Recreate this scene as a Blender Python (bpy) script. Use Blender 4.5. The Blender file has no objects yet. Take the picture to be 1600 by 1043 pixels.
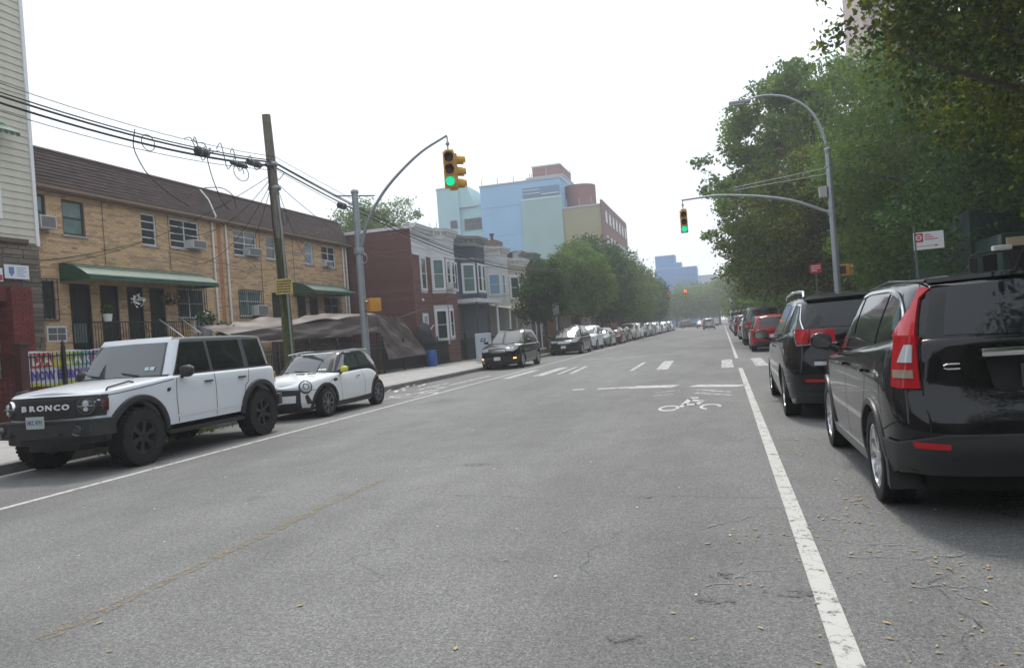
import bpy, bmesh, math, random
import numpy as np
from mathutils import Vector, Matrix, Euler
R = math.radians
SC = bpy.context.scene
COL = SC.collection
rnd = random.Random(7)
# ------------------------------------------------------------------ camera
cam_d = bpy.data.cameras.new('camera'); cam = bpy.data.objects.new('camera', cam_d); COL.objects.link(cam)
PSI = math.atan(329/1180.0); ROLL = R(4.2)
_F = Vector((-math.sin(PSI), math.cos(PSI), 0)); _Rt = Vector((math.cos(PSI), math.sin(PSI), 0)); _U = Vector((0, 0, 1))
# horizon rises to the right in the picture
_r = _Rt*math.cos(ROLL) - _U*math.sin(ROLL); _u = _Rt*math.sin(ROLL) + _U*math.cos(ROLL)
cam.matrix_world = Matrix(((_r.x, _u.x, -_F.x, 0), (_r.y, _u.y, -_F.y, 0), (_r.z, _u.z, -_F.z, 1.5), (0, 0, 0, 1)))
cam_d.sensor_width = 36; cam_d.sensor_fit = 'HORIZONTAL'; cam_d.lens = 36*1180/1600.0
cam_d.clip_start = 0.05; cam_d.clip_end = 3000
SC.camera = cam
SC.render.resolution_x = 1024; SC.render.resolution_y = 667
# ------------------------------------------------------------------ world, sun, exposure
SUN_EL, SUN_AZ = R(56), R(-12)          # azimuth measured from +Y towards +X
W = bpy.data.worlds.new('World'); SC.world = W; W.use_nodes = True
nt = W.node_tree; nt.nodes.clear()
out = nt.nodes.new('ShaderNodeOutputWorld'); bg = nt.nodes.new('ShaderNodeBackground')
sky = nt.nodes.new('ShaderNodeTexSky'); sky.sky_type = 'NISHITA'; sky.sun_disc = False
sky.sun_elevation = SUN_EL; sky.sun_rotation = SUN_AZ; sky.dust_density = 6; sky.air_density = 1.5
mx = nt.nodes.new('ShaderNodeMix'); mx.data_type = 'RGBA'; mx.inputs[0].default_value = 0.85
mx.inputs[7].default_value = (10.7, 11.5, 12.5, 1)
nt.links.new(sky.outputs[0], mx.inputs[6]); nt.links.new(mx.outputs[2], bg.inputs[0]); bg.inputs[1].default_value = 0.1
nt.links.new(bg.outputs[0], out.inputs[0])
sd = bpy.data.lights.new('sun', 'SUN'); sun = bpy.data.objects.new('sun', sd); COL.objects.link(sun)
sd.energy = 2.1; sd.angle = R(9); sd.color = (1, .95, .88)
_d = Vector((math.sin(SUN_AZ)*math.cos(SUN_EL), math.cos(SUN_AZ)*math.cos(SUN_EL), math.sin(SUN_EL)))
sun.rotation_euler = _d.to_track_quat('Z', 'Y').to_euler()
SC.view_settings.view_transform = 'Standard'; SC.view_settings.look = 'None'
SC.view_settings.exposure = 0.30; SC.view_settings.gamma = 1; SC.view_settings.use_curve_mapping = False
SC.cycles.volume_bounces = 0; SC.cycles.max_bounces = 6; SC.cycles.transparent_max_bounces = 8
# ------------------------------------------------------------------ materials
MATS = {}
def mat(name, col, rough=.6, metal=0, coat=0, var=0, vscale=3, bump=0, bscale=40, emit=None, ior=None, stretch=None, objc=True):
    if name in MATS: return MATS[name]
    m = bpy.data.materials.new(name); m.use_nodes = True; n = m.node_tree.nodes; l = m.node_tree.links
    b = n['Principled BSDF']
    c = (*col, 1) if len(col) == 3 else col
    b.inputs['Base Color'].default_value = c; b.inputs['Roughness'].default_value = rough; b.inputs['Metallic'].default_value = metal
    if coat: b.inputs['Specular IOR Level'].default_value = .06; b.inputs['Coat Weight'].default_value = coat*.75; b.inputs['Coat Roughness'].default_value = .04
    if ior: b.inputs['IOR'].default_value = ior
    if emit: b.inputs['Emission Color'].default_value = (*emit[0], 1); b.inputs['Emission Strength'].default_value = emit[1]
    if var or bump:
        tc = n.new('ShaderNodeTexCoord'); mp = n.new('ShaderNodeMapping'); l.new(tc.outputs['Object'], mp.inputs[0])
        if stretch: mp.inputs['Scale'].default_value = stretch
    if var:
        nz = n.new('ShaderNodeTexNoise'); nz.inputs['Scale'].default_value = vscale; nz.inputs['Detail'].default_value = 6; nz.inputs['Roughness'].default_value = .65
        l.new(mp.outputs[0], nz.inputs[0])
        rp = n.new('ShaderNodeValToRGB'); rp.color_ramp.elements[0].position = .3; rp.color_ramp.elements[1].position = .7
        rp.color_ramp.elements[0].color = (*[x*(1-var) for x in c[:3]], 1); rp.color_ramp.elements[1].color = (*[min(1, x*(1+var)) for x in c[:3]], 1)
        l.new(nz.outputs[0], rp.inputs[0]); l.new(rp.outputs[0], b.inputs['Base Color'])
    if bump:
        nb = n.new('ShaderNodeTexNoise'); nb.inputs['Scale'].default_value = bscale; nb.inputs['Detail'].default_value = 4
        l.new(mp.outputs[0], nb.inputs[0]); bp = n.new('ShaderNodeBump'); bp.inputs['Strength'].default_value = bump; bp.inputs['Distance'].default_value = .01
        l.new(nb.outputs[0], bp.inputs['Height']); l.new(bp.outputs[0], b.inputs['Normal'])
    MATS[name] = m; return m
def nodes_of(m): return m.node_tree.nodes, m.node_tree.links
def asphalt_mat():
    m = mat('asphalt', (.16, .16, .162), .85); n, l = nodes_of(m); b = n['Principled BSDF']
    tc = n.new('ShaderNodeTexCoord')
    def noise(s, d=5, r=.6, sc=None):
        z = n.new('ShaderNodeTexNoise'); z.inputs['Scale'].default_value = s; z.inputs['Detail'].default_value = d; z.inputs['Roughness'].default_value = r
        if sc:
            mp = n.new('ShaderNodeMapping'); mp.inputs['Scale'].default_value = sc; l.new(tc.outputs['Object'], mp.inputs[0]); l.new(mp.outputs[0], z.inputs[0])
        else: l.new(tc.outputs['Object'], z.inputs[0])
        return z.outputs[0]
    def mul(a, bb, k):
        x = n.new('ShaderNodeMath'); x.operation = k
        for i, v in enumerate((a, bb)):
            if isinstance(v, (int, float)): x.inputs[i].default_value = v
            else: l.new(v, x.inputs[i])
        return x.outputs[0]
    def rng(a, f0, f1, t0, t1):
        x = n.new('ShaderNodeMapRange'); l.new(a, x.inputs[0])
        for i, v in enumerate((f0, f1, t0, t1)): x.inputs[i+1].default_value = v
        return x.outputs[0]
    big = rng(noise(.35, 6, .7, (1, .3, 1)), .38, .62, .78, 1.12)      # long worn wheel tracks
    mid = rng(noise(1.7, 6, .7), .3, .7, .9, 1.1)
    fine = mul(mul(rng(noise(24, 3, .7), .36, .64, .80, 1.20), rng(noise(60, 3, .75), .36, .64, .60, 1.46), 'MULTIPLY'), rng(noise(150, 2, .7), .35, .65, .72, 1.3), 'MULTIPLY')
    vo = n.new('ShaderNodeTexVoronoi'); vo.inputs['Scale'].default_value = 62; l.new(tc.outputs['Object'], vo.inputs[0])
    agg = rng(vo.outputs['Distance'], .0, .24, 2.6, 1.0)
    v = mul(mul(mul(big, mid, 'MULTIPLY'), fine, 'MULTIPLY'), agg, 'MULTIPLY')
    vc = n.new('ShaderNodeTexVoronoi'); vc.feature = 'DISTANCE_TO_EDGE'; vc.inputs['Scale'].default_value = .33
    wn = n.new('ShaderNodeTexNoise'); wn.inputs['Scale'].default_value = 1.3; wn.inputs['Detail'].default_value = 6; l.new(tc.outputs['Object'], wn.inputs[0])
    ad = n.new('ShaderNodeVectorMath'); ad.operation = 'MULTIPLY_ADD'; l.new(wn.outputs[1], ad.inputs[0]); ad.inputs[1].default_value = (1.6, 1.6, 0); l.new(tc.outputs['Object'], ad.inputs[2])
    l.new(ad.outputs[0], vc.inputs[0])
    crack = rng(vc.outputs[0], .001, .006, .74, 1.0)
    msk = rng(noise(.5, 3, .5), .52, .6, 0, 1)
    cr = n.new('ShaderNodeMix'); cr.data_type = 'FLOAT'; l.new(msk, cr.inputs[0]); cr.inputs[2].default_value = 1; l.new(crack, cr.inputs[3])
    v = mul(v, cr.outputs[0], 'MULTIPLY')
    stain = rng(noise(.9, 3, .5, (1, 1.4, 1)), .66, .78, 1.0, .72)
    v = mul(v, stain, 'MULTIPLY')
    cm = n.new('ShaderNodeVectorMath'); cm.operation = 'SCALE'; cm.inputs[0].default_value = (.157, .156, .152); l.new(v, cm.inputs['Scale'])
    l.new(cm.outputs[0], b.inputs['Base Color'])
    bp = n.new('ShaderNodeBump'); bp.inputs['Strength'].default_value = .5; bp.inputs['Distance'].default_value = .006
    l.new(noise(150, 4, .7), bp.inputs['Height']); l.new(bp.outputs[0], b.inputs['Normal'])
    return m
def paint_mat(name, col, wear=.45, wscale=9, cracks=False):
    """road paint, worn away in places to nothing (alpha by noise)"""
    m = mat(name, col, .75); n, l = nodes_of(m); b = n['Principled BSDF']
    tc = n.new('ShaderNodeTexCoord'); z = n.new('ShaderNodeTexNoise'); z.inputs['Scale'].default_value = wscale; z.inputs['Detail'].default_value = 9; z.inputs['Roughness'].default_value = .8
    l.new(tc.outputs['Object'], z.inputs[0])
    r = n.new('ShaderNodeMapRange'); l.new(z.outputs[0], r.inputs[0]); r.inputs[1].default_value = wear-.06; r.inputs[2].default_value = wear+.05
    o = r.outputs[0]
    if cracks:
        vc = n.new('ShaderNodeTexVoronoi'); vc.feature = 'DISTANCE_TO_EDGE'; vc.inputs['Scale'].default_value = 7
        z2 = n.new('ShaderNodeTexNoise'); z2.inputs['Scale'].default_value = 6; z2.inputs['Detail'].default_value = 4; l.new(tc.outputs['Object'], z2.inputs[0])
        ad = n.new('ShaderNodeVectorMath'); ad.operation = 'MULTIPLY_ADD'; l.new(z2.outputs[1], ad.inputs[0]); ad.inputs[1].default_value = (.25, .25, 0); l.new(tc.outputs['Object'], ad.inputs[2])
        l.new(ad.outputs[0], vc.inputs[0])
        r2 = n.new('ShaderNodeMapRange'); l.new(vc.outputs[0], r2.inputs[0]); r2.inputs[1].default_value = .002; r2.inputs[2].default_value = .012; r2.inputs[3].default_value = .45
        mm = n.new('ShaderNodeMath'); mm.operation = 'MULTIPLY'; l.new(o, mm.inputs[0]); l.new(r2.outputs[0], mm.inputs[1]); o = mm.outputs[0]
    l.new(o, b.inputs['Alpha'])
    return m
def tint_mat(name, stops, rough=.85, bump=.3, bscale=60, transl=0, attr='tint'):
    """colour picked per face from a ramp by the stored attribute (each brick, board or leaf its own shade)"""
    m = mat(name, stops[0][1], rough); n, l = nodes_of(m); b = n['Principled BSDF']
    at = n.new('ShaderNodeAttribute'); at.attribute_name = attr
    rp = n.new('ShaderNodeValToRGB'); e = rp.color_ramp.elements
    e[0].position = stops[0][0]; e[0].color = (*stops[0][1], 1); e[1].position = stops[-1][0]; e[1].color = (*stops[-1][1], 1)
    for p, c in stops[1:-1]: q = e.new(p); q.color = (*c, 1)
    l.new(at.outputs['Fac'], rp.inputs[0])
    tc = n.new('ShaderNodeTexCoord'); z = n.new('ShaderNodeTexNoise'); z.inputs['Scale'].default_value = bscale; z.inputs['Detail'].default_value = 5; l.new(tc.outputs['Object'], z.inputs[0])
    if transl:
        b.inputs['Specular IOR Level'].default_value = .18
        l.new(rp.outputs[0], b.inputs['Base Color'])
        o = n['Material Output']; tr = n.new('ShaderNodeBsdfTranslucent'); ms = n.new('ShaderNodeMixShader'); ms.inputs[0].default_value = transl
        hs = n.new('ShaderNodeHueSaturation'); hs.inputs['Value'].default_value = 1.7; hs.inputs['Saturation'].default_value = 1.1; l.new(rp.outputs[0], hs.inputs['Color']); l.new(hs.outputs[0], tr.inputs[0])
        l.new(b.outputs[0], ms.inputs[1]); l.new(tr.outputs[0], ms.inputs[2]); l.new(ms.outputs[0], o.inputs[0])
    else:
        r = n.new('ShaderNodeMapRange'); l.new(z.outputs[0], r.inputs[0]); r.inputs[1].default_value = .3; r.inputs[2].default_value = .7; r.inputs[3].default_value = .8; r.inputs[4].default_value = 1.15
        s = n.new('ShaderNodeVectorMath'); s.operation = 'SCALE'; l.new(rp.outputs[0], s.inputs[0]); l.new(r.outputs[0], s.inputs['Scale']); l.new(s.outputs[0], b.inputs['Base Color'])
        bp = n.new('ShaderNodeBump'); bp.inputs['Strength'].default_value = bump; bp.inputs['Distance'].default_value = .004; l.new(z.outputs[0], bp.inputs['Height']); l.new(bp.outputs[0], b.inputs['Normal'])
    return m
# common
GALV = mat('galvanised_steel', (.33, .36, .39), .45, .6, var=.12, vscale=6)
BLACKP = mat('black_plastic', (.025, .025, .027), .55, bump=.15, bscale=200)
RUBBER = mat('tyre_rubber', (.012, .012, .013), .9, bump=.3, bscale=90)
CHROME = mat('chrome', (.75, .76, .78), .12, 1)
ALLOY = mat('alloy', (.5, .51, .53), .28, .9)
DALLOY = mat('dark_alloy', (.04, .04, .043), .4, .5)
mat('brake_metal', (.09, .09, .095), .5, .7)
GLASSD = mat('tinted_glass', (.012, .014, .016), .04, 0, ior=1.65)
GLASSL = mat('windscreen_glass', (.035, .045, .05), .03, 0, ior=2.0)
REDL = mat('red_lens', (.42, .012, .018), .12, coat=1)
CLEARL = mat('clear_lens', (.55, .58, .6), .1, .2, coat=1)
AMBER = mat('amber_lamp_lit', (.9, .4, .08), .3, emit=((1, .45, .1), 2.2))
BLACKM = mat('black_iron', (.018, .018, .02), .5, bump=.1)
WHITEP = mat('white_paint_trim', (.72, .73, .74), .5, var=.06, vscale=8)
DARKV = mat('dark_void', (.012, .012, .013), .9)
WPLATE = mat('plate_white', (.62, .66, .68), .5)
PTEXT = mat('plate_text', (.05, .08, .22), .5)
# ------------------------------------------------------------------ mesh helpers
def link(o, parent=None):
    COL.objects.link(o)
    if parent is not None: o.parent = parent
    return o
def tag(o, label=None, cat=None, group=None, kind=None):
    if label: o['label'] = label
    if cat: o['category'] = cat
    if group: o['group'] = group
    if kind: o['kind'] = kind
    return o
def thing(name, label, cat, loc=(0, 0, 0), rotz=0, group=None):
    o = bpy.data.objects.new(name, None); COL.objects.link(o); o.empty_display_size = .2
    o.location = loc; o.rotation_euler = (0, 0, rotz)
    return tag(o, label, cat, group)
def smooth_mesh(me, ang=40):
    me.shade_smooth() if hasattr(me, 'shade_smooth') else None
    try: me.set_sharp_from_angle(angle=R(ang))
    except Exception: pass
class MB:
    def __init__(s): s.v = []; s.f = []; s.t = []
    def add(s, vs, fs, tint=None):
        k = len(s.v); s.v += [tuple(p) for p in vs]; s.f += [tuple(i+k for i in f) for f in fs]
        s.t += [rnd.random() if tint is None else tint]*len(fs)
        return s
    def box(s, x0, x1, y0, y1, z0, z1, M=None, tint=None):
        vs = [(x, y, z) for z in (z0, z1) for y in (y0, y1) for x in (x0, x1)]
        if M is not None: vs = [M @ Vector(p) for p in vs]
        return s.add(vs, [(0, 2, 3, 1), (4, 5, 7, 6), (0, 1, 5, 4), (2, 6, 7, 3), (0, 4, 6, 2), (1, 3, 7, 5)], tint)
    def bbox(s, x0, x1, y0, y1, z0, z1, b=.01, M=None):
        """box with chamfered edges"""
        bm = bmesh.new(); bmesh.ops.create_cube(bm, size=1)
        for v in bm.verts: v.co = Vector((x0+(v.co.x+.5)*(x1-x0), y0+(v.co.y+.5)*(y1-y0), z0+(v.co.z+.5)*(z1-z0)))
        bmesh.ops.bevel(bm, geom=bm.edges[:], offset=b, segments=2, affect='EDGES', profile=.6)
        bm.verts.index_update()
        vs = [(M @ v.co if M is not None else v.co.copy()) for v in bm.verts]; fs = [[v.index for v in f.verts] for f in bm.faces]; bm.free()
        return s.add(vs, fs)
    def tube(s, pts, r, n=8, cap=True):
        pts = [Vector(p) for p in pts]; rs = r if hasattr(r, '__len__') else [r]*len(pts)
        vs = []; fs = []; up = Vector((0, 0, 1)); prev = None
        for i, p in enumerate(pts):
            d = (pts[min(i+1, len(pts)-1)] - pts[max(i-1, 0)])
            d = d.normalized() if d.length > 1e-9 else Vector((0, 0, 1))
            a = prev if prev is not None else (up if abs(d.z) < .9 else Vector((1, 0, 0)))
            a = (a - d*a.dot(d)); a = a.normalized() if a.length > 1e-6 else d.orthogonal().normalized(); prev = a; b = d.cross(a)
            for k in range(n):
                t = 2*math.pi*k/n; vs.append(p + (a*math.cos(t)+b*math.sin(t))*rs[i])
        for i in range(len(pts)-1):
            for k in range(n): fs.append((i*n+k, i*n+(k+1) % n, (i+1)*n+(k+1) % n, (i+1)*n+k))
        if cap: fs.append(tuple(range(n-1, -1, -1))); fs.append(tuple((len(pts)-1)*n+k for k in range(n)))
        return s.add(vs, fs)
    def lathe(s, prof, n=32, axis='y', o=(0, 0, 0), M=None):
        """prof: (radius, along axis)"""
        vs = []; fs = []
        for r, h in prof:
            for k in range(n):
                t = 2*math.pi*k/n; c, q = r*math.cos(t), r*math.sin(t)
                p = {'y': (c, h, q), 'z': (c, q, h), 'x': (h, c, q)}[axis]; p = Vector((p[0]+o[0], p[1]+o[1], p[2]+o[2]))
                vs.append(M @ p if M is not None else p)
        for i in range(len(prof)-1):
            for k in range(n): fs.append((i*n+k, i*n+(k+1) % n, (i+1)*n+(k+1) % n, (i+1)*n+k))
        return s.add(vs, fs)
    def prism(s, poly, h0, h1, plane='xy', M=None):
        def P(a, b, h): return {'xy': (a, b, h), 'xz': (a, h, b), 'yz': (h, a, b)}[plane]
        n = len(poly); vs = [P(a, b, h0) for a, b in poly]+[P(a, b, h1) for a, b in poly]
        if M is not None: vs = [M @ Vector(p) for p in vs]
        fs = [tuple(range(n-1, -1, -1)), tuple(range(n, 2*n))]+[(i, (i+1) % n, n+(i+1) % n, n+i) for i in range(n)]
        return s.add(vs, fs)
    def grid(s, pts, nu, nv):
        return s.add(pts, [(i*nv+j, i*nv+j+1, (i+1)*nv+j+1, (i+1)*nv+j) for i in range(nu-1) for j in range(nv-1)])
    def mesh(s, name, m, smooth=False, tint=False, fix=True):
        me = bpy.data.meshes.new(name); me.from_pydata(s.v, [], s.f)
        for x in (m if isinstance(m, (list, tuple)) else [m]): me.materials.append(x)
        if fix:
            bm = bmesh.new(); bm.from_mesh(me); bmesh.ops.recalc_face_normals(bm, faces=bm.faces[:]); bm.to_mesh(me); bm.free()
        if tint:
            a = me.attributes.new('tint', 'FLOAT', 'FACE'); a.data.foreach_set('value', s.t)
        if smooth: smooth_mesh(me, smooth if smooth is not True else 40)
        me.update(); return me
    def build(s, name, m, parent=None, smooth=False, tint=False, fix=True):
        return link(bpy.data.objects.new(name, s.mesh(name, m, smooth, tint, fix)), parent)
def copy_tree(o, parent=None):
    c = o.copy(); COL.objects.link(c); c.parent = parent
    for k in ('label',):
        pass
    for ch in o.children: copy_tree(ch, c)
    return c
def text_obj(s, size, name, m, parent, M, ext=.003, xs=1, bold=0):
    cu = bpy.data.curves.new('t', 'FONT'); cu.body = s; cu.size = size; cu.align_x = 'CENTER'; cu.align_y = 'CENTER'; cu.extrude = ext; cu.resolution_u = 2; cu.offset = bold
    t = bpy.data.objects.new('t', cu); COL.objects.link(t)
    dg = bpy.context.evaluated_depsgraph_get(); me = bpy.data.meshes.new_from_object(t.evaluated_get(dg)); bpy.data.objects.remove(t); bpy.data.curves.remove(cu)
    me.transform(M @ Matrix.Diagonal((xs, 1, 1, 1))); me.materials.clear(); me.materials.append(m); me.name = name
    o = bpy.data.objects.new(name, me); return link(o, parent)
def face_M(loc, nrm, up=(0, 0, 1)):
    """matrix whose local x,y lie on a surface with outward normal nrm"""
    n = Vector(nrm).normalized(); u = Vector(up); u = (u-n*u.dot(n)).normalized(); x = u.cross(n)
    return Matrix(((x.x, u.x, n.x, loc[0]), (x.y, u.y, n.y, loc[1]), (x.z, u.z, n.z, loc[2]), (0, 0, 0, 1)))
def curve(pts):
    """monotone cubic through the points"""
    xs = np.array([p[0] for p in pts], float); ys = np.array([p[1] for p in pts], float)
    if len(xs) == 1: return lambda x: float(ys[0])
    d = np.diff(ys)/np.diff(xs); m = np.zeros(len(xs)); m[0] = d[0]; m[-1] = d[-1]
    for i in range(1, len(xs)-1): m[i] = 0 if d[i-1]*d[i] <= 0 else 2*d[i-1]*d[i]/(d[i-1]+d[i])
    def f(x):
        x = min(max(x, xs[0]), xs[-1]); i = min(max(int(np.searchsorted(xs, x))-1, 0), len(xs)-2)
        h = xs[i+1]-xs[i]; t = (x-xs[i])/h
        return float((2*t**3-3*t*t+1)*ys[i]+(t**3-2*t*t+t)*h*m[i]+(-2*t**3+3*t*t)*ys[i+1]+(t**3-t*t)*h*m[i+1])
    return f
# ------------------------------------------------------------------ cars
class Hull:
    """closed body shell: at height z the plan outline is a superellipse with its own front, rear and half width"""
    def __init__(s, xf, xr, w, nf, mf, nr, mr, xc=0.0):
        s.xf = curve(xf); s.xr = curve(xr); s.w = curve(w); s.nf, s.mf, s.nr, s.mr, s.xc = nf, mf, nr, mr, xc
        zr = w[len(w)//2][0]; s.zr = zr
        us = []
        for sg, n, m in ((-1, nr, mr), (1, nf, mf)):
            a = [i/200*.97 for i in range(201)]
            ys = [i/200 for i in range(0, 200)]
            a += [(1-y**m)**(1/n) for y in ys]
            a = sorted(set(a)); us += [sg*q for q in a]
        us = sorted(set(us)); P = [s.uv(u, zr) for u in us]
        t = [0]
        for i in range(1, len(us)): t.append(t[-1]+math.hypot(P[i][0]-P[i-1][0], P[i][1]-P[i-1][1]))
        s.us = np.array(us); s.ts = np.array(t); s.T = t[-1]
    def uv(s, u, z):
        if u >= 0: L = s.xf(z)-s.xc; n, m = s.nf, s.mf
        else: L = s.xc-s.xr(z); n, m = s.nr, s.mr
        return s.xc+u*L, s.w(z)*max(0, 1-abs(u)**n)**(1/m)
    def pt(s, t, z, inset=0):
        sg = 1
        if t < 0: t = -t; sg = -1
        if t > s.T: t = 2*s.T-t; sg = -sg
        u = float(np.interp(t, s.ts, s.us)); x, y = s.uv(u, z)
        if inset:
            y = y*(1-inset/s.w(z)); x = s.xc+(x-s.xc)*(1-inset/max(.3, abs((s.xf(z) if u >= 0 else s.xr(z))-s.xc)))
        return Vector((x, sg*y, z))
    def nrm(s, t, z):
        a = s.pt(t+.01, z)-s.pt(t-.01, z); b = s.pt(t, z+.01)-s.pt(t, z-.01)
        n = b.cross(a)
        return n.normalized() if n.length > 1e-9 else Vector((1, 0, 0))
    def tx(s, x, z):
        L = (s.xf(z)-s.xc) if x >= s.xc else (s.xc-s.xr(z)); return float(np.interp(max(-1, min(1, (x-s.xc)/L)), s.us, s.ts))
    def tf(s, y, z):
        u = max(0, 1-min(1, abs(y)/s.w(z))**s.mf)**(1/s.nf); t = float(np.interp(u, s.us, s.ts)); return t if y >= 0 else 2*s.T-t
    def trr(s, y, z):
        u = -max(0, 1-min(1, abs(y)/s.w(z))**s.mr)**(1/s.nr); t = float(np.interp(u, s.us, s.ts)); return t if y >= 0 else -t
    def T_(s, p):
        k, v, z = p; return {'s': s.tx, 'f': s.tf, 'r': s.trr}[k](v, z)
def hull_mesh(h, zb, zt, crown, fil, name, m, parent, dt=.05, rows=9, arches=(), lip=.2, ncap=9, dense=None):
    ts = list(np.arange(0, h.T, dt))+[h.T]
    for ax, ar in arches:
        c = [ax+ar*math.cos(a) for a in np.linspace(0, math.pi, 25)]
        c += [ax+ar+.004, ax-ar-.004]
        t0, t1 = h.tx(ax-ar-.01, .5), h.tx(ax+ar+.01, .5)
        ts = [t for t in ts if not t0 < t < t1]+[h.tx(x, .5) for x in c]
    ts = sorted(ts); mb = MB(); n = len(ts)
    fr = [i/(rows-1) for i in range(rows)]; fc = [0]+[fil*k for k in (.12, .3, .55, .85)]
    def col(t):
        zbot = .5
        x = h.pt(t, .5).x
        zbot = zb(x)
        for _ in range(2): x = h.pt(t, zbot).x; zbot = zb(x)
        ztop = 1.
        for _ in range(4): x2 = h.pt(t, ztop).x; ztop = zt(x2)
        zs = [zbot+(ztop-fil-zbot)*f for f in fr]+[ztop-fil+fil*math.sin(a) for a in (.35, .75, 1.1, 1.4)]
        ins = [0]*rows+[fil*(1-math.cos(a)) for a in (.35, .75, 1.1, 1.4)]
        return [h.pt(t, z, i) for z, i in zip(zs, ins)], zbot, ztop
    cols = [col(t) for t in ts]; nr = rows+4
    for sg in (1, -1):
        g = []
        for c, zbot, ztop in cols:
            low = c[0].copy(); inn = Vector((low.x*.985, max(0, low.y-lip), low.z)); up = Vector((inn.x, inn.y, inn.z+.12))
            g += [Vector((p.x, p.y*sg, p.z)) for p in [up, inn]+c]
        mb.grid(g, n, nr+2)
    g = []
    for c, zbot, ztop in cols:
        e = c[-1]
        for k in range(ncap):
            q = 1-2*k/(ncap-1); q = math.copysign(abs(q)**.75, q); cr = crown(e.x) if callable(crown) else crown
            g.append(Vector((e.x, e.y*q, ztop+cr*(1-q*q)*min(1, e.y/.4))) if 0 < k < ncap-1 else Vector((e.x, e.y*q, e.z)))
    mb.grid(g, n, ncap)
    me = mb.mesh(name, m, False, fix=False)
    bm = bmesh.new(); bm.from_mesh(me); bmesh.ops.remove_doubles(bm, verts=bm.verts[:], dist=.0008); bmesh.ops.recalc_face_normals(bm, faces=bm.faces[:]); bm.to_mesh(me); bm.free()
    smooth_mesh(me, 50)
    return link(bpy.data.objects.new(name, me), parent)
def patch(h, lo, hi, name, m, parent, off=.004, skirt=.02, rows=6, sub=4, zwarp=None, mb=None):
    """a panel lying on the shell between two polylines given as (face, coordinate, height)"""
    L = [(h.T_(p), p[2]) for p in lo]; H = [(h.T_(p), p[2]) for p in hi]
    def den(a):
        o = []
        for i in range(len(a)-1):
            for k in range(sub): f = k/sub; o.append((a[i][0]*(1-f)+a[i+1][0]*f, a[i][1]*(1-f)+a[i+1][1]*f))
        return o+[a[-1]]
    L, H = den(L), den(H); nu = len(L); own = mb is None
    if own: mb = MB()
    g = []
    for i in range(nu):
        for j in range(rows):
            f = j/(rows-1); t = L[i][0]*(1-f)+H[i][0]*f; z = L[i][1]*(1-f)+H[i][1]*f; g.append((t, z))
    P = [h.pt(t, z) + h.nrm(t, z)*off for t, z in g]
    mb.grid(P, nu, rows)
    if skirt:
        b = [i*rows for i in range(nu)]+[(nu-1)*rows+j for j in range(1, rows)]+[i*rows+rows-1 for i in range(nu-2, -1, -1)]+[j for j in range(rows-2, 0, -1)]
        q = [P[i] for i in b]; r = [h.pt(*g[i])+h.nrm(*g[i])*(off-skirt) for i in b]; k = len(b)
        mb.add(q+r, [(i, (i+1) % k, k+(i+1) % k, k+i) for i in range(k)])
    if own: return mb.build(name, m, parent, smooth=35)
def ribbon(h, pts, w, name, m, parent, off=.003, mb=None):
    own = mb is None; mb = mb or MB()
    Q = [(h.T_(p), p[2]) for p in pts]; D = []
    for i in range(len(Q)-1):
        for k in range(6): f = k/6; D.append((Q[i][0]*(1-f)+Q[i+1][0]*f, Q[i][1]*(1-f)+Q[i+1][1]*f))
    D.append(Q[-1]); g = []
    for i, (t, z) in enumerate(D):
        a = D[max(0, i-1)]; b = D[min(len(D)-1, i+1)]; dx, dz = b[0]-a[0], b[1]-a[1]; l = math.hypot(dx, dz) or 1
        for s in (-1, 1):
            tt, zz = t-dz/l*w/2*s, z+dx/l*w/2*s; g.append(h.pt(tt, zz)+h.nrm(tt, zz)*off)
    mb.grid(g, len(D), 2)
    if own: return mb.build(name, m, parent, smooth=True)
def disc_on(h, p, r, name, m, parent, off=.01, dome=.02, ring=None, n=28):
    """round lamp sitting on the shell, facing outwards"""
    t, z = h.T_(p), p[2]; M = face_M(h.pt(t, z)+h.nrm(t, z)*off, h.nrm(t, z))
    mb = MB(); mb.lathe([(r*math.cos(a), dome*math.sin(a)) for a in (-.3, 0, .3, .6, .9, 1.2, 1.5)], n, 'z', M=M); o = mb.build(name, m, parent, smooth=True)
    if ring:
        mb = MB(); mb.lathe([(r*1.0, -.03), (r*1.0, .014), (r*1.13, .014), (r*1.16, -.03)], n, 'z', M=M); mb.build('lamp_ring', ring, o, smooth=True)
    return o
WHEELS = {}
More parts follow.
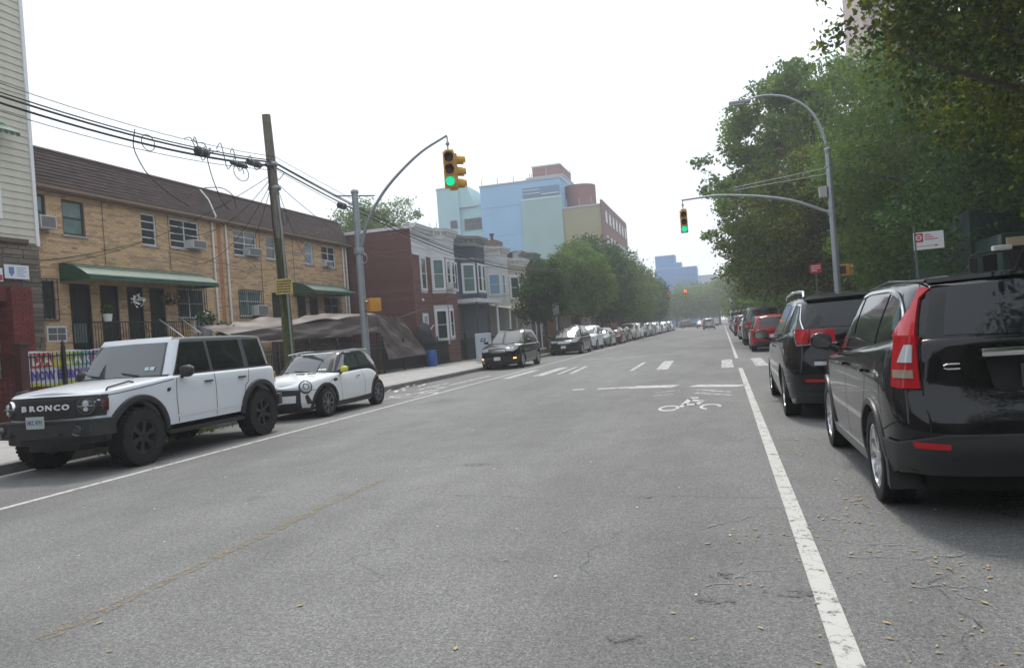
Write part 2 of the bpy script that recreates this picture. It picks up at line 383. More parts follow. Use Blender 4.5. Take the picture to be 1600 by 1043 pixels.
def wheel_meshes(key, r, w, rr, spokes, rimmat, kind='std'):
    if key in WHEELS: return WHEELS[key]
    mb = MB(); hw = w/2; sh = .035
    prof = [(rr*.96, -hw*.8), (rr*1.04, -hw*.98), (r-sh*1.6, -hw), (r-sh*.5, -hw*.97), (r-sh*.15, -hw*.86)]
    for i in range(5):
        c = -hw*.8+i*hw*.4
        prof += [(r, c-hw*.14+.0), (r, c+hw*.14), (r-.010, c+hw*.15), (r-.010, c+hw*.25)] if i < 4 else [(r, c-hw*.14), (r, c+hw*.1)]
    prof += [(r-sh*.15, hw*.86), (r-sh*.5, hw*.97), (r-sh*1.6, hw), (rr*1.04, hw*.98), (rr*.96, hw*.8), (rr*.9, hw*.3)]
    mb.lathe(prof, 56)
    if kind == 'mud':
        for i in range(44):
            a = 2*math.pi*i/44
            for sgn in (-1, 1):
                M = Matrix.Rotation(-a, 4, 'Y')
                q = .35 if i % 2 else 1
                mb.box(r-.03, r+.006, sgn*hw*.55, sgn*hw*(1.02 if i % 2 else .96), -.017, .017, M)
                mb.box(r-.012, r+.006, sgn*hw*.05, sgn*hw*.45, -.015, .015, M @ Matrix.Rotation(.03*sgn, 4, 'Y'))
    tyre = mb.mesh('tyre', RUBBER, 35)
    mb = MB()
    mb.lathe([(rr*1.0, hw*.84), (rr*1.0, hw*.9), (rr*.93, hw*.88), (rr*.9, hw*.5), (rr*.88, -hw*.6), (rr*1.0, -hw*.84)], 48)
    y0, y1 = hw*.62, hw*.84
    mb.lathe([(.001, y1*.93), (rr*.16, y1*.93), (rr*.2, y1*.86), (rr*.22, y0*.7)], 24)
    for i in range(5):
        a = 2*math.pi*i/5; mb.lathe([(.001, y1*.97), (.009, y1*.97), (.011, y1*.86)], 8, o=(rr*.12*math.cos(a), 0, rr*.12*math.sin(a)))
    for i in range(spokes):
        M = Matrix.Rotation(2*math.pi*i/spokes, 4, 'Y')
        wi, wo = (rr*.13, rr*.17) if kind != 'multi' else (rr*.06, rr*.08)
        if kind == 'mud': wi, wo = rr*.16, rr*.2
        x0, x1 = rr*.15, rr*.93
        pts = [(x0, y1*.9, -wi), (x0, y1*.9, wi), (x0, y0*.8, wi), (x0, y0*.8, -wi), (x1, y1*1.0, -wo), (x1, y1*1.0, wo), (x1, y0*.9, wo*1.1), (x1, y0*.9, -wo*1.1)]
        xm = (x0+x1)/2; mid = [(xm, y1*.93, -wi*.75), (xm, y1*.93, wi*.75), (xm, y0*.8, wi*.8), (xm, y0*.8, -wi*.8)]
        vs = [M @ Vector(p) for p in pts[:4]+mid+pts[4:]]
        mb.add(vs, [(0, 1, 5, 4), (4, 5, 9, 8), (1, 2, 6, 5), (5, 6, 10, 9), (3, 0, 4, 7), (7, 4, 8, 11), (2, 3, 7, 6), (6, 7, 11, 10)])
    rim = mb.mesh('rim', rimmat, 35)
    mb = MB(); mb.lathe([(rr*.1, hw*.35), (rr*.62, hw*.35), (rr*.62, hw*.2), (rr*.9, hw*.18), (rr*.9, -hw*.2), (.001, -hw*.2)], 32)
    disc = mb.mesh('brake_disc', mat('brake_metal', (.09, .09, .095), .5, .7), 30)
    WHEELS[key] = (tyre, rim, disc); return WHEELS[key]
def add_wheels(root, key, wb, track, r, w, rr, spokes, rimmat, kind='std', yo=None, steer=0):
    ms = wheel_meshes(key, r, w, rr, spokes, rimmat, kind)
    for x in (wb/2, -wb/2):
        for sg in (1, -1):
            wo = bpy.data.objects.new('wheel', ms[0]); link(wo, root); wo.location = (x, sg*(track-w/2), r)
            wo.rotation_euler = (0, rnd.random()*6, 0 if sg > 0 else math.pi)
            if x > 0 and steer: wo.rotation_euler[2] += steer
            ri = link(bpy.data.objects.new('rim', ms[1]), wo); di = link(bpy.data.objects.new('brake_disc', ms[2]), wo)
def arch_band(h, ax, ar, zc, w, name, m, parent, off=.02, zlow=.2, sg=1, z1=None):
    """plastic lip round the wheel opening"""
    mb = MB(); g = []; N = 30
    a0 = math.asin(max(-1, min(1, (zlow-zc)/(ar+w/2))))
    for i in range(N+1):
        a = a0+(math.pi-2*a0)*i/N
        for (rr, of) in ((ar-.004, -.03), (ar-.004, off*.7), (ar+w*.35, off), (ar+w*.9, off*.75), (ar+w, -.01)):
            x, z = ax+rr*math.cos(a), zc+rr*math.sin(a); t = h.tx(x, z); p = h.pt(t, z)+h.nrm(t, z)*of; g.append((p.x, p.y*sg, p.z))
    mb.grid(g, N+1, 5); return mb.build(name, m, parent, smooth=60)
def mirrorp(mb):
    k = MB(); k.v = [(x, -y, z) for x, y, z in mb.v]; k.f = mb.f; k.t = mb.t; return k
def wing_mirror(root, x, y, z, m, size=(.11, .2, .15), sg=1, glass=True, arm=BLACKP):
    mb = MB(); bm = bmesh.new(); bmesh.ops.create_icosphere(bm, subdivisions=3, radius=1)
    for v in bm.verts:
        c = v.co; c.x = math.copysign(abs(c.x)**.7, c.x)*size[0]*(1 if c.x > 0 else .35); c.y = math.copysign(abs(c.y)**.75, c.y)*size[1]/2; c.z = math.copysign(abs(c.z)**.75, c.z)*size[2]/2
    mb.add([(v.co.x+x, sg*(v.co.y+y), v.co.z+z) for v in bm.verts], [[v.index for v in f.verts] for f in bm.faces]); bm.free()
    o = mb.build('wing_mirror', m, root, smooth=60)
    a = MB(); a.tube([(x-.01, sg*(y-size[1]*.3), z-size[2]*.3), (x+.01, sg*(y-size[1]*.75), z-size[2]*.62)], [.028, .035], 8); a.build('mirror_arm', arm, o, smooth=True)
    if glass:
        g = MB(); g.prism([(size[1]*.42*math.copysign(abs(math.cos(t))**.6, math.cos(t)), size[2]*.4*math.copysign(abs(math.sin(t))**.6, math.sin(t))) for t in np.linspace(0, 2*math.pi, 20, endpoint=False)], -.004, .004, 'yz', Matrix.Translation((x-size[0]*.36, sg*y, z)))
        g.build('mirror_glass', mat('mirror_glass', (.5, .55, .58), .05, 1), o)
    return o
def plate(root, x, z, front, s, y=0, bgm=None, txm=None, w=.30, hh=.15):
    n = (1, 0, 0) if front else (-1, 0, 0); M = face_M((x, y, z), n)
    mb = MB(); mb.bbox(-w/2, w/2, -hh/2, hh/2, -.006, .004, .004, M); o = mb.build('licence_plate', bgm or WPLATE, root)
    if s: text_obj(s, .085, 'plate_number', txm or PTEXT, o, M @ Matrix.Translation((0, 0, .005)), ext=.001, xs=.72, bold=.002)
    return o
def handle(h, x, z, root, m, sg=1, w=.17):
    t = h.tx(x, z); p = h.pt(t, z)+h.nrm(t, z)*.03; mb = MB(); mb.bbox(p.x-w/2, p.x+w/2, p.y-.012, p.y+.012, z-.014, z+.016, .008)
    mb.box(p.x-w/2+.008, p.x-w/2+.03, p.y-.04, p.y, z-.01, z+.01); mb.box(p.x+w/2-.03, p.x+w/2-.008, p.y-.04, p.y, z-.01, z+.01)
    mb = mb if sg > 0 else mirrorp(mb); return mb.build('door_handle', m, root, smooth=True)
def both(f):
    for sg in (1, -1): f(sg)
class Mir:
    """view of a hull whose patches land on the right-hand side"""
    def __init__(s, h, sg): s.h = h; s.sg = sg; s.T = h.T
    def T_(s, p): return s.h.T_(p)
    def pt(s, t, z): p = s.h.pt(t, z); return Vector((p.x, p.y*s.sg, p.z))
    def nrm(s, t, z): p = s.h.nrm(t, z); return Vector((p.x, p.y*s.sg, p.z))
def belly(root, x0, x1, hw, z0, z1):
    mb = MB(); mb.box(x0, x1, -hw, hw, z0, z1); return mb.build('underbody', DARKV, root)
PAINTS = {}
def paint(name, c, metal=0, rough=.35): return mat('car_paint_'+name, c, rough, metal, coat=1)
def common_shell(root, sp, pm, roofm=None, dt=.06):
    """body + cabin of a car from its outline numbers"""
    b = Hull(sp['bxf'], sp['bxr'], sp['bw'], *sp.get('bn', (7, 2.6, 9, 3.2))); c = Hull(sp['cxf'], sp['cxr'], sp['cw'], *sp.get('cn', (9, 2.8, 9, 3.0)), xc=sp.get('cxc', -.2))
    zt = curve(sp['top']); zr = curve(sp['roof']); sill = curve(sp['sill']); ar = sp['ar']; r = sp['r']; wb = sp['wb']; zc = sp.get('zc', r)
    def zb(x):
        z = sill(x)
        for ax in (wb/2, -wb/2):
            d = abs(x-ax)
            if d < ar: z = max(z, zc+math.sqrt(ar*ar-d*d))
        return z
    hull_mesh(b, zb, zt, curve(sp.get('crown', [(-3, .02), (3, .05)])), sp.get('fil', .05), 'body', pm, root, dt, arches=((wb/2, ar), (-wb/2, ar)))
    z0 = sp.get('cz0', min(p[1] for p in sp['top'])-.03)
    hull_mesh(c, lambda x: z0, zr, sp.get('rcrown', .04), sp.get('rfil', .07), 'cabin', roofm or pm, root, dt, rows=8, lip=.02)
    belly(root, sp['bxr'][0][1]+.25, sp['bxf'][0][1]-.25, sp['hw']-.24, sp.get('clear', .2), min(.85, z0))
    return b, c
def seams(b, root, lines, w=.009, m=None):
    mb = MB()
    for sg in (1, -1):
        h = Mir(b, sg)
        for l in lines: ribbon(h, l, w, '', None, None, off=.0025, mb=mb)
    return mb.build('panel_gap', m or DARKV, root, smooth=True)
def win_side(c, root, lo, hi, m=GLASSD, seal=BLACKP, name='side_window', sw=.02, off=.006):
    for sg in (1, -1):
        h = Mir(c, sg); patch(h, lo, hi, name, m, root, off=off, skirt=.02, rows=6, sub=3)
# ---- generic cars, three silhouettes
def generic(name, label, cat, kind, pm, loc, rot, group, facing='front', lod=1, tail=None, plate_s=True, headm=CLEARL):
    root = thing(name, label, cat, (loc[0], loc[1], 0), rot, group)
    K = dict(
      suv=dict(wb=2.68, r=.355, ar=.41, hw=.92, bxf=[(.2, 2.16), (.5, 2.27), (.8, 2.24), (1.1, 2.12)], bxr=[(.2, -2.1), (.5, -2.24), (.85, -2.2), (1.2, -2.15)],
        bw=[(.2, .88), (.45, .91), (.7, .92), (.9, .90), (1.12, .865)], top=[(-2.3, 1.06), (0, 1.04), (.9, 1.05), (1.5, 1.0), (2.0, .93), (2.27, .82)], sill=[(-2.3, .34), (-1.6, .27), (1.6, .26), (2.3, .3)],
        cxf=[(.9, 1.15), (1.1, .9), (1.4, .42), (1.62, .02), (1.7, -.2)], cxr=[(.9, -2.2), (1.1, -2.16), (1.4, -2.02), (1.62, -1.85), (1.7, -1.8)], cw=[(.9, .88), (1.05, .85), (1.4, .74), (1.62, .66), (1.72, .62)],
        roof=[(-2.2, 1.58), (-1.2, 1.67), (-.2, 1.68), (.3, 1.62), (1.2, 1.5)]),
      sedan=dict(wb=2.75, r=.325, ar=.375, hw=.90, bxf=[(.2, 2.2), (.5, 2.33), (.75, 2.3), (1., 2.2)], bxr=[(.2, -2.25), (.5, -2.4), (.8, -2.38), (1.1, -2.3)],
        bw=[(.2, .86), (.45, .895), (.65, .90), (.85, .87), (1.0, .83)], top=[(-2.4, .98), (-1.7, 1.0), (0, .93), (.9, .92), (1.6, .86), (2.33, .7)], sill=[(-2.4, .3), (-1.6, .2), (1.6, .2), (2.33, .24)],
        cxf=[(.8, 1.25), (.95, 1.05), (1.2, .6), (1.38, .2), (1.46, -.05)], cxr=[(.8, -2.0), (1.0, -1.85), (1.2, -1.45), (1.38, -1.0), (1.46, -.8)], cw=[(.8, .84), (.95, .81), (1.2, .71), (1.38, .61), (1.46, .58)],
        roof=[(-1.6, 1.34), (-.9, 1.42), (-.2, 1.45), (.3, 1.4), (1, 1.3)], cxc=-.3),
      minivan=dict(wb=3.0, r=.345, ar=.40, hw=.99, bxf=[(.2, 2.35), (.5, 2.5), (.8, 2.44), (1.1, 2.25)], bxr=[(.2, -2.45), (.5, -2.6), (.85, -2.56), (1.2, -2.5)],
        bw=[(.2, .94), (.45, .98), (.7, .99), (.95, .97), (1.12, .94)], top=[(-2.6, 1.1), (0, 1.05), (1.1, 1.04), (1.7, .98), (2.5, .8)], sill=[(-2.6, .3), (-1.8, .22), (1.8, .2), (2.5, .25)],
        cxf=[(.9, 1.75), (1.1, 1.4), (1.4, .85), (1.6, .45), (1.72, .15)], cxr=[(.9, -2.54), (1.15, -2.5), (1.45, -2.38), (1.65, -2.25), (1.72, -2.2)], cw=[(.9, .95), (1.1, .91), (1.4, .8), (1.62, .7), (1.74, .67)],
        roof=[(-2.5, 1.64), (-1.2, 1.73), (0, 1.73), (.6, 1.66), (1.5, 1.5)]))
    sp = dict(K[kind]); b, c = common_shell(root, sp, pm, dt=.09 if lod else .2)
    xb = {'suv': (1.15, 1.62), 'sedan': (1.0, 1.38), 'minivan': (1.12, 1.65)}[kind]; z0, z1 = xb
    cf, cr, hw = sp['cxf'], sp['cxr'], sp['hw']
    f = curve(cf); g = curve(cr); w = curve(sp['cw'])
    patch(c, [('f', w(z0)*.9, z0-.03), ('f', 0, z0-.05), ('f', -w(z0)*.9, z0-.03)], [('f', w(z1)*.86, z1-.05), ('f', 0, z1-.02), ('f', -w(z1)*.86, z1-.05)], 'windscreen', GLASSL, root, rows=5)
    patch(c, [('r', -w(z0)*.86, z0), ('r', 0, z0-.02), ('r', w(z0)*.86, z0)], [('r', -w(z1)*.82, z1-.06), ('r', 0, z1-.03), ('r', w(z1)*.82, z1-.06)], 'rear_window', GLASSD, root, rows=5)
    xs = {'suv': [(.78, .05, .30), (-.05, -.12, -.95), (-1.0, -1.1, -1.9)], 'sedan': [(.85, .2, -.25), (-.02, -.1, -1.0)], 'minivan': [(1.35, .25, .35), (.1, .0, -1.1), (-1.2, -1.25, -2.2)]}[kind]
    fA = lambda z: f(z)-.14; gA = lambda z: g(z)+.2
    cuts = {'suv': [(None, -.02), (-.1, -1.02), (-1.1, None)], 'sedan': [(None, -.1), (-.18, None)], 'minivan': [(None, .25), (.17, -.95), (-1.03, None)]}[kind]
    za, zz = z0-.05 if kind != 'suv' else z0-.04, z1-.07
    for a, e in cuts:
        a0 = fA(za) if a is None else a; a1 = fA(zz) if a is None else a; e0 = gA(za) if e is None else e; e1 = gA(zz) if e is None else e
        win_side(c, root, [('s', e0, za), ('s', (e0+a0)/2, za), ('s', a0, za)], [('s', e1, zz-.02), ('s', (e1+a1)/2, zz), ('s', a1, zz)])
    # lamps, grille, bumpers
    lz = {'suv': .84, 'sedan': .68, 'minivan': .80}[kind]
    for sg in (1, -1):
        h = Mir(b, sg)
        patch(h, [('s', 1.85 if kind != 'minivan' else 2.05, lz+.02), ('f', hw*.72, lz-.08), ('f', hw*.42, lz-.04)], [('s', 1.72 if kind != 'minivan' else 1.85, lz+.08), ('f', hw*.72, lz+.07), ('f', hw*.45, lz+.05)], 'headlight', headm, root, off=.012)
        rz = lz+.1
        patch(h, [('r', hw*.55, rz-.1), ('r', hw*.8, rz-.14), ('s', g(1.0)+.18, rz-.02)], [('r', hw*.58, rz+.08), ('r', hw*.8, rz+.12), ('s', g(1.0)+.1, rz+.12)], 'tail_light', REDL, root, off=.012)
    patch(b, [('f', hw*.4, lz-.1), ('f', 0, lz-.14), ('f', -hw*.4, lz-.1)], [('f', hw*.42, lz+.04), ('f', 0, lz+.03), ('f', -hw*.42, lz+.04)], 'grille', BLACKP, root, off=.01)
    mb = MB()
    for q in (-.08, -.03, .01): ribbon(b, [('f', hw*.4, lz+q), ('f', 0, lz+q-.02), ('f', -hw*.4, lz+q)], .018, '', None, None, .018, mb)
    mb.build('grille_bar', CHROME, root)
    patch(b, [('f', hw*.7, .28), ('f', 0, .25), ('f', -hw*.7, .28)], [('f', hw*.62, .44), ('f', 0, .46), ('f', -hw*.62, .44)], 'front_intake', BLACKP, root, off=.008)
    patch(b, [('r', -hw*.85, .32), ('r', 0, .3), ('r', hw*.85, .32)], [('r', -hw*.85, .5), ('r', 0, .48), ('r', hw*.85, .5)], 'rear_valance', BLACKP, root, off=.008)
    plate(root, sp['bxf'][1][1]+.02, .48, True, '', bgm=WPLATE); plate(root, sp['bxr'][1][1]-.02, .72 if kind != 'sedan' else .75, False, '')
    both(lambda sg: wing_mirror(root, f(za)-.28, hw+.08, za+.06, pm, sg=sg))
    seams(b, root, [[('s', x, .35), ('s', x, za-.12)] for x in ({'suv': (.82, -.1, -1.0), 'sedan': (.85, -.15, -1.15), 'minivan': (1.15, .2, -.95)}[kind])])
    for x in ((-.0, -.9) if kind != 'minivan' else (.3, -.0)): both(lambda sg: handle(b, x, za-.14, root, pm, sg))
    add_wheels(root, kind, sp['wb'], hw-.02, sp['r'], .22, sp['r']*.66, 7, ALLOY)
    return root, b, c
# ---- white boxy off-roader in the left foreground
def offroader():
    pm = paint('white', (.70, .73, .77)); hard = mat('grey_hardtop', (.07, .073, .078), .55, bump=.1, bscale=150)
    root = thing('parked_car', 'white boxy four-door off-roader with dark grey hardtop and knobbly black tyres, nearest on the left', 'car', (-9.1, 10.55, 0), R(-90))
    sp = dict(wb=2.95, r=.415, ar=.50, zc=.44, hw=.9, bxf=[(.4, 2.16), (.75, 2.2), (1.0, 2.19), (1.2, 2.12)], bxr=[(.4, -2.16), (.7, -2.2), (1.2, -2.18)],
        bw=[(.4, .87), (.6, .9), (.95, .91), (1.1, .905), (1.25, .885)], bn=(12, 5, 16, 6), top=[(-2.3, 1.24), (0, 1.24), (.8, 1.24), (1.2, 1.21), (1.8, 1.16), (2.2, 1.11)],
        sill=[(-2.2, .62), (-1.9, .5), (1.9, .5), (2.2, .62)], crown=[(-2, 0), (.8, .02), (1.6, .05), (2.2, .03)], fil=.045,
        cxf=[(1.1, .93), (1.24, .84), (1.78, .50), (1.86, .43)], cxr=[(1.1, -2.16), (1.3, -2.14), (1.84, -2.03)], cw=[(1.1, .865), (1.26, .845), (1.78, .735), (1.88, .71)], cn=(14, 5, 14, 5),
        roof=[(-2.1, 1.80), (-1.2, 1.84), (.2, 1.84), (.6, 1.80)], rfil=.045, rcrown=.015, clear=.34, cz0=1.15)
    b, c = common_shell(root, sp, pm, roofm=hard, dt=.05)
    # windscreen frame in body colour
    for sg in (1, -1):
        h = Mir(c, sg)
        patch(h, [('s', .70, 1.2), ('s', .80, 1.2), ('f', .60, 1.2)], [('s', .34, 1.80), ('s', .42, 1.80), ('f', .50, 1.80)], 'windscreen_pillar', pm, root, off=.012, skirt=.03)
    patch(c, [('f', .66, 1.73), ('f', 0, 1.73), ('f', -.66, 1.73)], [('f', .66, 1.845), ('f', 0, 1.85), ('f', -.66, 1.845)], 'windscreen_header', pm, root, off=.013, skirt=.03)
    patch(c, [('f', .74, 1.235), ('f', 0, 1.24), ('f', -.74, 1.235)], [('f', .64, 1.755), ('f', 0, 1.765), ('f', -.64, 1.755)], 'windscreen', GLASSL, root, off=.022, skirt=.02)
    # side glass
    for x0, x1, u0, u1 in ((-.21, .62, -.21, .34), (-1.14, -.29, -1.14, -.29), (-2.02, -1.28, -1.93, -1.26)):
        win_side(c, root, [('s', x0, 1.27), ('s', (x0+x1)/2, 1.27), ('s', x1, 1.27)], [('s', u0, 1.76), ('s', (u0+u1)/2, 1.76), ('s', u1, 1.76)])
    seams(b, root, [[('s', .66, .52), ('s', .70, .9), ('s', .66, 1.2)], [('s', -.25, .52), ('s', -.25, 1.22)], [('s', -1.14, 1.0), ('s', -1.2, 1.22)], [('s', -.95, .52), ('s', -1.05, .95), ('s', -1.14, 1.0)],
        [('s', 2.05, 1.06), ('s', 1.4, 1.12), ('s', .72, 1.19)]], .012)
    # crease along the doors
    mb = MB(); both(lambda sg: ribbon(Mir(b, sg), [('s', -1.0, .62), ('s', .9, .62)], .03, '', None, None, .006, mb)); mb.build('door_crease', pm, root)
    # grille panel, lamps, letters
    g = patch(b, [('f', .83, .80), ('f', 0, .78), ('f', -.83, .80)], [('f', .84, 1.08), ('f', 0, 1.09), ('f', -.84, 1.08)], 'grille', BLACKP, root, off=.022, skirt=.05)
    mb = MB()
    for z in (.82, .85, .88, .985, 1.015, 1.045): ribbon(b, [('f', .5, z), ('f', 0, z), ('f', -.5, z)], .012, '', None, None, .034, mb)
    for y in np.linspace(-.48, .48, 15): ribbon(b, [('f', y, .81), ('f', y, 1.06)], .007, '', None, None, .03, mb)
    mb.build('grille_mesh', mat('grille_dark', (.05, .05, .052), .4), g)
    mb = MB(); ribbon(b, [('f', .83, .945), ('f', 0, .94), ('f', -.83, .945)], .05, '', None, None, .032, mb); mb.build('grille_bar', BLACKP, g)
    for i, ch in enumerate('BRONCO'):
        y = -.36+i*.144; t = b.tf(y, .94); M = face_M(b.pt(t, .94)+b.nrm(t, .94)*.04, b.nrm(t, .94)); text_obj(ch, .105, 'grille_letter', mat('letter_silver', (.7, .72, .74), .4), g, M, ext=.004, xs=1.5, bold=.004)
    for sg in (1, -1):
        h = Mir(b, sg)
        o = disc_on(h, ('f', .66, .945), .105, 'headlight', mat('dark_lamp', (.06, .065, .07), .08, .3, coat=1), root, off=.03, dome=.03, ring=CHROME)
        t = b.tf(.66, .945); M = face_M(h.pt(t, .945)+h.nrm(t, .945)*.052, h.nrm(t, .945)); mb = MB()
        mb.lathe([(.001, .02), (.04, .012), (.045, -.01)], 16, 'z', M=M @ Matrix.Translation((0, .03, 0))); mb.lathe([(.001, .016), (.03, .01), (.034, -.01)], 16, 'z', M=M @ Matrix.Translation((0, -.045, 0))); mb.box(-.1, .1, -.006, .004, -.005, .012, M); mb.build('lamp_reflector', CLEARL, o, smooth=True)
        patch(h, [('s', 2.06, .87), ('f', .845, .86)], [('s', 2.06, 1.02), ('f', .845, 1.03)], 'side_marker', mat('smoked_red_lens', (.1, .01, .012), .2, coat=1), root, off=.024)
        patch(h, [('s', -2.17, .92), ('s', -2.1, .92)], [('s', -2.17, 1.2), ('s', -2.1, 1.2)], 'tail_light', REDL, root, off=.02)
    # front bumper
    P = [(2.0, -.97), (2.1, -.97), (2.3, -.8), (2.4, -.45), (2.41, 0), (2.4, .45), (2.3, .8), (2.1, .97), (2.0, .97)]
    mb = MB(); mb.prism(P, .54, .72, 'xy'); mb.prism([(x-.03 if x > 2.2 else x, y*.98) for x, y in P], .72, .765, 'xy'); mb.prism([(x-.10 if x > 2.2 else x, y*.86) for x, y in P], .44, .54, 'xy'); bp = mb.build('front_bumper', BLACKP, root)
    mb = MB(); mb.prism([(1.9, -.5), (2.12, -.45), (2.16, 0), (2.12, .45), (1.9, .5)], .33, .42, 'xy'); mb.build('skid_plate', mat('dark_grey_steel', (.045, .045, .05), .5, .5), root)
    for sg in (1, -1):
        M = face_M((2.36, sg*.66, .64), (1, sg*.35, 0)); mb = MB(); mb.lathe([(.001, .02), (.05, .015), (.062, .0), (.08, .008), (.085, -.04)], 20, 'z', M=M); mb.build('fog_lamp', mat('dark_lamp', (.06, .065, .07), .08), bp, smooth=True)
        mb = MB(); pts = [(2.38, sg*.42+dy, .61+dz) for dy, dz in ((-.03, 0), (-.03, .0), (-.03, .0), (0, 0))]; mb.tube([(2.38, sg*.42-.04, .6), (2.47, sg*.42-.03, .6), (2.47, sg*.42+.03, .6), (2.38, sg*.42+.04, .6)], .014, 8); mb.build('tow_hook', BLACKM, bp)
    mb = MB(); mb.prism([(-2.15, -.9), (-2.32, -.8), (-2.34, .8), (-2.15, .9), (-2.0, .95), (-2.0, -.95)], .5, .7, 'xy'); mb.build('rear_bumper', BLACKP, root)
    plate(root, 2.425, .765, True, 'HKC 4791', y=.03, hh=.165, w=.31, bgm=mat('plate_grey', (.40, .46, .44), .5))
    for ax in (1.475, -1.475): both(lambda sg: arch_band(b, ax, .50, .44, .085, 'wheel_arch_flare', BLACKP, root, off=.06, zlow=.47, sg=sg))
    for sg in (1, -1):
        mb = MB(); mb.bbox(-.95, .93, sg*.86-.07, sg*.86+.07, .36, .42, .02); mb.build('side_step', BLACKM, root, smooth=True)
        wing_mirror(root, .53, 1.0, 1.30, BLACKP, (.10, .22, .19), sg)
        for x in (.0-.06, -.95): handle(b, x, 1.10, root, BLACKP, sg, .19)
        mb = MB(); t = b.tx(.83, 1.12); p = b.pt(t, 1.02); M = face_M((.86, sg*(p.y+.004), 1.04), (0, sg, 0)); mb.prism([(-.05, -.015), (.0, -.03), (.03, -.01), (.045, .03), (.01, .02), (-.02, .03)], 0, .005, 'xy', M); mb.build('badge', BLACKM, root)
        # accessory loop on the hood edge
        mb = MB(); mb.tube([(1.96, sg*.80, 1.135), (1.93, sg*.80, 1.17), (1.5, sg*.77, 1.225), (1.42, sg*.77, 1.205)], .013, 8) if sg > 0 else mb.tube([(1.96, -.8, 1.135), (1.93, -.8, 1.17), (1.75, -.79, 1.18)], .013, 8); mb.build('trail_sight', BLACKM, root, smooth=True)
    for y in (-.33, .33):
        mb = MB(); M = Matrix.Translation((0, y, 0)); mb.tube([(.95, y, 1.26), (.86, y+.05, 1.275), (.83, y-.3, 1.33)], .011, 6); mb.build('wiper', BLACKM, root)
    t = c.tf(.52, 1.36); M = face_M(c.pt(t, 1.36)+c.nrm(t, 1.36)*.027, c.nrm(t, 1.36)); mb = MB(); mb.box(-.09, -.02, -.03, .03, 0, .002, M); mb.box(.0, .08, -.03, .03, 0, .002, M); mb.build('windscreen_sticker', mat('sticker_pale', (.45, .62, .62), .5), root)
    add_wheels(root, 'mud', 2.95, .965, .415, .29, .235, 6, DALLOY, 'mud')
    mb = MB(); mb.lathe([(.001, -.13), (.4, -.12), (.41, 0), (.4, .12), (.2, .13), (.001, .1)], 40, 'x', o=(-2.42, 0, .95)); mb.build('spare_wheel', RUBBER, root, smooth=True)
    return root
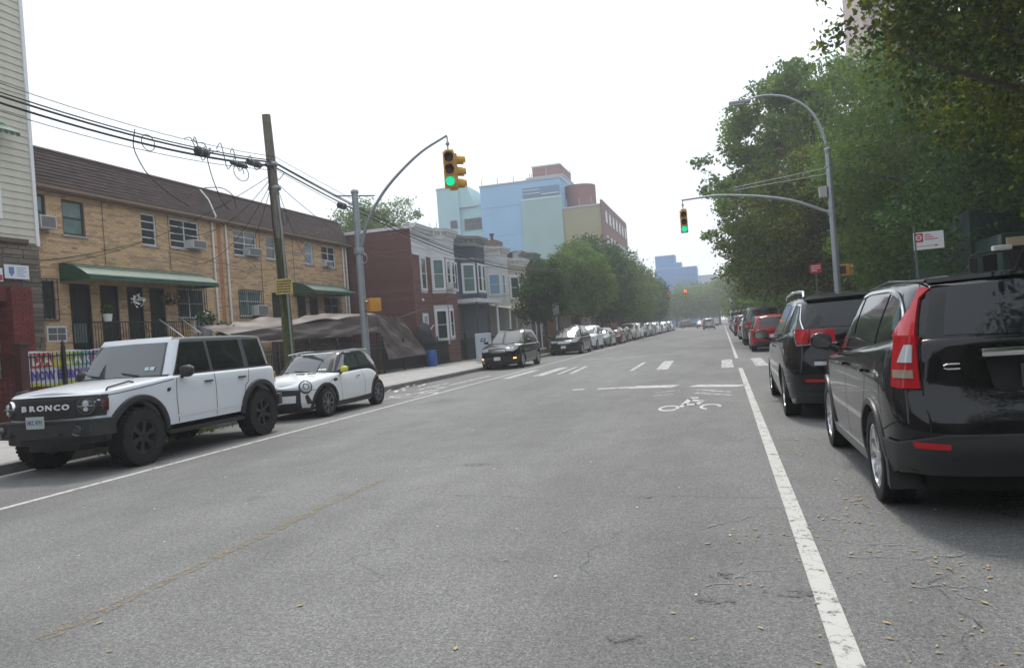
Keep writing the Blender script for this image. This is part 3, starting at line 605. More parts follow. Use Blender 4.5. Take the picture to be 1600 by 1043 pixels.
# ---- small white hatchback with yellow mirrors
def small_hatch():
    pm = paint('pearl_white', (.72, .74, .76)); blk = paint('gloss_black', (.01, .01, .011))
    root = thing('parked_car', 'small white three-door hatchback with round headlights and bright yellow mirrors', 'car', (-9.22, 16.04, 0), R(-90))
    sp = dict(wb=2.5, r=.315, ar=.375, hw=.86, bxf=[(.15, 1.86), (.4, 1.99), (.6, 1.98), (.75, 1.92), (.95, 1.75)], bxr=[(.2, -1.72), (.5, -1.84), (.7, -1.83), (1.0, -1.72)],
        bw=[(.15, .81), (.4, .86), (.6, .863), (.8, .83), (.98, .77)], bn=(5, 2.6, 5, 2.6), top=[(-1.8, .97), (-.8, .97), (.6, .93), (1.0, .91), (1.4, .87), (1.75, .80), (1.99, .70)],
        sill=[(-1.8, .36), (-1.5, .2), (1.5, .17), (1.95, .2)], crown=[(-2, .03), (.8, .06), (1.4, .08), (1.9, .06)], fil=.08,
        cxf=[(.85, 1.1), (.96, .92), (1.1, .72), (1.25, .5), (1.36, .25), (1.42, .05)], cxr=[(.85, -1.73), (1.05, -1.68), (1.25, -1.52), (1.4, -1.32)],
        cw=[(.85, .79), (.98, .765), (1.15, .70), (1.32, .63), (1.42, .59)], cn=(7, 2.8, 7, 2.8), roof=[(-1.5, 1.36), (-.7, 1.41), (.2, 1.39), (.8, 1.28)], rfil=.05, rcrown=.03, clear=.16, cz0=.8, cxc=-.3)
    b, c = common_shell(root, sp, pm, roofm=blk, dt=.045)
    patch(c, [('f', .70, .945), ('f', 0, .95), ('f', -.70, .945)], [('f', .575, 1.33), ('f', 0, 1.35), ('f', -.575, 1.33)], 'windscreen', GLASSL, root, off=.006)
    patch(c, [('r', -.64, 1.02), ('r', 0, 1.0), ('r', .64, 1.02)], [('r', -.54, 1.3), ('r', 0, 1.32), ('r', .54, 1.3)], 'rear_window', GLASSD, root)
    win_side(c, root, [('s', -.42, .99), ('s', .1, .985), ('s', .62, .975)], [('s', -.42, 1.32), ('s', -.1, 1.325), ('s', .12, 1.31)], GLASSL)
    win_side(c, root, [('s', -1.36, 1.01), ('s', -.9, 1.0), ('s', -.48, .992)], [('s', -1.2, 1.28), ('s', -.9, 1.305), ('s', -.48, 1.32)], GLASSL)
    patch(c, [('f', .64, 1.35), ('f', 0, 1.36), ('f', -.64, 1.35)], [('f', .62, 1.365), ('f', 0, 1.375), ('f', -.62, 1.365)], 'roof_edge', pm, root, off=.005)
    for sg in (1, -1):
        h = Mir(b, sg)
        mb = MB(); mb.tube([(.36, sg*.635, 1.375), (-.4, sg*.645, 1.425), (-1.2, sg*.60, 1.395)], .014, 8); mb.build('roof_rail', CHROME, root, smooth=True)
        o = disc_on(h, ('f', .60, .70), .125, 'headlight', CLEARL, root, off=.0, dome=.05, ring=BLACKM)
        t = b.tf(.60, .70); M = face_M(h.pt(t, .70)+h.nrm(t, .70)*.055, h.nrm(t, .70)); mb = MB(); mb.lathe([(.048, .0), (.062, .012), (.076, .0)], 20, 'z', M=M); mb.build('lamp_lens', mat('lamp_inner', (.16, .17, .18), .2), o, smooth=True)
        patch(h, [('f', .62, .34), ('f', .70, .33)], [('f', .60, .50), ('f', .64, .54)], 'air_curtain', BLACKP, root, off=.006)
        patch(h, [('r', .55, .66), ('r', .78, .62)], [('r', .55, .88), ('r', .72, .92)], 'tail_light', REDL, root, off=.02)
        wing_mirror(root, .62, .94, .99, mat('mirror_yellow', (.62, .62, .04), .3, coat=1), (.10, .17, .15), sg)
        handle(b, -.18, .80, root, CHROME, sg, .15)
        patch(h, [('s', .78, .76), ('s', .93, .74)], [('s', .78, .81), ('s', .93, .80)], 'side_vent', BLACKP, root, off=.01)
        for ax in (1.25, -1.25): arch_band(b, ax, .375, .315, .06, 'wheel_arch_trim', BLACKP, root, off=.022, zlow=.22, sg=sg)
        patch(h, [('s', -.86, .2), ('s', 0, .19), ('s', .86, .19)], [('s', -.86, .32), ('s', 0, .30), ('s', .86, .30)], 'sill_trim', BLACKP, root, off=.012)
    g = patch(b, [('f', .50, .24), ('f', 0, .22), ('f', -.50, .24)], [('f', .52, .64), ('f', 0, .66), ('f', -.52, .64)], 'grille', BLACKP, root, off=.008)
    patch(b, [('f', .44, .38), ('f', 0, .38), ('f', -.44, .38)], [('f', .45, .53), ('f', 0, .53), ('f', -.45, .53)], 'grille_panel', pm, g, off=.016)
    patch(b, [('f', .55, .17), ('f', 0, .165), ('f', -.55, .17)], [('f', .80, .27), ('f', 0, .25), ('f', -.80, .27)], 'lower_lip', BLACKP, root, off=.012)
    mb = MB(); ribbon(b, [('f', .50, .63), ('f', 0, .655), ('f', -.50, .63)], .02, '', None, None, .014, mb); ribbon(b, [('f', .51, .26), ('f', .52, .62)], .02, '', None, None, .014, mb); ribbon(b, [('f', -.51, .26), ('f', -.52, .62)], .02, '', None, None, .014, mb); mb.build('grille_frame', DALLOY, g)
    M = face_M((1.935, 0, .735), (.8, 0, .55)); mb = MB(); mb.lathe([(.001, .02), (.035, .018), (.04, .0)], 18, 'z', M=M); mb.box(-.1, .1, -.006, .006, .0, .014, M); mb.build('badge', CHROME, root, smooth=True)
    plate(root, 2.02, .44, True, '', w=.3)
    mb = MB(); 
    for y in (.12, .40): mb.box(1.28, 1.31, y, y+.2, .965-.02, .975-.01)
    mb.build('bonnet_scoop', BLACKP, root)
    seams(b, root, [[('s', .62, .3), ('s', .66, .6), ('s', .60, .9)], [('s', -.45, .33), ('s', -.52, .6), ('s', -.45, .93)], [('f', .0, .685), ('f', .45, .67), ('s', 1.72, .62), ('s', 1.5, .62), ('s', .8, .84)]], .009)
    t = c.tf(.5, 1.0); M = face_M(c.pt(t, 1.0)+c.nrm(t, 1.0)*.012, c.nrm(t, 1.0)); mb = MB(); mb.box(-.1, -.04, -.02, .03, 0, .002, M); mb.box(-.03, .07, -.02, .03, 0, .002, M); mb.build('windscreen_sticker', mat('sticker_white', (.7, .72, .7), .5), root)
    for y in (-.3, .25):
        mb = MB(); mb.tube([(.98, y, .955), (.93, y, .985), (.86, y-.45, 1.01)], .009, 6); mb.build('wiper', BLACKM, root)
    add_wheels(root, 'mini', 2.5, .855, .315, .20, .225, 8, mat('bicolour_alloy', (.32, .32, .33), .3, .9), 'multi')
    return root
# ---- black compact crossover, right foreground, rear towards us
def crossover():
    pm = paint('black', (.008, .008, .009), rough=.25); seal = CHROME
    root = thing('parked_car', 'black compact crossover seen from behind with tall red tail lamps, nearest on the right', 'car', (1.97, 7.72, 0), R(90))
    sp = dict(wb=2.62, r=.35, ar=.405, hw=.91, bxf=[(.2, 2.1), (.5, 2.24), (.8, 2.2), (1.1, 2.05)], bxr=[(.22, -2.14), (.42, -2.22), (.56, -2.29), (.76, -2.285), (.82, -2.20), (.95, -2.17), (1.1, -2.15), (1.3, -2.13)],
        bw=[(.22, .86), (.45, .90), (.62, .91), (.9, .905), (1.05, .875), (1.3, .815)], bn=(6, 2.6, 13, 4.2), top=[(-2.3, 1.29), (-1, 1.20), (.8, 1.06), (1.4, 1.02), (1.9, .93), (2.2, .84)], sill=[(-2.3, .40), (-1.8, .32), (-1.5, .27), (1.8, .25), (2.2, .3)],
        crown=[(-2, .02), (.8, .03), (2, .05)], fil=.07, cxf=[(.95, 1.35), (1.1, 1.1), (1.4, .55), (1.58, .2), (1.66, 0)], cxr=[(.95, -2.17), (1.12, -2.15), (1.35, -2.08), (1.55, -2.0), (1.68, -1.94)],
        cw=[(.95, .85), (1.1, .82), (1.27, .785), (1.4, .745), (1.55, .685), (1.70, .625)], cn=(8, 2.7, 12, 4.2), roof=[(-2.2, 1.60), (-1.7, 1.655), (-.9, 1.69), (-.1, 1.68), (.5, 1.6), (1.2, 1.45)], rfil=.07, rcrown=.03, clear=.2, cz0=.98)
    b, c = common_shell(root, sp, pm, dt=.045)
    # side windows: one arch-shaped daylight opening in three panes
    belt = curve([(-1.8, 1.27), (-1.0, 1.20), (1.0, 1.125)])
    top = curve([(-1.755, 1.27), (-1.73, 1.36), (-1.62, 1.47), (-1.42, 1.555), (-1.0, 1.60), (-.4, 1.60), (.2, 1.54), (.55, 1.42), (.85, 1.26), (1.05, 1.13)])
    for x0, x1, sl in ((-1.745, -1.13, .10), (-1.07, -.16, .06), (-.08, .96, 0)):
        xs = np.linspace(x0, x1, 9); lo = [('s', x, belt(x)) for x in xs]
        if x0 < -1.2: xs2 = [x0+.0 if i == 0 else x0+(x1-x0)*i/8-.0+(i/8)*sl*-1+.0 for i in range(9)]
        else: xs2 = [x-sl*(1-0*x) if i < 8 else x-(sl if x1 < 0 else 0) for i, x in enumerate(xs)]
        hi = [('s', x, max(belt(x)+.01, top(x))) for x in xs2]
        win_side(c, root, lo, hi, mat('side_glass_light', (.02, .024, .026), .03, ior=1.75))
    mb = MB()
    xs = list(np.linspace(-1.75, 1.0, 26)); topo = curve([(-1.80, 1.27), (-1.785, 1.38), (-1.66, 1.49), (-1.44, 1.58), (-1.0, 1.625), (-.4, 1.625), (.2, 1.565), (.58, 1.44), (.88, 1.28), (1.08, 1.12)])
    for sg in (1, -1):
        h = Mir(c, sg); xx = [-1.80, -1.797, -1.79, -1.775, -1.74, -1.7, -1.65, -1.6]+[x for x in xs if x > -1.56]
        ribbon(h, [('s', x, topo(x)) for x in xx], .024, '', None, None, .010, mb)
        ribbon(h, [('s', -1.79, 1.25), ('s', -1.0, 1.18), ('s', 1.0, 1.105)], .018, '', None, None, .010, mb)
    mb.build('window_trim', CHROME, root, smooth=True)
    patch(c, [('f', .78, 1.1), ('f', 0, 1.1), ('f', -.78, 1.1)], [('f', .62, 1.56), ('f', 0, 1.6), ('f', -.62, 1.56)], 'windscreen', GLASSL, root)
    patch(c, [('r', -.665, 1.285), ('r', 0, 1.265), ('r', .665, 1.285)], [('r', -.58, 1.60), ('r', 0, 1.62), ('r', .58, 1.60)], 'rear_window', mat('rear_glass_light', (.016, .018, .020), .04, ior=1.5), root, off=.006)
    patch(c, [('r', -.57, 1.63), ('r', 0, 1.645), ('r', .57, 1.63)], [('r', -.56, 1.66), ('r', 0, 1.675), ('r', .56, 1.66)], 'roof_spoiler', pm, root, off=.022, skirt=.04)
    seams(c, root, [[('r', .60, 1.65), ('r', .65, 1.45), ('r', .685, 1.28)]], .012)
    seams(b, root, [[('r', .69, 1.24), ('r', .705, .95), ('r', .70, .63)], [('s', .98, .3), ('s', 1.0, .8), ('s', .98, 1.0)], [('s', -.12, .3), ('s', -.12, 1.05)], [('s', -.93, .66), ('s', -1.08, .85), ('s', -1.12, 1.14)], [('s', -.85, .36), ('s', -.93, .66)], [('s', -2.05, .72), ('s', -1.75, .62)]], .008)
    seams(b, root, [[('s', -1.95, .84), ('r', .86, .85), ('r', .0, .84)]], .01)
    for sg in (1, -1):
        h, hc = Mir(b, sg), Mir(c, sg)
        patch(hc, [('r', .695, 1.275), ('r', .755, 1.275), ('r', .79 if 0 else .775, 1.275)], [('r', .60, 1.615), ('r', .605, 1.612), ('s', -1.88, 1.60)], 'tail_light', mat('red_lens_bright', (.45, .02, .03), .1, coat=1), root, off=.02, skirt=.05, rows=8)
        o = patch(h, [('r', .715, .93), ('r', .82, .93), ('s', -1.93, .94)], [('r', .70, 1.285), ('r', .765, 1.285), ('r', .79, 1.285)], 'tail_light', REDL, root, off=.022, skirt=.05, rows=8)
        patch(h, [('r', .735, 1.10), ('r', .80, 1.10)], [('r', .72, 1.22), ('r', .755, 1.22)], 'reversing_lamp', CLEARL, o, off=.032, skirt=.02)
        patch(h, [('r', .74, .995), ('r', .83, .995)], [('r', .737, 1.05), ('r', .825, 1.05)], 'indicator_lens', mat('amber_grey_lens', (.30, .24, .18), .15, coat=1), o, off=.032, skirt=.02)
        patch(h, [('r', .60, .545), ('r', .78, .55)], [('r', .60, .58), ('r', .79, .59)], 'reflector', REDL, root, off=.022)
        arch_band(b, -1.31, .405, .35, .045, 'wheel_arch_trim', mat('satin_black_trim', (.05, .05, .052), .4), root, off=.02, zlow=.34, sg=sg)
        arch_band(b, 1.31, .405, .35, .045, 'wheel_arch_trim', mat('satin_black_trim', (.05, .05, .052), .4), root, off=.02, zlow=.3, sg=sg)
        patch(h, [('s', -.93, .25), ('s', 0, .24), ('s', .9, .24)], [('s', -.93, .345), ('s', 0, .335), ('s', .9, .335)], 'sill_trim', mat('sill_grey', (.16, .16, .165), .35, .3), root, off=.02)
        wing_mirror(root, .80, .985, 1.19, pm, (.11, .21, .17), sg)
        for x in (-.02, -.98): handle(b, x, 1.0, root, pm, sg)
        mb = MB(); mb.prism([(-1.74, .22), (-1.72, .42), (-1.80, .42), (-1.83, .2)], sg*.70, sg*.90, 'xz'); mb.build('mud_flap', BLACKP, root)
        mb = MB(); mb.tube([(.2, sg*.575, 1.66), (-.7, sg*.59, 1.70), (-1.8, sg*.575, 1.655)], .012, 8); mb.build('roof_rail', BLACKM, root, smooth=True)
    patch(b, [('s', -1.80, .32), ('r', .84, .36), ('r', 0, .36), ('r', -.84, .36)], [('s', -1.78, .56), ('r', .86, .56), ('r', .62, .63), ('r', -.62, .63)], 'lower_bumper', mat('grained_plastic', (.028, .029, .031), .5, bump=.3, bscale=240), root, off=.016, skirt=.04, rows=8)
    patch(b, [('s', -1.83, .27), ('r', -.84, .25)], [('s', -1.78, .52), ('r', -.86, .52)], 'lower_bumper_end', BLACKP, root, off=.0) if 0 else None
    # tailgate chrome bar, plate recess, badge
    mb = MB(); mb.tube([(-2.20, 0, 1.27), (-2.205, -.02, 1.31), (-2.17, -.38, 1.36)], .012, 8); mb.lathe([(.001, .04), (.035, .035), (.04, 0)], 12, 'x', o=(-2.2, 0, 1.27)); mb.build('rear_wiper', BLACKM, root)
    mb = MB(); mb.tube([(-1.75, 0, 1.68), (-1.98, 0, 1.86)], [.008, .004], 6); mb.build('antenna', BLACKM, root)
    mb = MB()
    for sg in (1, -1): ribbon(Mir(b, sg), [('s', -1.80, .565), ('r', .86, .565), ('r', .62, .635), ('r', 0, .635)], .016, '', None, None, .019, mb)
    mb.build('bumper_edge', mat('satin_black_trim', (.05, .05, .052), .4), root)
    mb = MB(); mb.bbox(-2.235, -2.16, -.38, .38, 1.13, 1.185, .014); mb.build('tailgate_handle', CHROME, root, smooth=True)
    patch(b, [('r', -.30, .90), ('r', 0, .90), ('r', .30, .90)], [('r', -.34, 1.12), ('r', 0, 1.12), ('r', .34, 1.12)], 'plate_recess', DARKV, root, off=.004)
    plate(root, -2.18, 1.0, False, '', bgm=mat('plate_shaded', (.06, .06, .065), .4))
    patch(b, [('s', -2.25, .255), ('r', 0, .25)], [('s', -2.25, .26), ('r', 0, .26)], 'x', BLACKP, root) if 0 else None
    M = face_M((-2.168, .54, 1.075), (-1, 0, 0)); mb = MB()
    for sgy in (.016, -.016): mb.tube([M @ Vector((.045, sgy, .006)), M @ Vector((-.03, sgy, .006)), M @ Vector((-.052, sgy*.4, .006))], .006, 6)
    mb.build('badge', CHROME, root)
    plate(root, 2.26, .5, True, '')
    add_wheels(root, 'crv', 2.62, .905, .35, .235, .245, 7, mat('bright_alloy', (.62, .63, .65), .22, .9))
    return root
# ---- black minivan ahead of it
def minivan_black():
    pm = paint('black', (.008, .008, .009), rough=.25)
    root = thing('parked_car', 'black minivan with chrome-edged red tail lamps parked ahead of the black crossover', 'car', (1.78, 13.42, 0), R(90))
    sp = dict(wb=3.09, r=.36, ar=.415, hw=1.0, bxf=[(.2, 2.4), (.5, 2.52), (.8, 2.46), (1.1, 2.2)], bxr=[(.22, -2.46), (.45, -2.58), (.62, -2.61), (.84, -2.58), (.92, -2.53), (1.1, -2.52), (1.35, -2.48)],
        bw=[(.2, .94), (.45, .985), (.65, 1.0), (.9, .985), (1.08, .95), (1.3, .90)], bn=(6, 2.5, 9, 3.4), top=[(-2.6, 1.30), (-1, 1.18), (1.1, 1.05), (1.8, .97), (2.5, .8)], sill=[(-2.6, .32), (-2, .22), (2, .2), (2.5, .25)],
        crown=[(-2, .02), (1, .03), (2, .05)], fil=.09, cxf=[(.9, 1.85), (1.1, 1.5), (1.4, .95), (1.62, .5), (1.72, .2)], cxr=[(.9, -2.53), (1.1, -2.51), (1.35, -2.42), (1.6, -2.25), (1.74, -2.15)],
        cw=[(.9, .955), (1.08, .93), (1.3, .86), (1.55, .755), (1.74, .67)], cn=(8, 2.7, 9, 3.4), roof=[(-2.5, 1.62), (-2, 1.70), (-1, 1.75), (0, 1.74), (.8, 1.64), (1.6, 1.45)], rfil=.09, rcrown=.03, clear=.2, cz0=.93)
    b, c = common_shell(root, sp, pm, dt=.055)
    for x0, x1, u0, u1 in ((.28, 1.38, .28, .60), (-1.0, .18, -1.05, .18), (-2.18, -1.1, -1.9, -1.14)):
        win_side(c, root, [('s', x0, 1.24 if x0 < -1 else 1.17), ('s', (x0+x1)/2, 1.2 if x0 < -1 else 1.16), ('s', x1, 1.18 if x0 < -1 else 1.14)], [('s', u0, 1.60), ('s', (u0+u1)/2, 1.62), ('s', u1, 1.59)], MATS['side_glass_light'])
    mb = MB(); both(lambda sg: ribbon(Mir(c, sg), [('s', -2.32, 1.24), ('s', -2.15, 1.40), ('s', -1.95, 1.60), ('s', -1.0, 1.655), ('s', .5, 1.64)], .02, '', None, None, .01, mb)); both(lambda sg: ribbon(Mir(c, sg), [('s', -2.32, 1.235), ('s', -1, 1.16), ('s', 1.4, 1.12)], .018, '', None, None, .01, mb)); mb.build('window_trim', CHROME, root)
    patch(c, [('f', .85, 1.1), ('f', 0, 1.1), ('f', -.85, 1.1)], [('f', .66, 1.6), ('f', 0, 1.62), ('f', -.66, 1.6)], 'windscreen', GLASSL, root)
    patch(c, [('r', -.80, 1.29), ('r', 0, 1.28), ('r', .80, 1.29)], [('r', -.60, 1.61), ('r', 0, 1.62), ('r', .60, 1.61)], 'rear_window', MATS['rear_glass_light'], root, off=.006)
    patch(c, [('r', -.62, 1.64), ('r', 0, 1.66), ('r', .62, 1.64)], [('r', -.62, 1.68), ('r', 0, 1.70), ('r', .62, 1.68)], 'roof_spoiler', pm, root, off=.05, skirt=.07)
    for sg in (1, -1):
        h = Mir(b, sg)
        o = patch(h, [('r', .34, 1.08), ('r', .8, 1.07), ('s', -2.30, 1.09)], [('r', .34, 1.25), ('r', .74, 1.27), ('s', -2.22, 1.27)], 'tail_light', MATS['red_lens_bright'], root, off=.02, skirt=.04)
        mb = MB(); ribbon(h, [('r', .32, 1.07), ('r', .8, 1.05), ('s', -2.30, 1.075), ('s', -2.18, 1.28)], .022, '', None, None, .026, mb); mb.build('chrome_surround', CHROME, o)
        mb = MB(); ribbon(h, [('r', .66, 1.075), ('r', .64, 1.26)], .03, '', None, None, .026, mb); mb.build('lamp_divider', mat('dark_red_lens', (.16, .008, .01), .2), o)
        patch(h, [('r', .5, .56), ('r', .74, .56)], [('r', .5, .59), ('r', .74, .60)], 'reflector', REDL, root, off=.02)
        arch_band(b, -1.545, .415, .36, .02, 'wheel_arch_trim', pm, root, off=.012, zlow=.3, sg=sg)
        wing_mirror(root, 1.15, 1.12, 1.16, pm, (.11, .24, .18), sg)
        for x in (.4, .05): handle(b, x, .98, root, CHROME, sg)
        mb = MB(); mb.tube([(.6, sg*.66, 1.72), (.5, sg*.66, 1.79), (-.7, sg*.67, 1.82), (-1.9, sg*.64, 1.79), (-2.0, sg*.64, 1.71)], .022, 8); mb.build('roof_rail', CHROME, root, smooth=True)
    patch(b, [('r', -.85, .26), ('r', 0, .25), ('r', .85, .26)], [('r', -.85, .42), ('r', 0, .40), ('r', .85, .42)], 'lower_bumper', BLACKP, root, off=.014, skirt=.04)
    mb = MB(); ribbon(b, [('r', -.62, .80), ('r', 0, .79), ('r', .62, .80)], .05, '', None, None, .02, mb); mb.build('bumper_step', CHROME, root)
    patch(b, [('r', -.26, .88), ('r', .26, .88)], [('r', -.30, 1.05), ('r', .30, 1.05)], 'plate_recess', DARKV, root, off=.003)
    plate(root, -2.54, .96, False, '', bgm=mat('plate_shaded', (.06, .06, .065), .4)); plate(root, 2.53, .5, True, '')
    seams(b, root, [[('s', 1.3, .3), ('s', 1.35, 1.0)], [('s', .22, .3), ('s', .22, 1.05)], [('s', -1.05, .8), ('s', -1.1, 1.05)], [('r', .84, 1.0), ('r', .84, .86), ('r', 0, .84)]], .009)
    add_wheels(root, 'pac', 3.09, .985, .36, .235, .25, 10, MATS['bright_alloy'], 'multi')
    return root
# ------------------------------------------------------------------ ground, road, pavements
ASPH = asphalt_mat()
CONC = mat('pavement_concrete', (.36, .35, .335), .9, var=.18, vscale=2.2, bump=.3, bscale=60)
KERB = mat('kerb_stone', (.17, .165, .16), .85, var=.25, vscale=5, bump=.3)
def sheet(name, x0, x1, y0, y1, z, m, kind='structure', nx=1, ny=1):
    mb = MB(); mb.add([(x0, y0, z), (x1, y0, z), (x1, y1, z), (x0, y1, z)], [(0, 1, 2, 3)]); return tag(mb.build(name, m), kind=kind)
sheet('ground', -600, 600, -100, 900, -.03, mat('earth', (.13, .12, .10), .95, var=.3, vscale=.2))
sheet('road', -10.2, 3.1, -40, 420, 0, ASPH)
def pavement(name, x0, x1, y0, y1, kerbx, sx, nyards, ymax):
    root = MB(); root.box(x0, x1, y0, y1, -.02, .125); base = tag(root.build(name, mat('joint_dirt', (.10, .095, .085), .95)), kind='structure')
    k = MB(); k.bbox(kerbx[0], kerbx[1], y0, y1, -.02, .15, .015); k.build('kerb', KERB, base)
    n = int(round((x1-x0)/sx)); w = (x1-x0)/n; me = MB(); me.bbox(.008, w-.008, .008, 1.5-.008, 0, .022, .006); mesh = me.mesh('paving_slab', CONC)
    y = 4.5
    while y < ymax:
        for i in range(n):
            o = link(bpy.data.objects.new('paving_slab', mesh), base); o.location = (x0+i*w, y, .125+rnd.uniform(-.003, .003))
        y += 1.5
    f = MB(); f.box(x0+.01, x1-.01, y+.01, y1, .12, .146); f.build('far_paving', CONC, base)
    f = MB(); f.box(x0+.01, x1-.01, y0, 4.49, .12, .146); f.build('near_paving', CONC, base)
    return base
pavement('pavement', -14.9, -10.35, -20, 400, (-10.35, -10.18), 1.5, 0, 50)
pavement('pavement', 3.25, 7.6, -20, 400, (3.08, 3.25), 1.45, 0, 36)
sheet('yard', -40, -14.9, -20, 400, .10, mat('yard_concrete', (.22, .21, .2), .9, var=.2, vscale=1))
sheet('park_ground', 7.6, 60, -20, 400, .10, mat('park_soil', (.07, .07, .04), .95, var=.4, vscale=.8))
# road paint
LINE = paint_mat('road_paint_white', (.50, .495, .47), .42, 8, cracks=True)
LINE2 = paint_mat('road_paint_worn', (.55, .55, .54), .47, 6)
YEL = paint_mat('road_paint_faded_yellow', (.27, .215, .13), .54, 14)
def strip(mb, x0, y0, x1, y1, w, z=.004):
    a = Vector((x0, y0, 0)); b = Vector((x1, y1, 0)); d = (b-a).normalized(); n = Vector((-d.y, d.x, 0))*w/2
    mb.add([(p.x, p.y, z) for p in (a+n, b+n, b-n, a-n)], [(3, 2, 1, 0)])
def marks(name, segs, m, z=.004):
    mb = MB()
    for s in segs: strip(mb, *s, z=z)
    return tag(mb.build(name, m), kind='structure')
marks('parking_line', [(.42, -5, .42, 23.3, .115), (.42, 29, .42, 300, .115)], LINE)
marks('bike_lane_line', [(-7.70, -5, -7.75, 22.2, .105), (-7.75, 22.2, -7.8, 300, .10)], LINE)
marks('centre_line', [(-3.75, 3.3, -3.73, 7.7, .10)], YEL)
marks('stop_line', [(.33, 17.25, -.75, 17.9, .50), (-1.15, 18.05, -2.2, 18.35, .6), (-2.2, 18.35, -3.05, 18.4, .3), (-3.4, 18.5, -3.7, 18.5, .25)], LINE)
marks('crossing_bar', [(x, 23.8, x, 28.4, .36) for x in (1.06, .06)]+[(-1.98, 24.8, -2.1, 30.0, .38), (-3.0, 25, -3.05, 30, .14), (-5.1, 25.4, -5.3, 29.6, .16), (-5.55, 25.3, -5.7, 29.6, .12), (-6.2, 25.1, -6.25, 29.8, .38), (-7.2, 24.5, -7.2, 29, .3), (-8.6, 22.8, -8.5, 27, .14), (-9.1, 21.5, -9.05, 24, .14)], LINE2)
marks('far_stop_line', [(-6.6, 36, -5.1, 36.2, .3), (-4.6, 35.5, -3.4, 35.6, .2), (-2.3, 55, -1.0, 55, .4), (-1.5, 90, -.3, 90, .5)], LINE2)
marks('lane_chevron', [(-.62, 16.85, .06, 15.95, .11), (-.64, 16.1, .07, 15.3, .11), (-1.5, 16.6, -1.0, 16.9, .07), (-1.5, 15.9, -1.1, 16.1, .07)], LINE2)
def bike_symbol(cx, cy, s, m):
    mb = MB()
    def ring(x, y, rx, ry, w, a0=0, a1=2*math.pi):
        n = 24
        for i in range(n):
            t, u = a0+(a1-a0)*i/n, a0+(a1-a0)*(i+1)/n
            q = [(x+rx*math.cos(t), y+ry*math.sin(t)), (x+rx*math.cos(u), y+ry*math.sin(u)), (x+(rx-w)*math.cos(u), y+(ry-w*3)*math.sin(u)), (x+(rx-w)*math.cos(t), y+(ry-w*3)*math.sin(t))]
            mb.add([(cx+a*s, cy+b*s, .004) for a, b in q], [(0, 1, 2, 3)])
    ring(-.40, 0, .215, .52, .065); ring(.42, 0, .215, .52, .065, R(-10), R(250))
    for poly in ([(-.22, .1), (-.12, .1), (.02, 1.55), (-.1, 1.7)], [(-.1, 1.7), (.02, 1.2), (.24, 1.0), (.27, 1.25)], [(-.16, .45), (.12, .35), (.16, .6), (-.12, .75)], [(.08, .4), (.18, .4), (.28, 1.15), (.17, 1.2)], [(-.05, 2.05), (.12, 2.0), (.14, 1.75), (-.02, 1.75)]):
        mb.add([(cx+a*s, cy+b*s, .004) for a, b in poly], [(0, 1, 2, 3)])
    return tag(mb.build('bicycle_marking', m), kind='structure')
bike_symbol(-.66, 13.45, .86, paint_mat('road_paint_symbol', (.52, .52, .51), .42, 9)); bike_symbol(-8.45, 19.6, 1.05, LINE2)
marks('lane_arrow', [(-8.9, 18.6, -8.0, 18.9, .1), (-8.95, 19.0, -7.95, 19.3, .08), (-8.8, 22.0, -8.4, 22.2, .3)], LINE2)
# repaired trench seams, tyre scuffs and oil spots: thin sheets of their own
TAR = paint_mat('hairline_crack', (.06, .06, .06), .47, 12)
def wob(x0, y0, x1, y1, w, n=26, amp=.05):
    mb = MB(); g = []
    ph = rnd.random()*9
    for i in range(n+1):
        f = i/n; x = x0+(x1-x0)*f; y = y0+(y1-y0)*f; o = amp*(math.sin(f*9+ph)+.6*math.sin(f*23+ph*2)+.3*rnd.uniform(-1, 1)); ww = w*.55*(.3+rnd.random()*1.2)
        d = Vector((x1-x0, y1-y0)).normalized()
        for s in (-1, 1): g.append((x-d.y*(o+s*ww/2), y+d.x*(o+s*ww/2), .0065))
    mb.grid(g, n+1, 2); return mb
mb = MB()
for a in ((-2.6, 6.75, .3, 6.55, .014), (-6.5, 11.5, -1.5, 12.3, .012), (-1.0, 4.2, -.85, 5.5, .008), (-4.5, 9.0, -3.2, 9.6, .01), (.9, 3.5, 1.1, 4.8, .01), (-2.2, 4.9, -1.5, 4.8, .01), (-7.4, 14, -5.0, 14.4, .012)):
    k = wob(*a); mb.add(k.v, k.f)
tag(mb.build('road_crack', TAR), kind='structure')
SCUF = paint_mat('tyre_scuff_chalk', (.24, .24, .235), .53, 14)
mb = MB()
for a in ((-.6, 5.45, .25, 5.95, .05), (.55, 5.3, 1.15, 5.1, .05), (.6, 4.9, 1.5, 5.0, .06), (.75, 4.5, 1.35, 4.35, .05), (-.2, 4.35, .22, 4.75, .04), (1.1, 4.4, 1.25, 3.4, .03)):
    k = wob(*a, amp=.03); mb.add([(x, y, .0055) for x, y, z in k.v], k.f)
tag(mb.build('tyre_scuff', SCUF), kind='structure')
STAIN = paint_mat('oil_stain', (.10, .097, .093), .555, 16)
mb = MB()
for x, y, rx, ry in ((-.10, 4.55, .09, .07), (.12, 4.3, .03, .03), (.3, 4.28, .16, .05), (-.75, 6.6, .06, .04), (-.62, 6.62, .14, .03), (-.55, 3.6, .12, .06), (-.15, 4.15, .12, .06), (-2.9, 8.4, .25, .1), (2.1, 6.2, .4, .5)):
    mb.add([(x+rx*math.cos(t)*rnd.uniform(.7, 1.2), y+ry*math.sin(t)*rnd.uniform(.7, 1.2), .006) for t in np.linspace(0, 2*math.pi, 15, endpoint=False)], [tuple(range(15))])
tag(mb.build('oil_stain', STAIN), kind='structure')
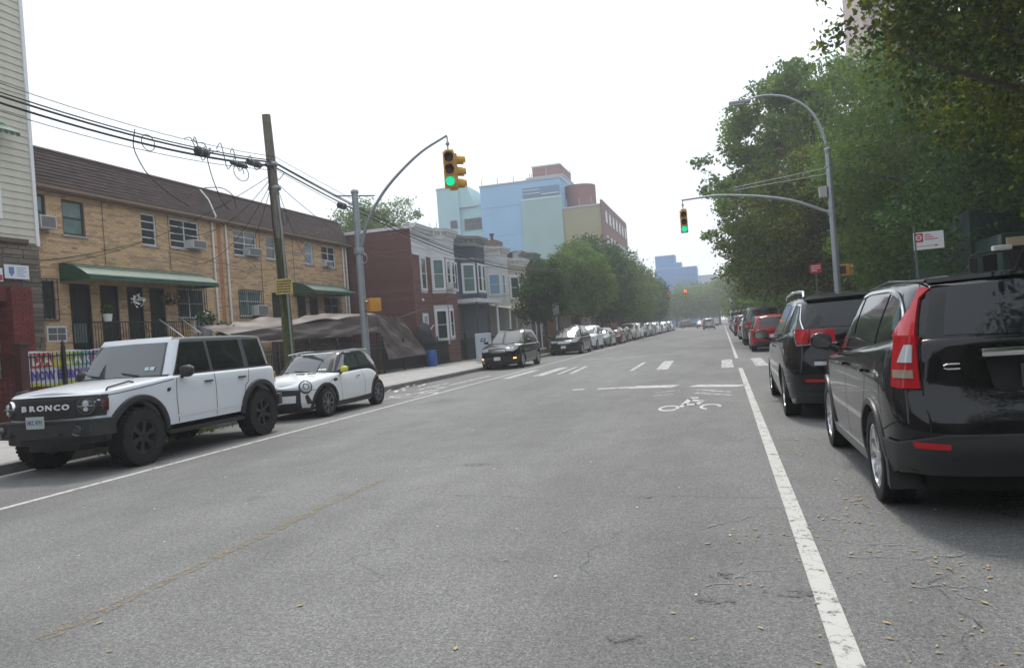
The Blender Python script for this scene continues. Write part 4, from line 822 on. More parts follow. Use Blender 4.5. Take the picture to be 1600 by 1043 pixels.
# fallen leaves and litter on the road
LEAFD = tint_mat('fallen_leaf', [(0, (.34, .25, .09)), (.5, (.42, .34, .16)), (.8, (.26, .15, .06)), (1, (.44, .42, .32))], .8)
mb = MB(); r2 = random.Random(3)
def dead_leaf(x, y, s, tint):
    a = r2.random()*6.28; c, q = math.cos(a), math.sin(a); P = [(-.5, 0, 0), (-.1, .24, .10), (.5, .02, .03), (-.05, -.2, .06)]
    mb.add([(x+(px_*c-py*q)*s, y+(px_*q+py*c)*s, .007+pz*s*.45) for px_, py, pz in P], [(0, 3, 2, 1)], tint)
for i in range(330):
    y = 3.2+r2.random()**1.6*17; x = r2.gauss(.75, .45)
    if r2.random() < .15: x = r2.uniform(-3.5, 1)
    dead_leaf(x, y, r2.uniform(.012, .045), r2.random())
for cx, cy, n in ((1.2, 4.8, 14), (.9, 6.3, 18), (1.5, 4.0, 8), (.62, 8.6, 26), (.75, 9.4, 26), (.72, 5.75, 14), (.55, 12.5, 20), (1.0, 7.0, 6), (.25, 5.5, 8)):
    for i in range(n): dead_leaf(r2.gauss(cx, .11), r2.gauss(cy, .16), r2.uniform(.025, .055), r2.random())
for x, y, s in ((-1.35, 3.42, .055), (-2.5, 3.9, .06), (-3.6, 3.55, .06), (-.35, 3.95, .045), (.65, 3.9, .05), (1.15, 4.2, .06), (-1.5, 4.8, .04), (-.2, 5.2, .05)): dead_leaf(x, y, s, .45)
for i in range(90): dead_leaf(r2.gauss(-10.02, .12), r2.uniform(8, 30), r2.uniform(.04, .08), r2.random())
for i in range(160): dead_leaf(r2.gauss(-9.9, .18), r2.gauss(11.3, .7) if i % 2 else r2.gauss(20.5, 1.2), r2.uniform(.04, .09), r2.random())
tag(mb.build('fallen_leaves', LEAFD, tint=True, fix=False), 'yellow fallen leaves scattered along the white line and gutters', 'fallen leaves', kind='stuff')
mb = MB()
for i in range(70):
    x, y, s = r2.uniform(-7, 2), 3+r2.random()*16, r2.uniform(.008, .018); mb.add([(x, y, .008), (x+s, y, .008), (x+s, y+s*1.4, .01), (x, y+s, .01)], [(0, 1, 2, 3)])
for i in range(16):
    x, y, s = r2.uniform(-10.3, -9.6), r2.uniform(18.6, 24), r2.uniform(.05, .14); mb.add([(x, y, .02), (x+s, y, .01), (x+s, y+s*1.4, .05), (x, y+s, .02)], [(0, 1, 2, 3)])
tag(mb.build('litter', mat('paper_scrap', (.6, .6, .58), .8)), 'small pale scraps of litter on the asphalt and by the kerb', 'litter', kind='stuff')
# ------------------------------------------------------------------ walls, windows
class Wall:
    """wall frame: u along the wall, d outwards, z up"""
    def __init__(s, p0, udir):
        u = Vector((udir[0], udir[1], 0)).normalized(); d = Vector((u.y, -u.x, 0)); s.u, s.d, s.p = u, d, Vector((p0[0], p0[1], 0))
        s.M = Matrix(((u.x, d.x, 0, p0[0]), (u.y, d.y, 0, p0[1]), (0, 0, 1, 0), (0, 0, 0, 1)))
    def faceM(s, u, d, z): q = s.M @ Vector((u, d, z)); return face_M(q, s.d)
def wall_panel(wl, u0, u1, z0, z1, ops, name, m, parent, depth=.22, d=0):
    us = sorted({u0, u1, *[v for o in ops for v in o[:2] if u0 < v < u1]}); zs = sorted({z0, z1, *[v for o in ops for v in o[2:4] if z0 < v < z1]}); mb = MB()
    for i in range(len(us)-1):
        for j in range(len(zs)-1):
            cu, cz = (us[i]+us[i+1])/2, (zs[j]+zs[j+1])/2
            if any(o[0] < cu < o[1] and o[2] < cz < o[3] for o in ops): continue
            mb.add([wl.M @ Vector(p) for p in ((us[i], d, zs[j]), (us[i+1], d, zs[j]), (us[i+1], d, zs[j+1]), (us[i], d, zs[j+1]))], [(0, 1, 2, 3)])
    for o in ops:
        a, b, c, e = o[:4]; q = [(a, c), (b, c), (b, e), (a, e)]
        for k in range(4):
            p, r = q[k], q[(k+1) % 4]; mb.add([wl.M @ Vector(v) for v in ((p[0], d, p[1]), (r[0], d, r[1]), (r[0], d-depth, r[1]), (p[0], d-depth, p[1]))], [(0, 1, 2, 3)])
    return mb.build(name, m, parent, fix=False)
def bricks(wl, u0, u1, z0, z1, ops, m, parent, bl=.205, bh=.0725, j=.010, proud=.007, name='bricks', rs=5, weights=None):
    rr = random.Random(rs); mb = MB(); k = 0; z = z0
    while z+bh-j <= z1+.001:
        u = u0-(bl/2 if k % 2 else 0); zt = z+bh-j
        bl_ops = [o for o in ops if o[2] < zt and o[3] > z]
        run = rr.random()
        while u < u1:
            a, b = max(u, u0), min(u+bl-j, u1)
            if rr.random() < .45: run = rr.random()
            for o in bl_ops:
                if a < o[1] and b > o[0]:
                    if a < o[0]-.03: b = o[0]-.002
                    elif b > o[1]+.03: a = o[1]+.002
                    else: a = b
            if b-a > .03:
                p = proud*rr.uniform(.6, 1.3)
                vs = [wl.M @ Vector(q) for q in ((a, 0, z), (b, 0, z), (b, 0, zt), (a, 0, zt), (a, p, z), (b, p, z), (b, p, zt), (a, p, zt))]
                mb.add(vs, [(4, 5, 6, 7), (0, 1, 5, 4), (2, 3, 7, 6), (1, 2, 6, 5), (3, 0, 4, 7)], min(1, max(0, run*.75+rr.random()*.25)))
            u += bl
        z += bh; k += 1
    return tag(mb.build(name, m, parent, tint=True, fix=False), kind='stuff')
GL_B = mat('window_glass', (.035, .045, .05), .06, ior=1.6, var=.5, vscale=1.2)
GL_G = mat('window_glass_greenish', (.13, .19, .18), .15, ior=1.5, var=.25, vscale=2)
GL_W = mat('window_glass_curtained', (.25, .32, .36), .3, var=.35, vscale=4, stretch=(1, 3, .4))
FRW = mat('white_window_frame', (.62, .64, .66), .5)
FRD = mat('brown_window_frame', (.045, .03, .028), .5)
SILL = mat('stone_sill', (.33, .31, .28), .8, var=.2)
def window(wl, u0, u1, z0, z1, parent, fr=FRW, glass=None, vm=(), hm=(.5,), fw=.05, rec=.09, sill=True, surround=0, grille=False):
    """a window set back in its opening; frame with bars, pane and sill"""
    glass = glass or GL_B; mb = MB()
    def bar(a, b, c, e, d0=-rec, d1=-rec+.05): mb.box(a, b, d0, d1, c, e, wl.M)
    bar(u0, u0+fw, z0, z1); bar(u1-fw, u1, z0, z1); bar(u0+fw, u1-fw, z0, z0+fw); bar(u0+fw, u1-fw, z1-fw, z1)
    for v in vm: uu = u0+(u1-u0)*v; bar(uu-fw*.4, uu+fw*.4, z0+fw, z1-fw, -rec+.003, -rec+.047)
    for v in hm: zz = z0+(z1-z0)*v; bar(u0+fw, u1-fw, zz-fw*.35, zz+fw*.35, -rec+.006, -rec+.044)
    if surround:
        s = surround
        for q in ((u0-s, u0, z0-s, z1+s), (u1, u1+s, z0-s, z1+s), (u0, u1, z1, z1+s), (u0, u1, z0-s, z0)): bar(*q, d0=.0, d1=.035)
    o = mb.build('window', fr, parent)
    mb = MB(); mb.add([wl.M @ Vector(p) for p in ((u0+fw*.8, -rec+.02, z0+fw*.8), (u1-fw*.8, -rec+.02, z0+fw*.8), (u1-fw*.8, -rec+.02, z1-fw*.8), (u0+fw*.8, -rec+.02, z1-fw*.8))], [(0, 1, 2, 3)]); mb.build('pane', glass, o, fix=False)
    if sill: mb = MB(); mb.bbox(u0-.06, u1+.06, -.02, .055, z0-.07, z0-.004, .008, wl.M); mb.build('sill', SILL if not surround else fr, o)
    if grille:
        mb = MB()
        for v in np.linspace(u0-.04, u1+.04, max(5, int((u1-u0)/.11))): mb.box(v-.008, v+.008, .05, .066, z0-.04, z1+.04, wl.M)
        for zz in (z0-.04, (z0+z1)/2, z1+.04): mb.box(u0-.05, u1+.05, .066, .08, zz-.012, zz+.012, wl.M)
        mb.build('window_bars', BLACKM, o)
    return o
def aircon(wl, u0, u1, z0, z1, label, out=.28):
    root = thing('air_conditioner', label, 'air conditioner', wl.M @ Vector(((u0+u1)/2, 0, z0)), group='window air conditioners')
    I = Matrix.Translation(-root.location) @ wl.M
    mb = MB(); mb.bbox(u0, u1, -.1, out, z0, z1, .012, I); mb.build('housing', mat('aircon_casing', (.55, .56, .55), .5, var=.08), root)
    mb = MB(); n = 12
    for i in range(n): zz = z0+.04+(z1-z0-.08)*i/(n-1); mb.box(u0+.04, u1-.04, out+.001, out+.012, zz-.004, zz+.006, I)
    mb.box(u0+.03, u1-.03, out+.0005, out+.003, z0+.03, z1-.03, I); mb.build('vent_grille', mat('aircon_grille', (.22, .22, .22), .6), root)
    return root
def pipe(pts, r, name, m, parent): mb = MB(); mb.tube(pts, r, 8); return mb.build(name, m, parent, smooth=True)
# ---- tan brick terrace with brown mansard
BRK = tint_mat('tan_brick', [(0, (.25, .18, .17)), (.25, (.42, .28, .175)), (.55, (.56, .375, .205)), (.85, (.62, .435, .25)), (1, (.33, .25, .22))], .85, .3, 60)
MORT = mat('mortar_tan', (.44, .36, .27), .9, var=.15)
bt = thing('brick_terrace', 'long two-storey tan brick terrace with brown shingled mansard and green awnings', 'building', (-19, 17.1, 0))
BW = Wall((0, -17.1+0), (0, 1))     # local: building root sits at (-19, 17.1)
BW = Wall((0, 0), (0, 1)); Y0 = 17.1; L = 36.5-Y0
def U(y): return y-Y0
up = [(17.35, 17.90, 5.56, 6.62), (18.47, 19.31, 5.51, 6.59), (21.71, 22.43, 5.50, 6.61), (23.12, 24.71, 5.54, 6.61), (26.80, 28.40, 5.56, 6.62), (29.09, 29.85, 5.58, 6.6), (32.31, 33.04, 5.57, 6.62), (33.87, 35.26, 5.55, 6.62)]
lo = [(17.40, 18.02, 2.94, 4.07), (23.25, 24.76, 2.96, 4.06), (26.88, 28.50, 3.04, 4.10), (33.81, 35.38, 3.15, 4.06)]
dr = [(18.53, 19.34, 1.95, 4.02), (19.70, 20.47, 1.95, 4.02), (20.83, 21.56, 1.95, 4.02), (21.85, 22.62, 1.95, 4.02), (29.26, 30.5, 1.95, 4.10), (31.3, 32.1, 1.95, 4.0), (32.4, 33.2, 1.95, 4.0)]
vt = [(17.64, 18.28, 2.28, 2.69), (24.06, 24.63, 2.44, 2.86)]
OPS = [(U(a), U(b), c, d) for a, b, c, d in up+lo+dr+vt]
wall_panel(BW, 0, L, 0, 6.85, OPS, 'wall', MORT, bt); bricks(BW, 0, L, 1.6, 6.85, OPS, BRK, bt, rs=5)
mb = MB(); mb.box(-9, -.4, .02, L-.02, 0, 7.0); mb.add([(-.4, .02, 0), (-.0, .02, 0), (-.0, .02, 6.8), (-.4, .02, 6.8)], [(0, 1, 2, 3)]); mb.box(-.4, .0, L-.02, L, 0, 6.8); mb.build('building_core', mat('dark_interior', (.03, .028, .027), .9), bt)
# mansard: courses of asphalt shingle on a lean
SH = tint_mat('brown_shingle', [(0, (.036, .023, .023)), (.5, (.044, .028, .028)), (1, (.054, .035, .034))], .95, .5, 30)
mb = MB(); rr = random.Random(2); nc = 11
for k in range(nc):
    z0, z1 = 6.82+1.3*k/nc, 6.82+1.3*(k+1)/nc; x0, x1 = .22-.62*k/nc, .22-.62*(k+1)/nc; y = -.05
    while y < L+.05:
        w = rr.uniform(.22, .42); e = min(y+w, L+.06); t = rr.random(); o = rr.uniform(.012, .022)
        mb.add([(x0+o, y, z0), (x0+o, e, z0), (x1+.002, e, z1), (x1+.002, y, z1), (x0, y, z0), (x0, e, z0)], [(0, 1, 2, 3), (4, 5, 1, 0)], t); y = e
rf = tag(mb.build('roof', SH, bt, tint=True, fix=False))
mb = MB(); mb.add([(.22, -.05, 6.82), (-.4, -.05, 8.12), (-.5, -.05, 8.12), (-.5, -.05, 6.82), (.22, L+.06, 6.82), (-.4, L+.06, 8.12), (-.5, L+.06, 8.12), (-.5, L+.06, 6.82)], [(0, 1, 2, 3), (4, 5, 6, 7)])
mb.box(-9, -.4, -.05, L+.06, 7.9, 8.10); mb.build('roof_end', mat('shingle_dark', (.06, .04, .036), .95), rf)
mb = MB(); mb.bbox(-.47, -.36, -.08, L+.09, 8.105, 8.16, .01); mb.build('roof_coping', mat('coping_metal', (.20, .16, .14), .6), rf)
mb = MB(); mb.bbox(.0, .27, -.03, L+.06, 6.72, 6.82, .01); mb.box(.27, .33, -.03, L+.06, 6.76, 6.84); mb.build('eaves_board', mat('eaves_brown', (.20, .14, .10), .7, var=.15), bt)
st = [dict(fr=FRD, glass=GL_G, fw=.06, sill=True), dict(fr=FRD, glass=GL_G, fw=.07), dict(hm=(.25, .5, .75), vm=()), dict(vm=(.5,), hm=(.25, .5, .75)), dict(vm=(.5,), hm=(.25, .5, .75), glass=GL_B), dict(hm=(.5,)), dict(hm=(.5,), glass=GL_W), dict(vm=(.5,), hm=(.33, .66))]
for (a, b, c, d), k in zip(up, st): window(BW, U(a), U(b), c, d, bt, **k)
for (a, b, c, d), k in zip(lo, [dict(fr=FRD, grille=True, hm=()), dict(vm=(.45,), hm=(.5,), grille=True), dict(vm=(.4,), hm=(.6,), grille=True, glass=GL_G), dict(vm=(.5,), grille=True)]): window(BW, U(a), U(b), c, d, bt, **k)
DOORM = mat('door_dark_green', (.018, .026, .024), .5)
for i, (a, b, c, d) in enumerate(dr):
    mb = MB(); mb.box(U(a), U(b), -.14, -.10, c, d, BW.M); o = mb.build('door', DOORM, bt)
    mb = MB(); mb.box(U(a), U(a)+.06, -.10, -.03, c, d, BW.M); mb.box(U(b)-.06, U(b), -.10, -.03, c, d, BW.M); mb.box(U(a)+.06, U(b)-.06, -.10, -.03, d-.08, d, BW.M)
    for v in np.linspace(U(a)+.1, U(b)-.1, 7): mb.box(v-.008, v+.008, -.05, -.035, c+.05, d-.1, BW.M)
    for zz in (c+.9, c+.1, d-.5): mb.box(U(a)+.06, U(b)-.06, -.055, -.035, zz-.015, zz+.015, BW.M)
    mb.build('security_gate', BLACKM, o)
    mb = MB(); mb.box(U(a)+.16, U(b)-.16, -.10, -.09, c+.25, c+.85 if i == 0 else c+.4, BW.M); mb.build('door_panel', mat('door_lace', (.16, .2, .2), .7) if i == 0 else DOORM, o)
for a, b, c, d in vt:
    mb = MB(); mb.box(U(a)-.03, U(b)+.03, -.02, .03, c-.03, d+.03, BW.M); o = mb.build('vent_frame', FRW, bt); mb = MB(); mb.box(U(a)+.02, U(b)-.02, .031, .034, c+.02, d-.02, BW.M)
    mb.build('vent_louvre', mat('vent_grey', (.12, .12, .12), .6), o); mb = MB(); mb.box(U(a)+.02, U(b)-.02, .035, .042, (c+d)/2-.01, (c+d)/2+.01, BW.M); mb.box((U(a)+U(b))/2-.01, (U(a)+U(b))/2+.01, .035, .042, c+.02, d-.02, BW.M); mb.build('vent_bar', FRW, o)
for y, z0, z1 in ((25.42, 2.0, 6.75), (26.25, 2.0, 6.78), (35.95, 2.2, 6.8), (36.3, 2.2, 6.8)): pipe([(.07, U(y), z0), (.07, U(y), z1)], .038, 'downpipe', WHITEP, bt)
pipe([(.09, U(25.42), 6.75), (.30, U(25.40), 6.92), (.05, U(25.35), 7.6), (-.28, U(25.3), 8.05)], .03, 'downpipe', WHITEP, bt)
mb = MB(); mb.box(.0, .012, U(25.75), U(26.0), 2.0, 6.7); mb.build('brick_stain', mat('rusty_brick', (.36, .17, .10), .9, var=.3, vscale=6), bt)
for y in (20.0, 23.0, 28.6, 31.2): pipe([(.03, U(y), 4.1 if y > 23.5 else 4.7), (.03, U(y), 6.7)], .008, 'conduit', BLACKM, bt)
def awning(y0, y1, z, out, label_=None):
    mb = MB(); g = []; n = int((y1-y0)/.22)
    prof = [(0.02, .50), (.25, .47), (.55, .38), (.85, .22), (out, .05), (out+.01, -.08)]
    for i in range(n+1):
        y = U(y0)+(y1-y0)*i/n
        for d, h in prof: g.append((d, y, z+h+(.012 if i % 2 else 0)))
    mb.grid(g, n+1, len(prof))
    for e in (0, n):
        y = U(y0)+(y1-y0)*e/n; mb.add([(d, y, z+h) for d, h in prof]+[(.02, y, z-.06)], [tuple(range(len(prof)+1))])
    o = mb.build('awning', mat('awning_green', (.018, .075, .048), .5, var=.2, vscale=3), bt, smooth=30)
    mb = MB(); mb.box(out-.02, out+.03, U(y0), U(y1), z+.05, z+.085); mb.box(.6, .64, U(y0), U(y1), z+.355, z+.38); mb.build('awning_trim', mat('awning_trim_pale', (.30, .42, .34), .5), o)
awning(18.2, 24.2, 4.12, 1.1); awning(31.0, 34.9, 4.12, 1.15)
mb = MB(); mb.box(.0, .9, U(18.45), U(22.7), .1, 1.95); mb.build('stoop', mat('stoop_brown', (.13, .10, .085), .9, var=.2), bt)
mb = MB(); mb.box(.0, 1.6, U(29), U(33.4), .1, 1.95); mb.build('stoop', mat('stoop_brown', (.13, .10, .085), .9, var=.2), bt)
for y in (21.2, 22.3, 23.1):
    o = pipe([(.9, U(y), 2.85), (2.6, U(y)+.1, 1.55)], .022, 'handrail', GALV, bt); 
    for f in (0, .5, 1): pipe([(.9+1.7*f, U(y)+.1*f, 2.85-1.3*f), (.9+1.7*f, U(y)+.1*f, 1.95-1.6*f)], .014, 'rail_post', BLACKM, o)
mb = MB()
for y in np.arange(18.5, 22.7, .11): mb.box(.88, .895, U(y), U(y)+.015, 1.95, 2.75)
mb.box(.87, .905, U(18.45), U(22.7), 2.75, 2.79)
for k in range(3):
    cy = U(19.1+k*1.3); mb.tube([(.9, cy+.3*math.cos(t), 2.4+.26*math.sin(t)) for t in np.linspace(0, 6.283, 17)], .012, 5, cap=False)
mb.build('balcony_railing', BLACKM, bt)
for i, (y, z, c, cat_) in enumerate(((18.75, 2.95, (.6, .6, .6), 0),)):
    pass
BWw = Wall((-19, Y0), (0, 1))
aircon(BWw, U(17.38), U(17.92), 5.56, 5.93, 'boxy air conditioner in the leftmost upstairs window beside the pale siding', .35)
aircon(BWw, U(23.9), U(24.66), 5.56, 5.87, 'small air conditioner in the wide upstairs window nearest the white downpipes', .35)
aircon(BWw, U(27.5), U(28.4), 5.58, 5.92, 'wide air conditioner in the upstairs window just right of the white downpipes', .25)
aircon(BWw, U(27.75), U(28.5), 3.06, 3.5, 'large air conditioner in the barred lower window above the brown tarpaulin', .3)
aircon(BWw, U(33.95), U(34.6), 5.57, 5.82, 'small air conditioner in the rightmost upstairs window of the brick terrace', .2)
# potted plants and small things on the stoop
def leafclump(c, r, n, s, m, name, parent=None, seed=1, tint=(0, 1)):
    rs = np.random.RandomState(seed); v = rs.normal(size=(n, 3)); v /= np.linalg.norm(v, axis=1)[:, None]; v = v*np.cbrt(rs.rand(n))[:, None]*np.array(r)+np.array(c)
    return leaves_mesh(v, s, m, name, parent, rs, tint)
def leaves_mesh(P, s, m, name, parent, rs, tint=(0, 1), droop=0.0, tints=None):
    n = len(P); a = rs.normal(size=(n, 3)); a[:, 2] -= droop; a /= np.linalg.norm(a, axis=1)[:, None]
    b = rs.normal(size=(n, 3)); b -= a*np.sum(a*b, 1)[:, None]; b /= np.linalg.norm(b, axis=1)[:, None]; c_ = np.cross(a, b)
    sz = (s*rs.uniform(.6, 1.3, n))[:, None]; V = np.empty((n, 4, 3))
    V[:, 0] = P-a*sz*.5; V[:, 1] = P+b*sz*.27+c_*sz*.08; V[:, 2] = P+a*sz*.5; V[:, 3] = P-b*sz*.27+c_*sz*.08
    me = bpy.data.meshes.new(name); me.vertices.add(4*n); me.vertices.foreach_set('co', V.reshape(-1)); me.loops.add(4*n); me.loops.foreach_set('vertex_index', np.arange(4*n))
    me.polygons.add(n); me.polygons.foreach_set('loop_start', np.arange(0, 4*n, 4)); me.update(calc_edges=True); me.validate()
    at = me.attributes.new('tint', 'FLOAT', 'FACE'); at.data.foreach_set('value', tints if tints is not None else rs.uniform(tint[0], tint[1], n)); me.materials.append(m)
    return link(bpy.data.objects.new(name, me), parent)
GREEN = tint_mat('leaf_green', [(0, (.022, .045, .012)), (.5, (.05, .095, .022)), (1, (.11, .17, .04))], .6, transl=.35)
LILAC = mat('flower_pale', (.6, .55, .6), .7)
def potplant(x, y, z, lab, potc, s=.25, fl=None):
    t = thing('potted_plant', lab, 'plant', (x, y, z)); mb = MB(); mb.lathe([(.001, 0), (s*.38, 0), (s*.5, s*.8), (s*.42, s*.8), (s*.4, s*.7)], 14, 'z'); mb.build('pot', mat('pot_%s' % lab.split()[0], potc, .6), t)
    leafclump((0, 0, s*1.3), (s*.7, s*.7, s*.6), 160, s*.35, GREEN, 'foliage', t, seed=int(x*10+y*7) % 99)
    if fl: leafclump((0, 0, s*1.4), (s*.7, s*.7, s*.5), 40, s*.25, fl, 'flowers', t, seed=4)
    return t
potplant(-18.05, 18.95, 2.79, 'white flower pot hanging on the railing by the leftmost dark door', (.6, .62, .62), .28)
potplant(-17.9, 23.3, 2.2, 'grey planter with trailing greenery beside the barred ground floor window', (.35, .37, .4), .5, LILAC)
potplant(-17.6, 23.9, 1.7, 'dark tub of leafy greenery at the foot of the handrail', (.05, .05, .06), .55)
t = thing('hanging_basket', 'pink flowered basket hanging under the long green awning', 'plant', (-18.2, 21.9, 3.55)); leafclump((0, 0, 0), (.32, .32, .25), 240, .09, GREEN, 'foliage', t, seed=8); leafclump((0, 0, .02), (.34, .34, .25), 60, .08, mat('flower_pink', (.5, .12, .2), .7), 'flowers', t, seed=9); mb = MB(); mb.tube([(0, 0, 0), (0, 0, .6)], .006, 5); mb.lathe([(.001, -.2), (.15, -.16), (.2, -.03)], 12, 'z'); mb.build('basket', BLACKM, t)
t = leafclump((-18.0, 20.2, 3.45), (.1, .35, .22), 60, .10, mat('flower_white', (.75, .75, .72), .7), 'white_flowers', seed=11); tag(t, 'string of white paper flowers hanging in front of the second dark door', 'garland')
# ---- pale siding house at the far left
sh = thing('siding_house', 'tall house with cream clapboard over brown stone at the left edge', 'building', (-18.5, 9, 0)); SW = Wall((0, 0), (0, 1))
wl_ = 8.1
mb = MB(); mb.box(-9, -.03, 0, wl_-.01, 0, 13.2); mb.build('house_core', mat('house_core', (.25, .24, .2), .9), sh)
SIDE = mat('cream_clapboard', (.52, .50, .42), .6, var=.1, vscale=3)
me = MB(); me.add([(0, 0, 0), (0, wl_, 0), (.028, wl_, 0), (.028, 0, 0), (.004, 0, .205), (.004, wl_, .205)], [(3, 2, 5, 4), (0, 1, 2, 3), (1, 5, 2), (0, 3, 4)]); cm = me.mesh('clapboard', SIDE, fix=False)
for k in range(41): o = link(bpy.data.objects.new('clapboard', cm), sh); o.location = (0, 0, 5.02+k*.2)
mb = MB(); mb.bbox(-.02, .06, wl_-.10, wl_+.01, 4.95, 13.3, .01); mb.build('corner_board', WHITEP, sh)
mb = MB(); mb.box(.03, .06, wl_-1.35, wl_-1.1, 5.6, 8.0); mb.build('ornamental_trim', WHITEP, sh)
rr = random.Random(4); z = 2.0-.0; STN = tint_mat('brown_stone', [(0, (.10, .085, .07)), (.5, (.15, .125, .10)), (1, (.19, .165, .13))], .9, .6, 25); sm = []
for v in (.15, .35, .55, .75, .95):
    m1 = MB(); m1.bbox(0, 1, 0, 1, 0, 1, .04); x = m1; x.t = [v]*len(x.f); sm.append(x.mesh('stone', STN, tint=True))
while z < 5.0:
    hgt = rr.choice((.09, .12, .15)); y = 4.6
    while y < wl_-.02:
        w = min(rr.uniform(.25, .6), wl_-y)
        if w > .03: o = link(bpy.data.objects.new('stone', rr.choice(sm)), sh); o.location = (-.02, y, z); o.scale = (.02+rr.uniform(.02, .045), w-.012, hgt-.012)
        y += w
    z += hgt
mb = MB(); mb.bbox(-.02, .12, 0, wl_-.4+.0, 4.98, 5.1, .01); mb.build('band_course', mat('band_brown', (.10, .07, .06), .8), sh)
RB = tint_mat('red_painted_brick', [(0, (.10, .014, .013)), (.6, (.15, .02, .018)), (1, (.20, .04, .034))], .8)
rc = thing('brick_column', 'dark red painted brick column in front of the brown stone wall', 'column', (-18.0, 15.7, 0)); cw = Wall((0, 0), (0, 1)); cw2 = Wall((-.6, 0), (1, 0))
mb = MB(); mb.box(-.6, 0, 0, .62, 0, 3.72); mb.build('column_core', mat('mortar_red', (.10, .02, .02), .9), rc); bricks(cw, 0, .62, 0, 3.72, [], RB, rc, rs=8); bricks(cw2, 0, .6, 0, 3.72, [], RB, rc, rs=9)
rw = thing('yard_wall', 'low red brick wall behind the black iron gate at lower left', 'wall', (-15.2, 6, 0)); mb = MB(); mb.box(-.25, 0, 0, 9.5, .1, 1.35); mb.build('wall_core', mat('mortar_red', (.10, .02, .02), .9), rw); bricks(Wall((0, 0), (0, 1)), 0, 9.5, .15, 1.35, [], RB, rw, rs=10)
# shop-like ground floor: window, door recess and signs
window(SW, 5.1, 6.6, 1.6, 3.3, sh, fr=FRW, glass=GL_W, hm=(.33, .66)); mb = MB(); mb.box(-.02, .35, 4.4, 6.7, 3.35, 3.75); mb.build('door_lintel', mat('dark_red_trim', (.12, .02, .02), .7), sh)
o = thing('wall_sign', 'small white signboard with a blue shield on the brown stone wall', 'sign', (-18.40, 15.9, 4.16)); mb = MB(); mb.bbox(0, .03, -.02, .72, -.18, .2, .006); mb.build('sign_board', mat('sign_white', (.66, .69, .74), .5), o)
mb = MB(); mb.prism([(.10, .14), (.26, .14), (.26, -.02), (.18, -.12), (.10, -.02)], .031, .034, 'yz'); mb.build('shield', mat('sign_blue', (.12, .2, .4), .5), o)
mb = MB()
for k in range(5): mb.box(.031, .034, .34, .34+(.3, .24, .3, .2, .26)[k], .12-k*.055, .135-k*.055)
mb.build('small_print', mat('sign_blue', (.12, .2, .4), .5), o)
o = thing('wall_sign', 'second signboard with a red panel cut off by the left edge', 'sign', (-18.40, 15.1, 4.05)); mb = MB(); mb.bbox(0, .03, 0, .72, -.16, .2, .006); mb.build('sign_board', mat('sign_white', (.66, .69, .74), .5), o); mb = MB(); mb.box(.031, .034, .45, .7, -.13, .02); mb.build('red_panel', mat('sign_red', (.4, .04, .04), .5), o)
o = thing('window_awning', 'small scalloped green metal awning over the siding house window', 'awning', (-18.45, 14.2, 7.9)); mb = MB()
for i in range(12): y = i*.17; mb.add([(0, y, .35), (0, y+.16, .35), (.55, y+.16, .0), (.55, y, .0), (.56, y+.16, -.08), (.56, y+.08, -.13), (.56, y, -.08)], [(0, 1, 2, 3), (3, 2, 4, 5, 6)])
mb.build('awning_panels', mat('awning_green', (.035, .12, .075), .45), o); mb = MB(); mb.box(.54, .57, 0, 2.0, -.01, .015); mb.build('awning_edge', WHITEP, o)
window(SW, 5.3, 6.6, 5.6, 7.6, sh, fr=FRW, glass=GL_G, hm=(.5,), rec=-.03, surround=.07)
# ------------------------------------------------------------------ row houses with bays
def siding(wl, u0, u1, z0, z1, ops, m, parent, step=.22, proud=.02, name='siding_board', stuff=False):
    """overlapping boards cut round the openings"""
    if stuff: one = MB()
    z = z0
    while z < z1-.01:
        e = min(z+step, z1); cuts = sorted([(o[0]-.1, o[1]+.1) for o in ops if o[2]-.1 < e and o[3]+.1 > z]); segs = []; a = u0
        for c, d in cuts:
            if c > a: segs.append((a, min(c, u1)))
            a = max(a, d)
        if a < u1: segs.append((a, u1))
        for a, b in segs:
            if b-a < .02: continue
            mb = one if stuff else MB(); t = rnd.random()
            mb.add([wl.M @ Vector(p) for p in ((a, .002, e), (b, .002, e), (b, proud, z+.004), (a, proud, z+.004), (b, 0, z+.004), (a, 0, z+.004))], [(0, 1, 2, 3), (3, 2, 4, 5), (1, 4, 2), (0, 3, 5)], t)
            if not stuff: mb.build(name, m, parent, tint=True, fix=False)
        z = e
    if stuff: return tag(one.build(name, m, parent, tint=True, fix=False), kind='stuff')
def segwall(pts, i): a, b = pts[i], pts[i+1]; w = Wall(a, (b[0]-a[0], b[1]-a[1])); return w, math.hypot(b[0]-a[0], b[1]-a[1])
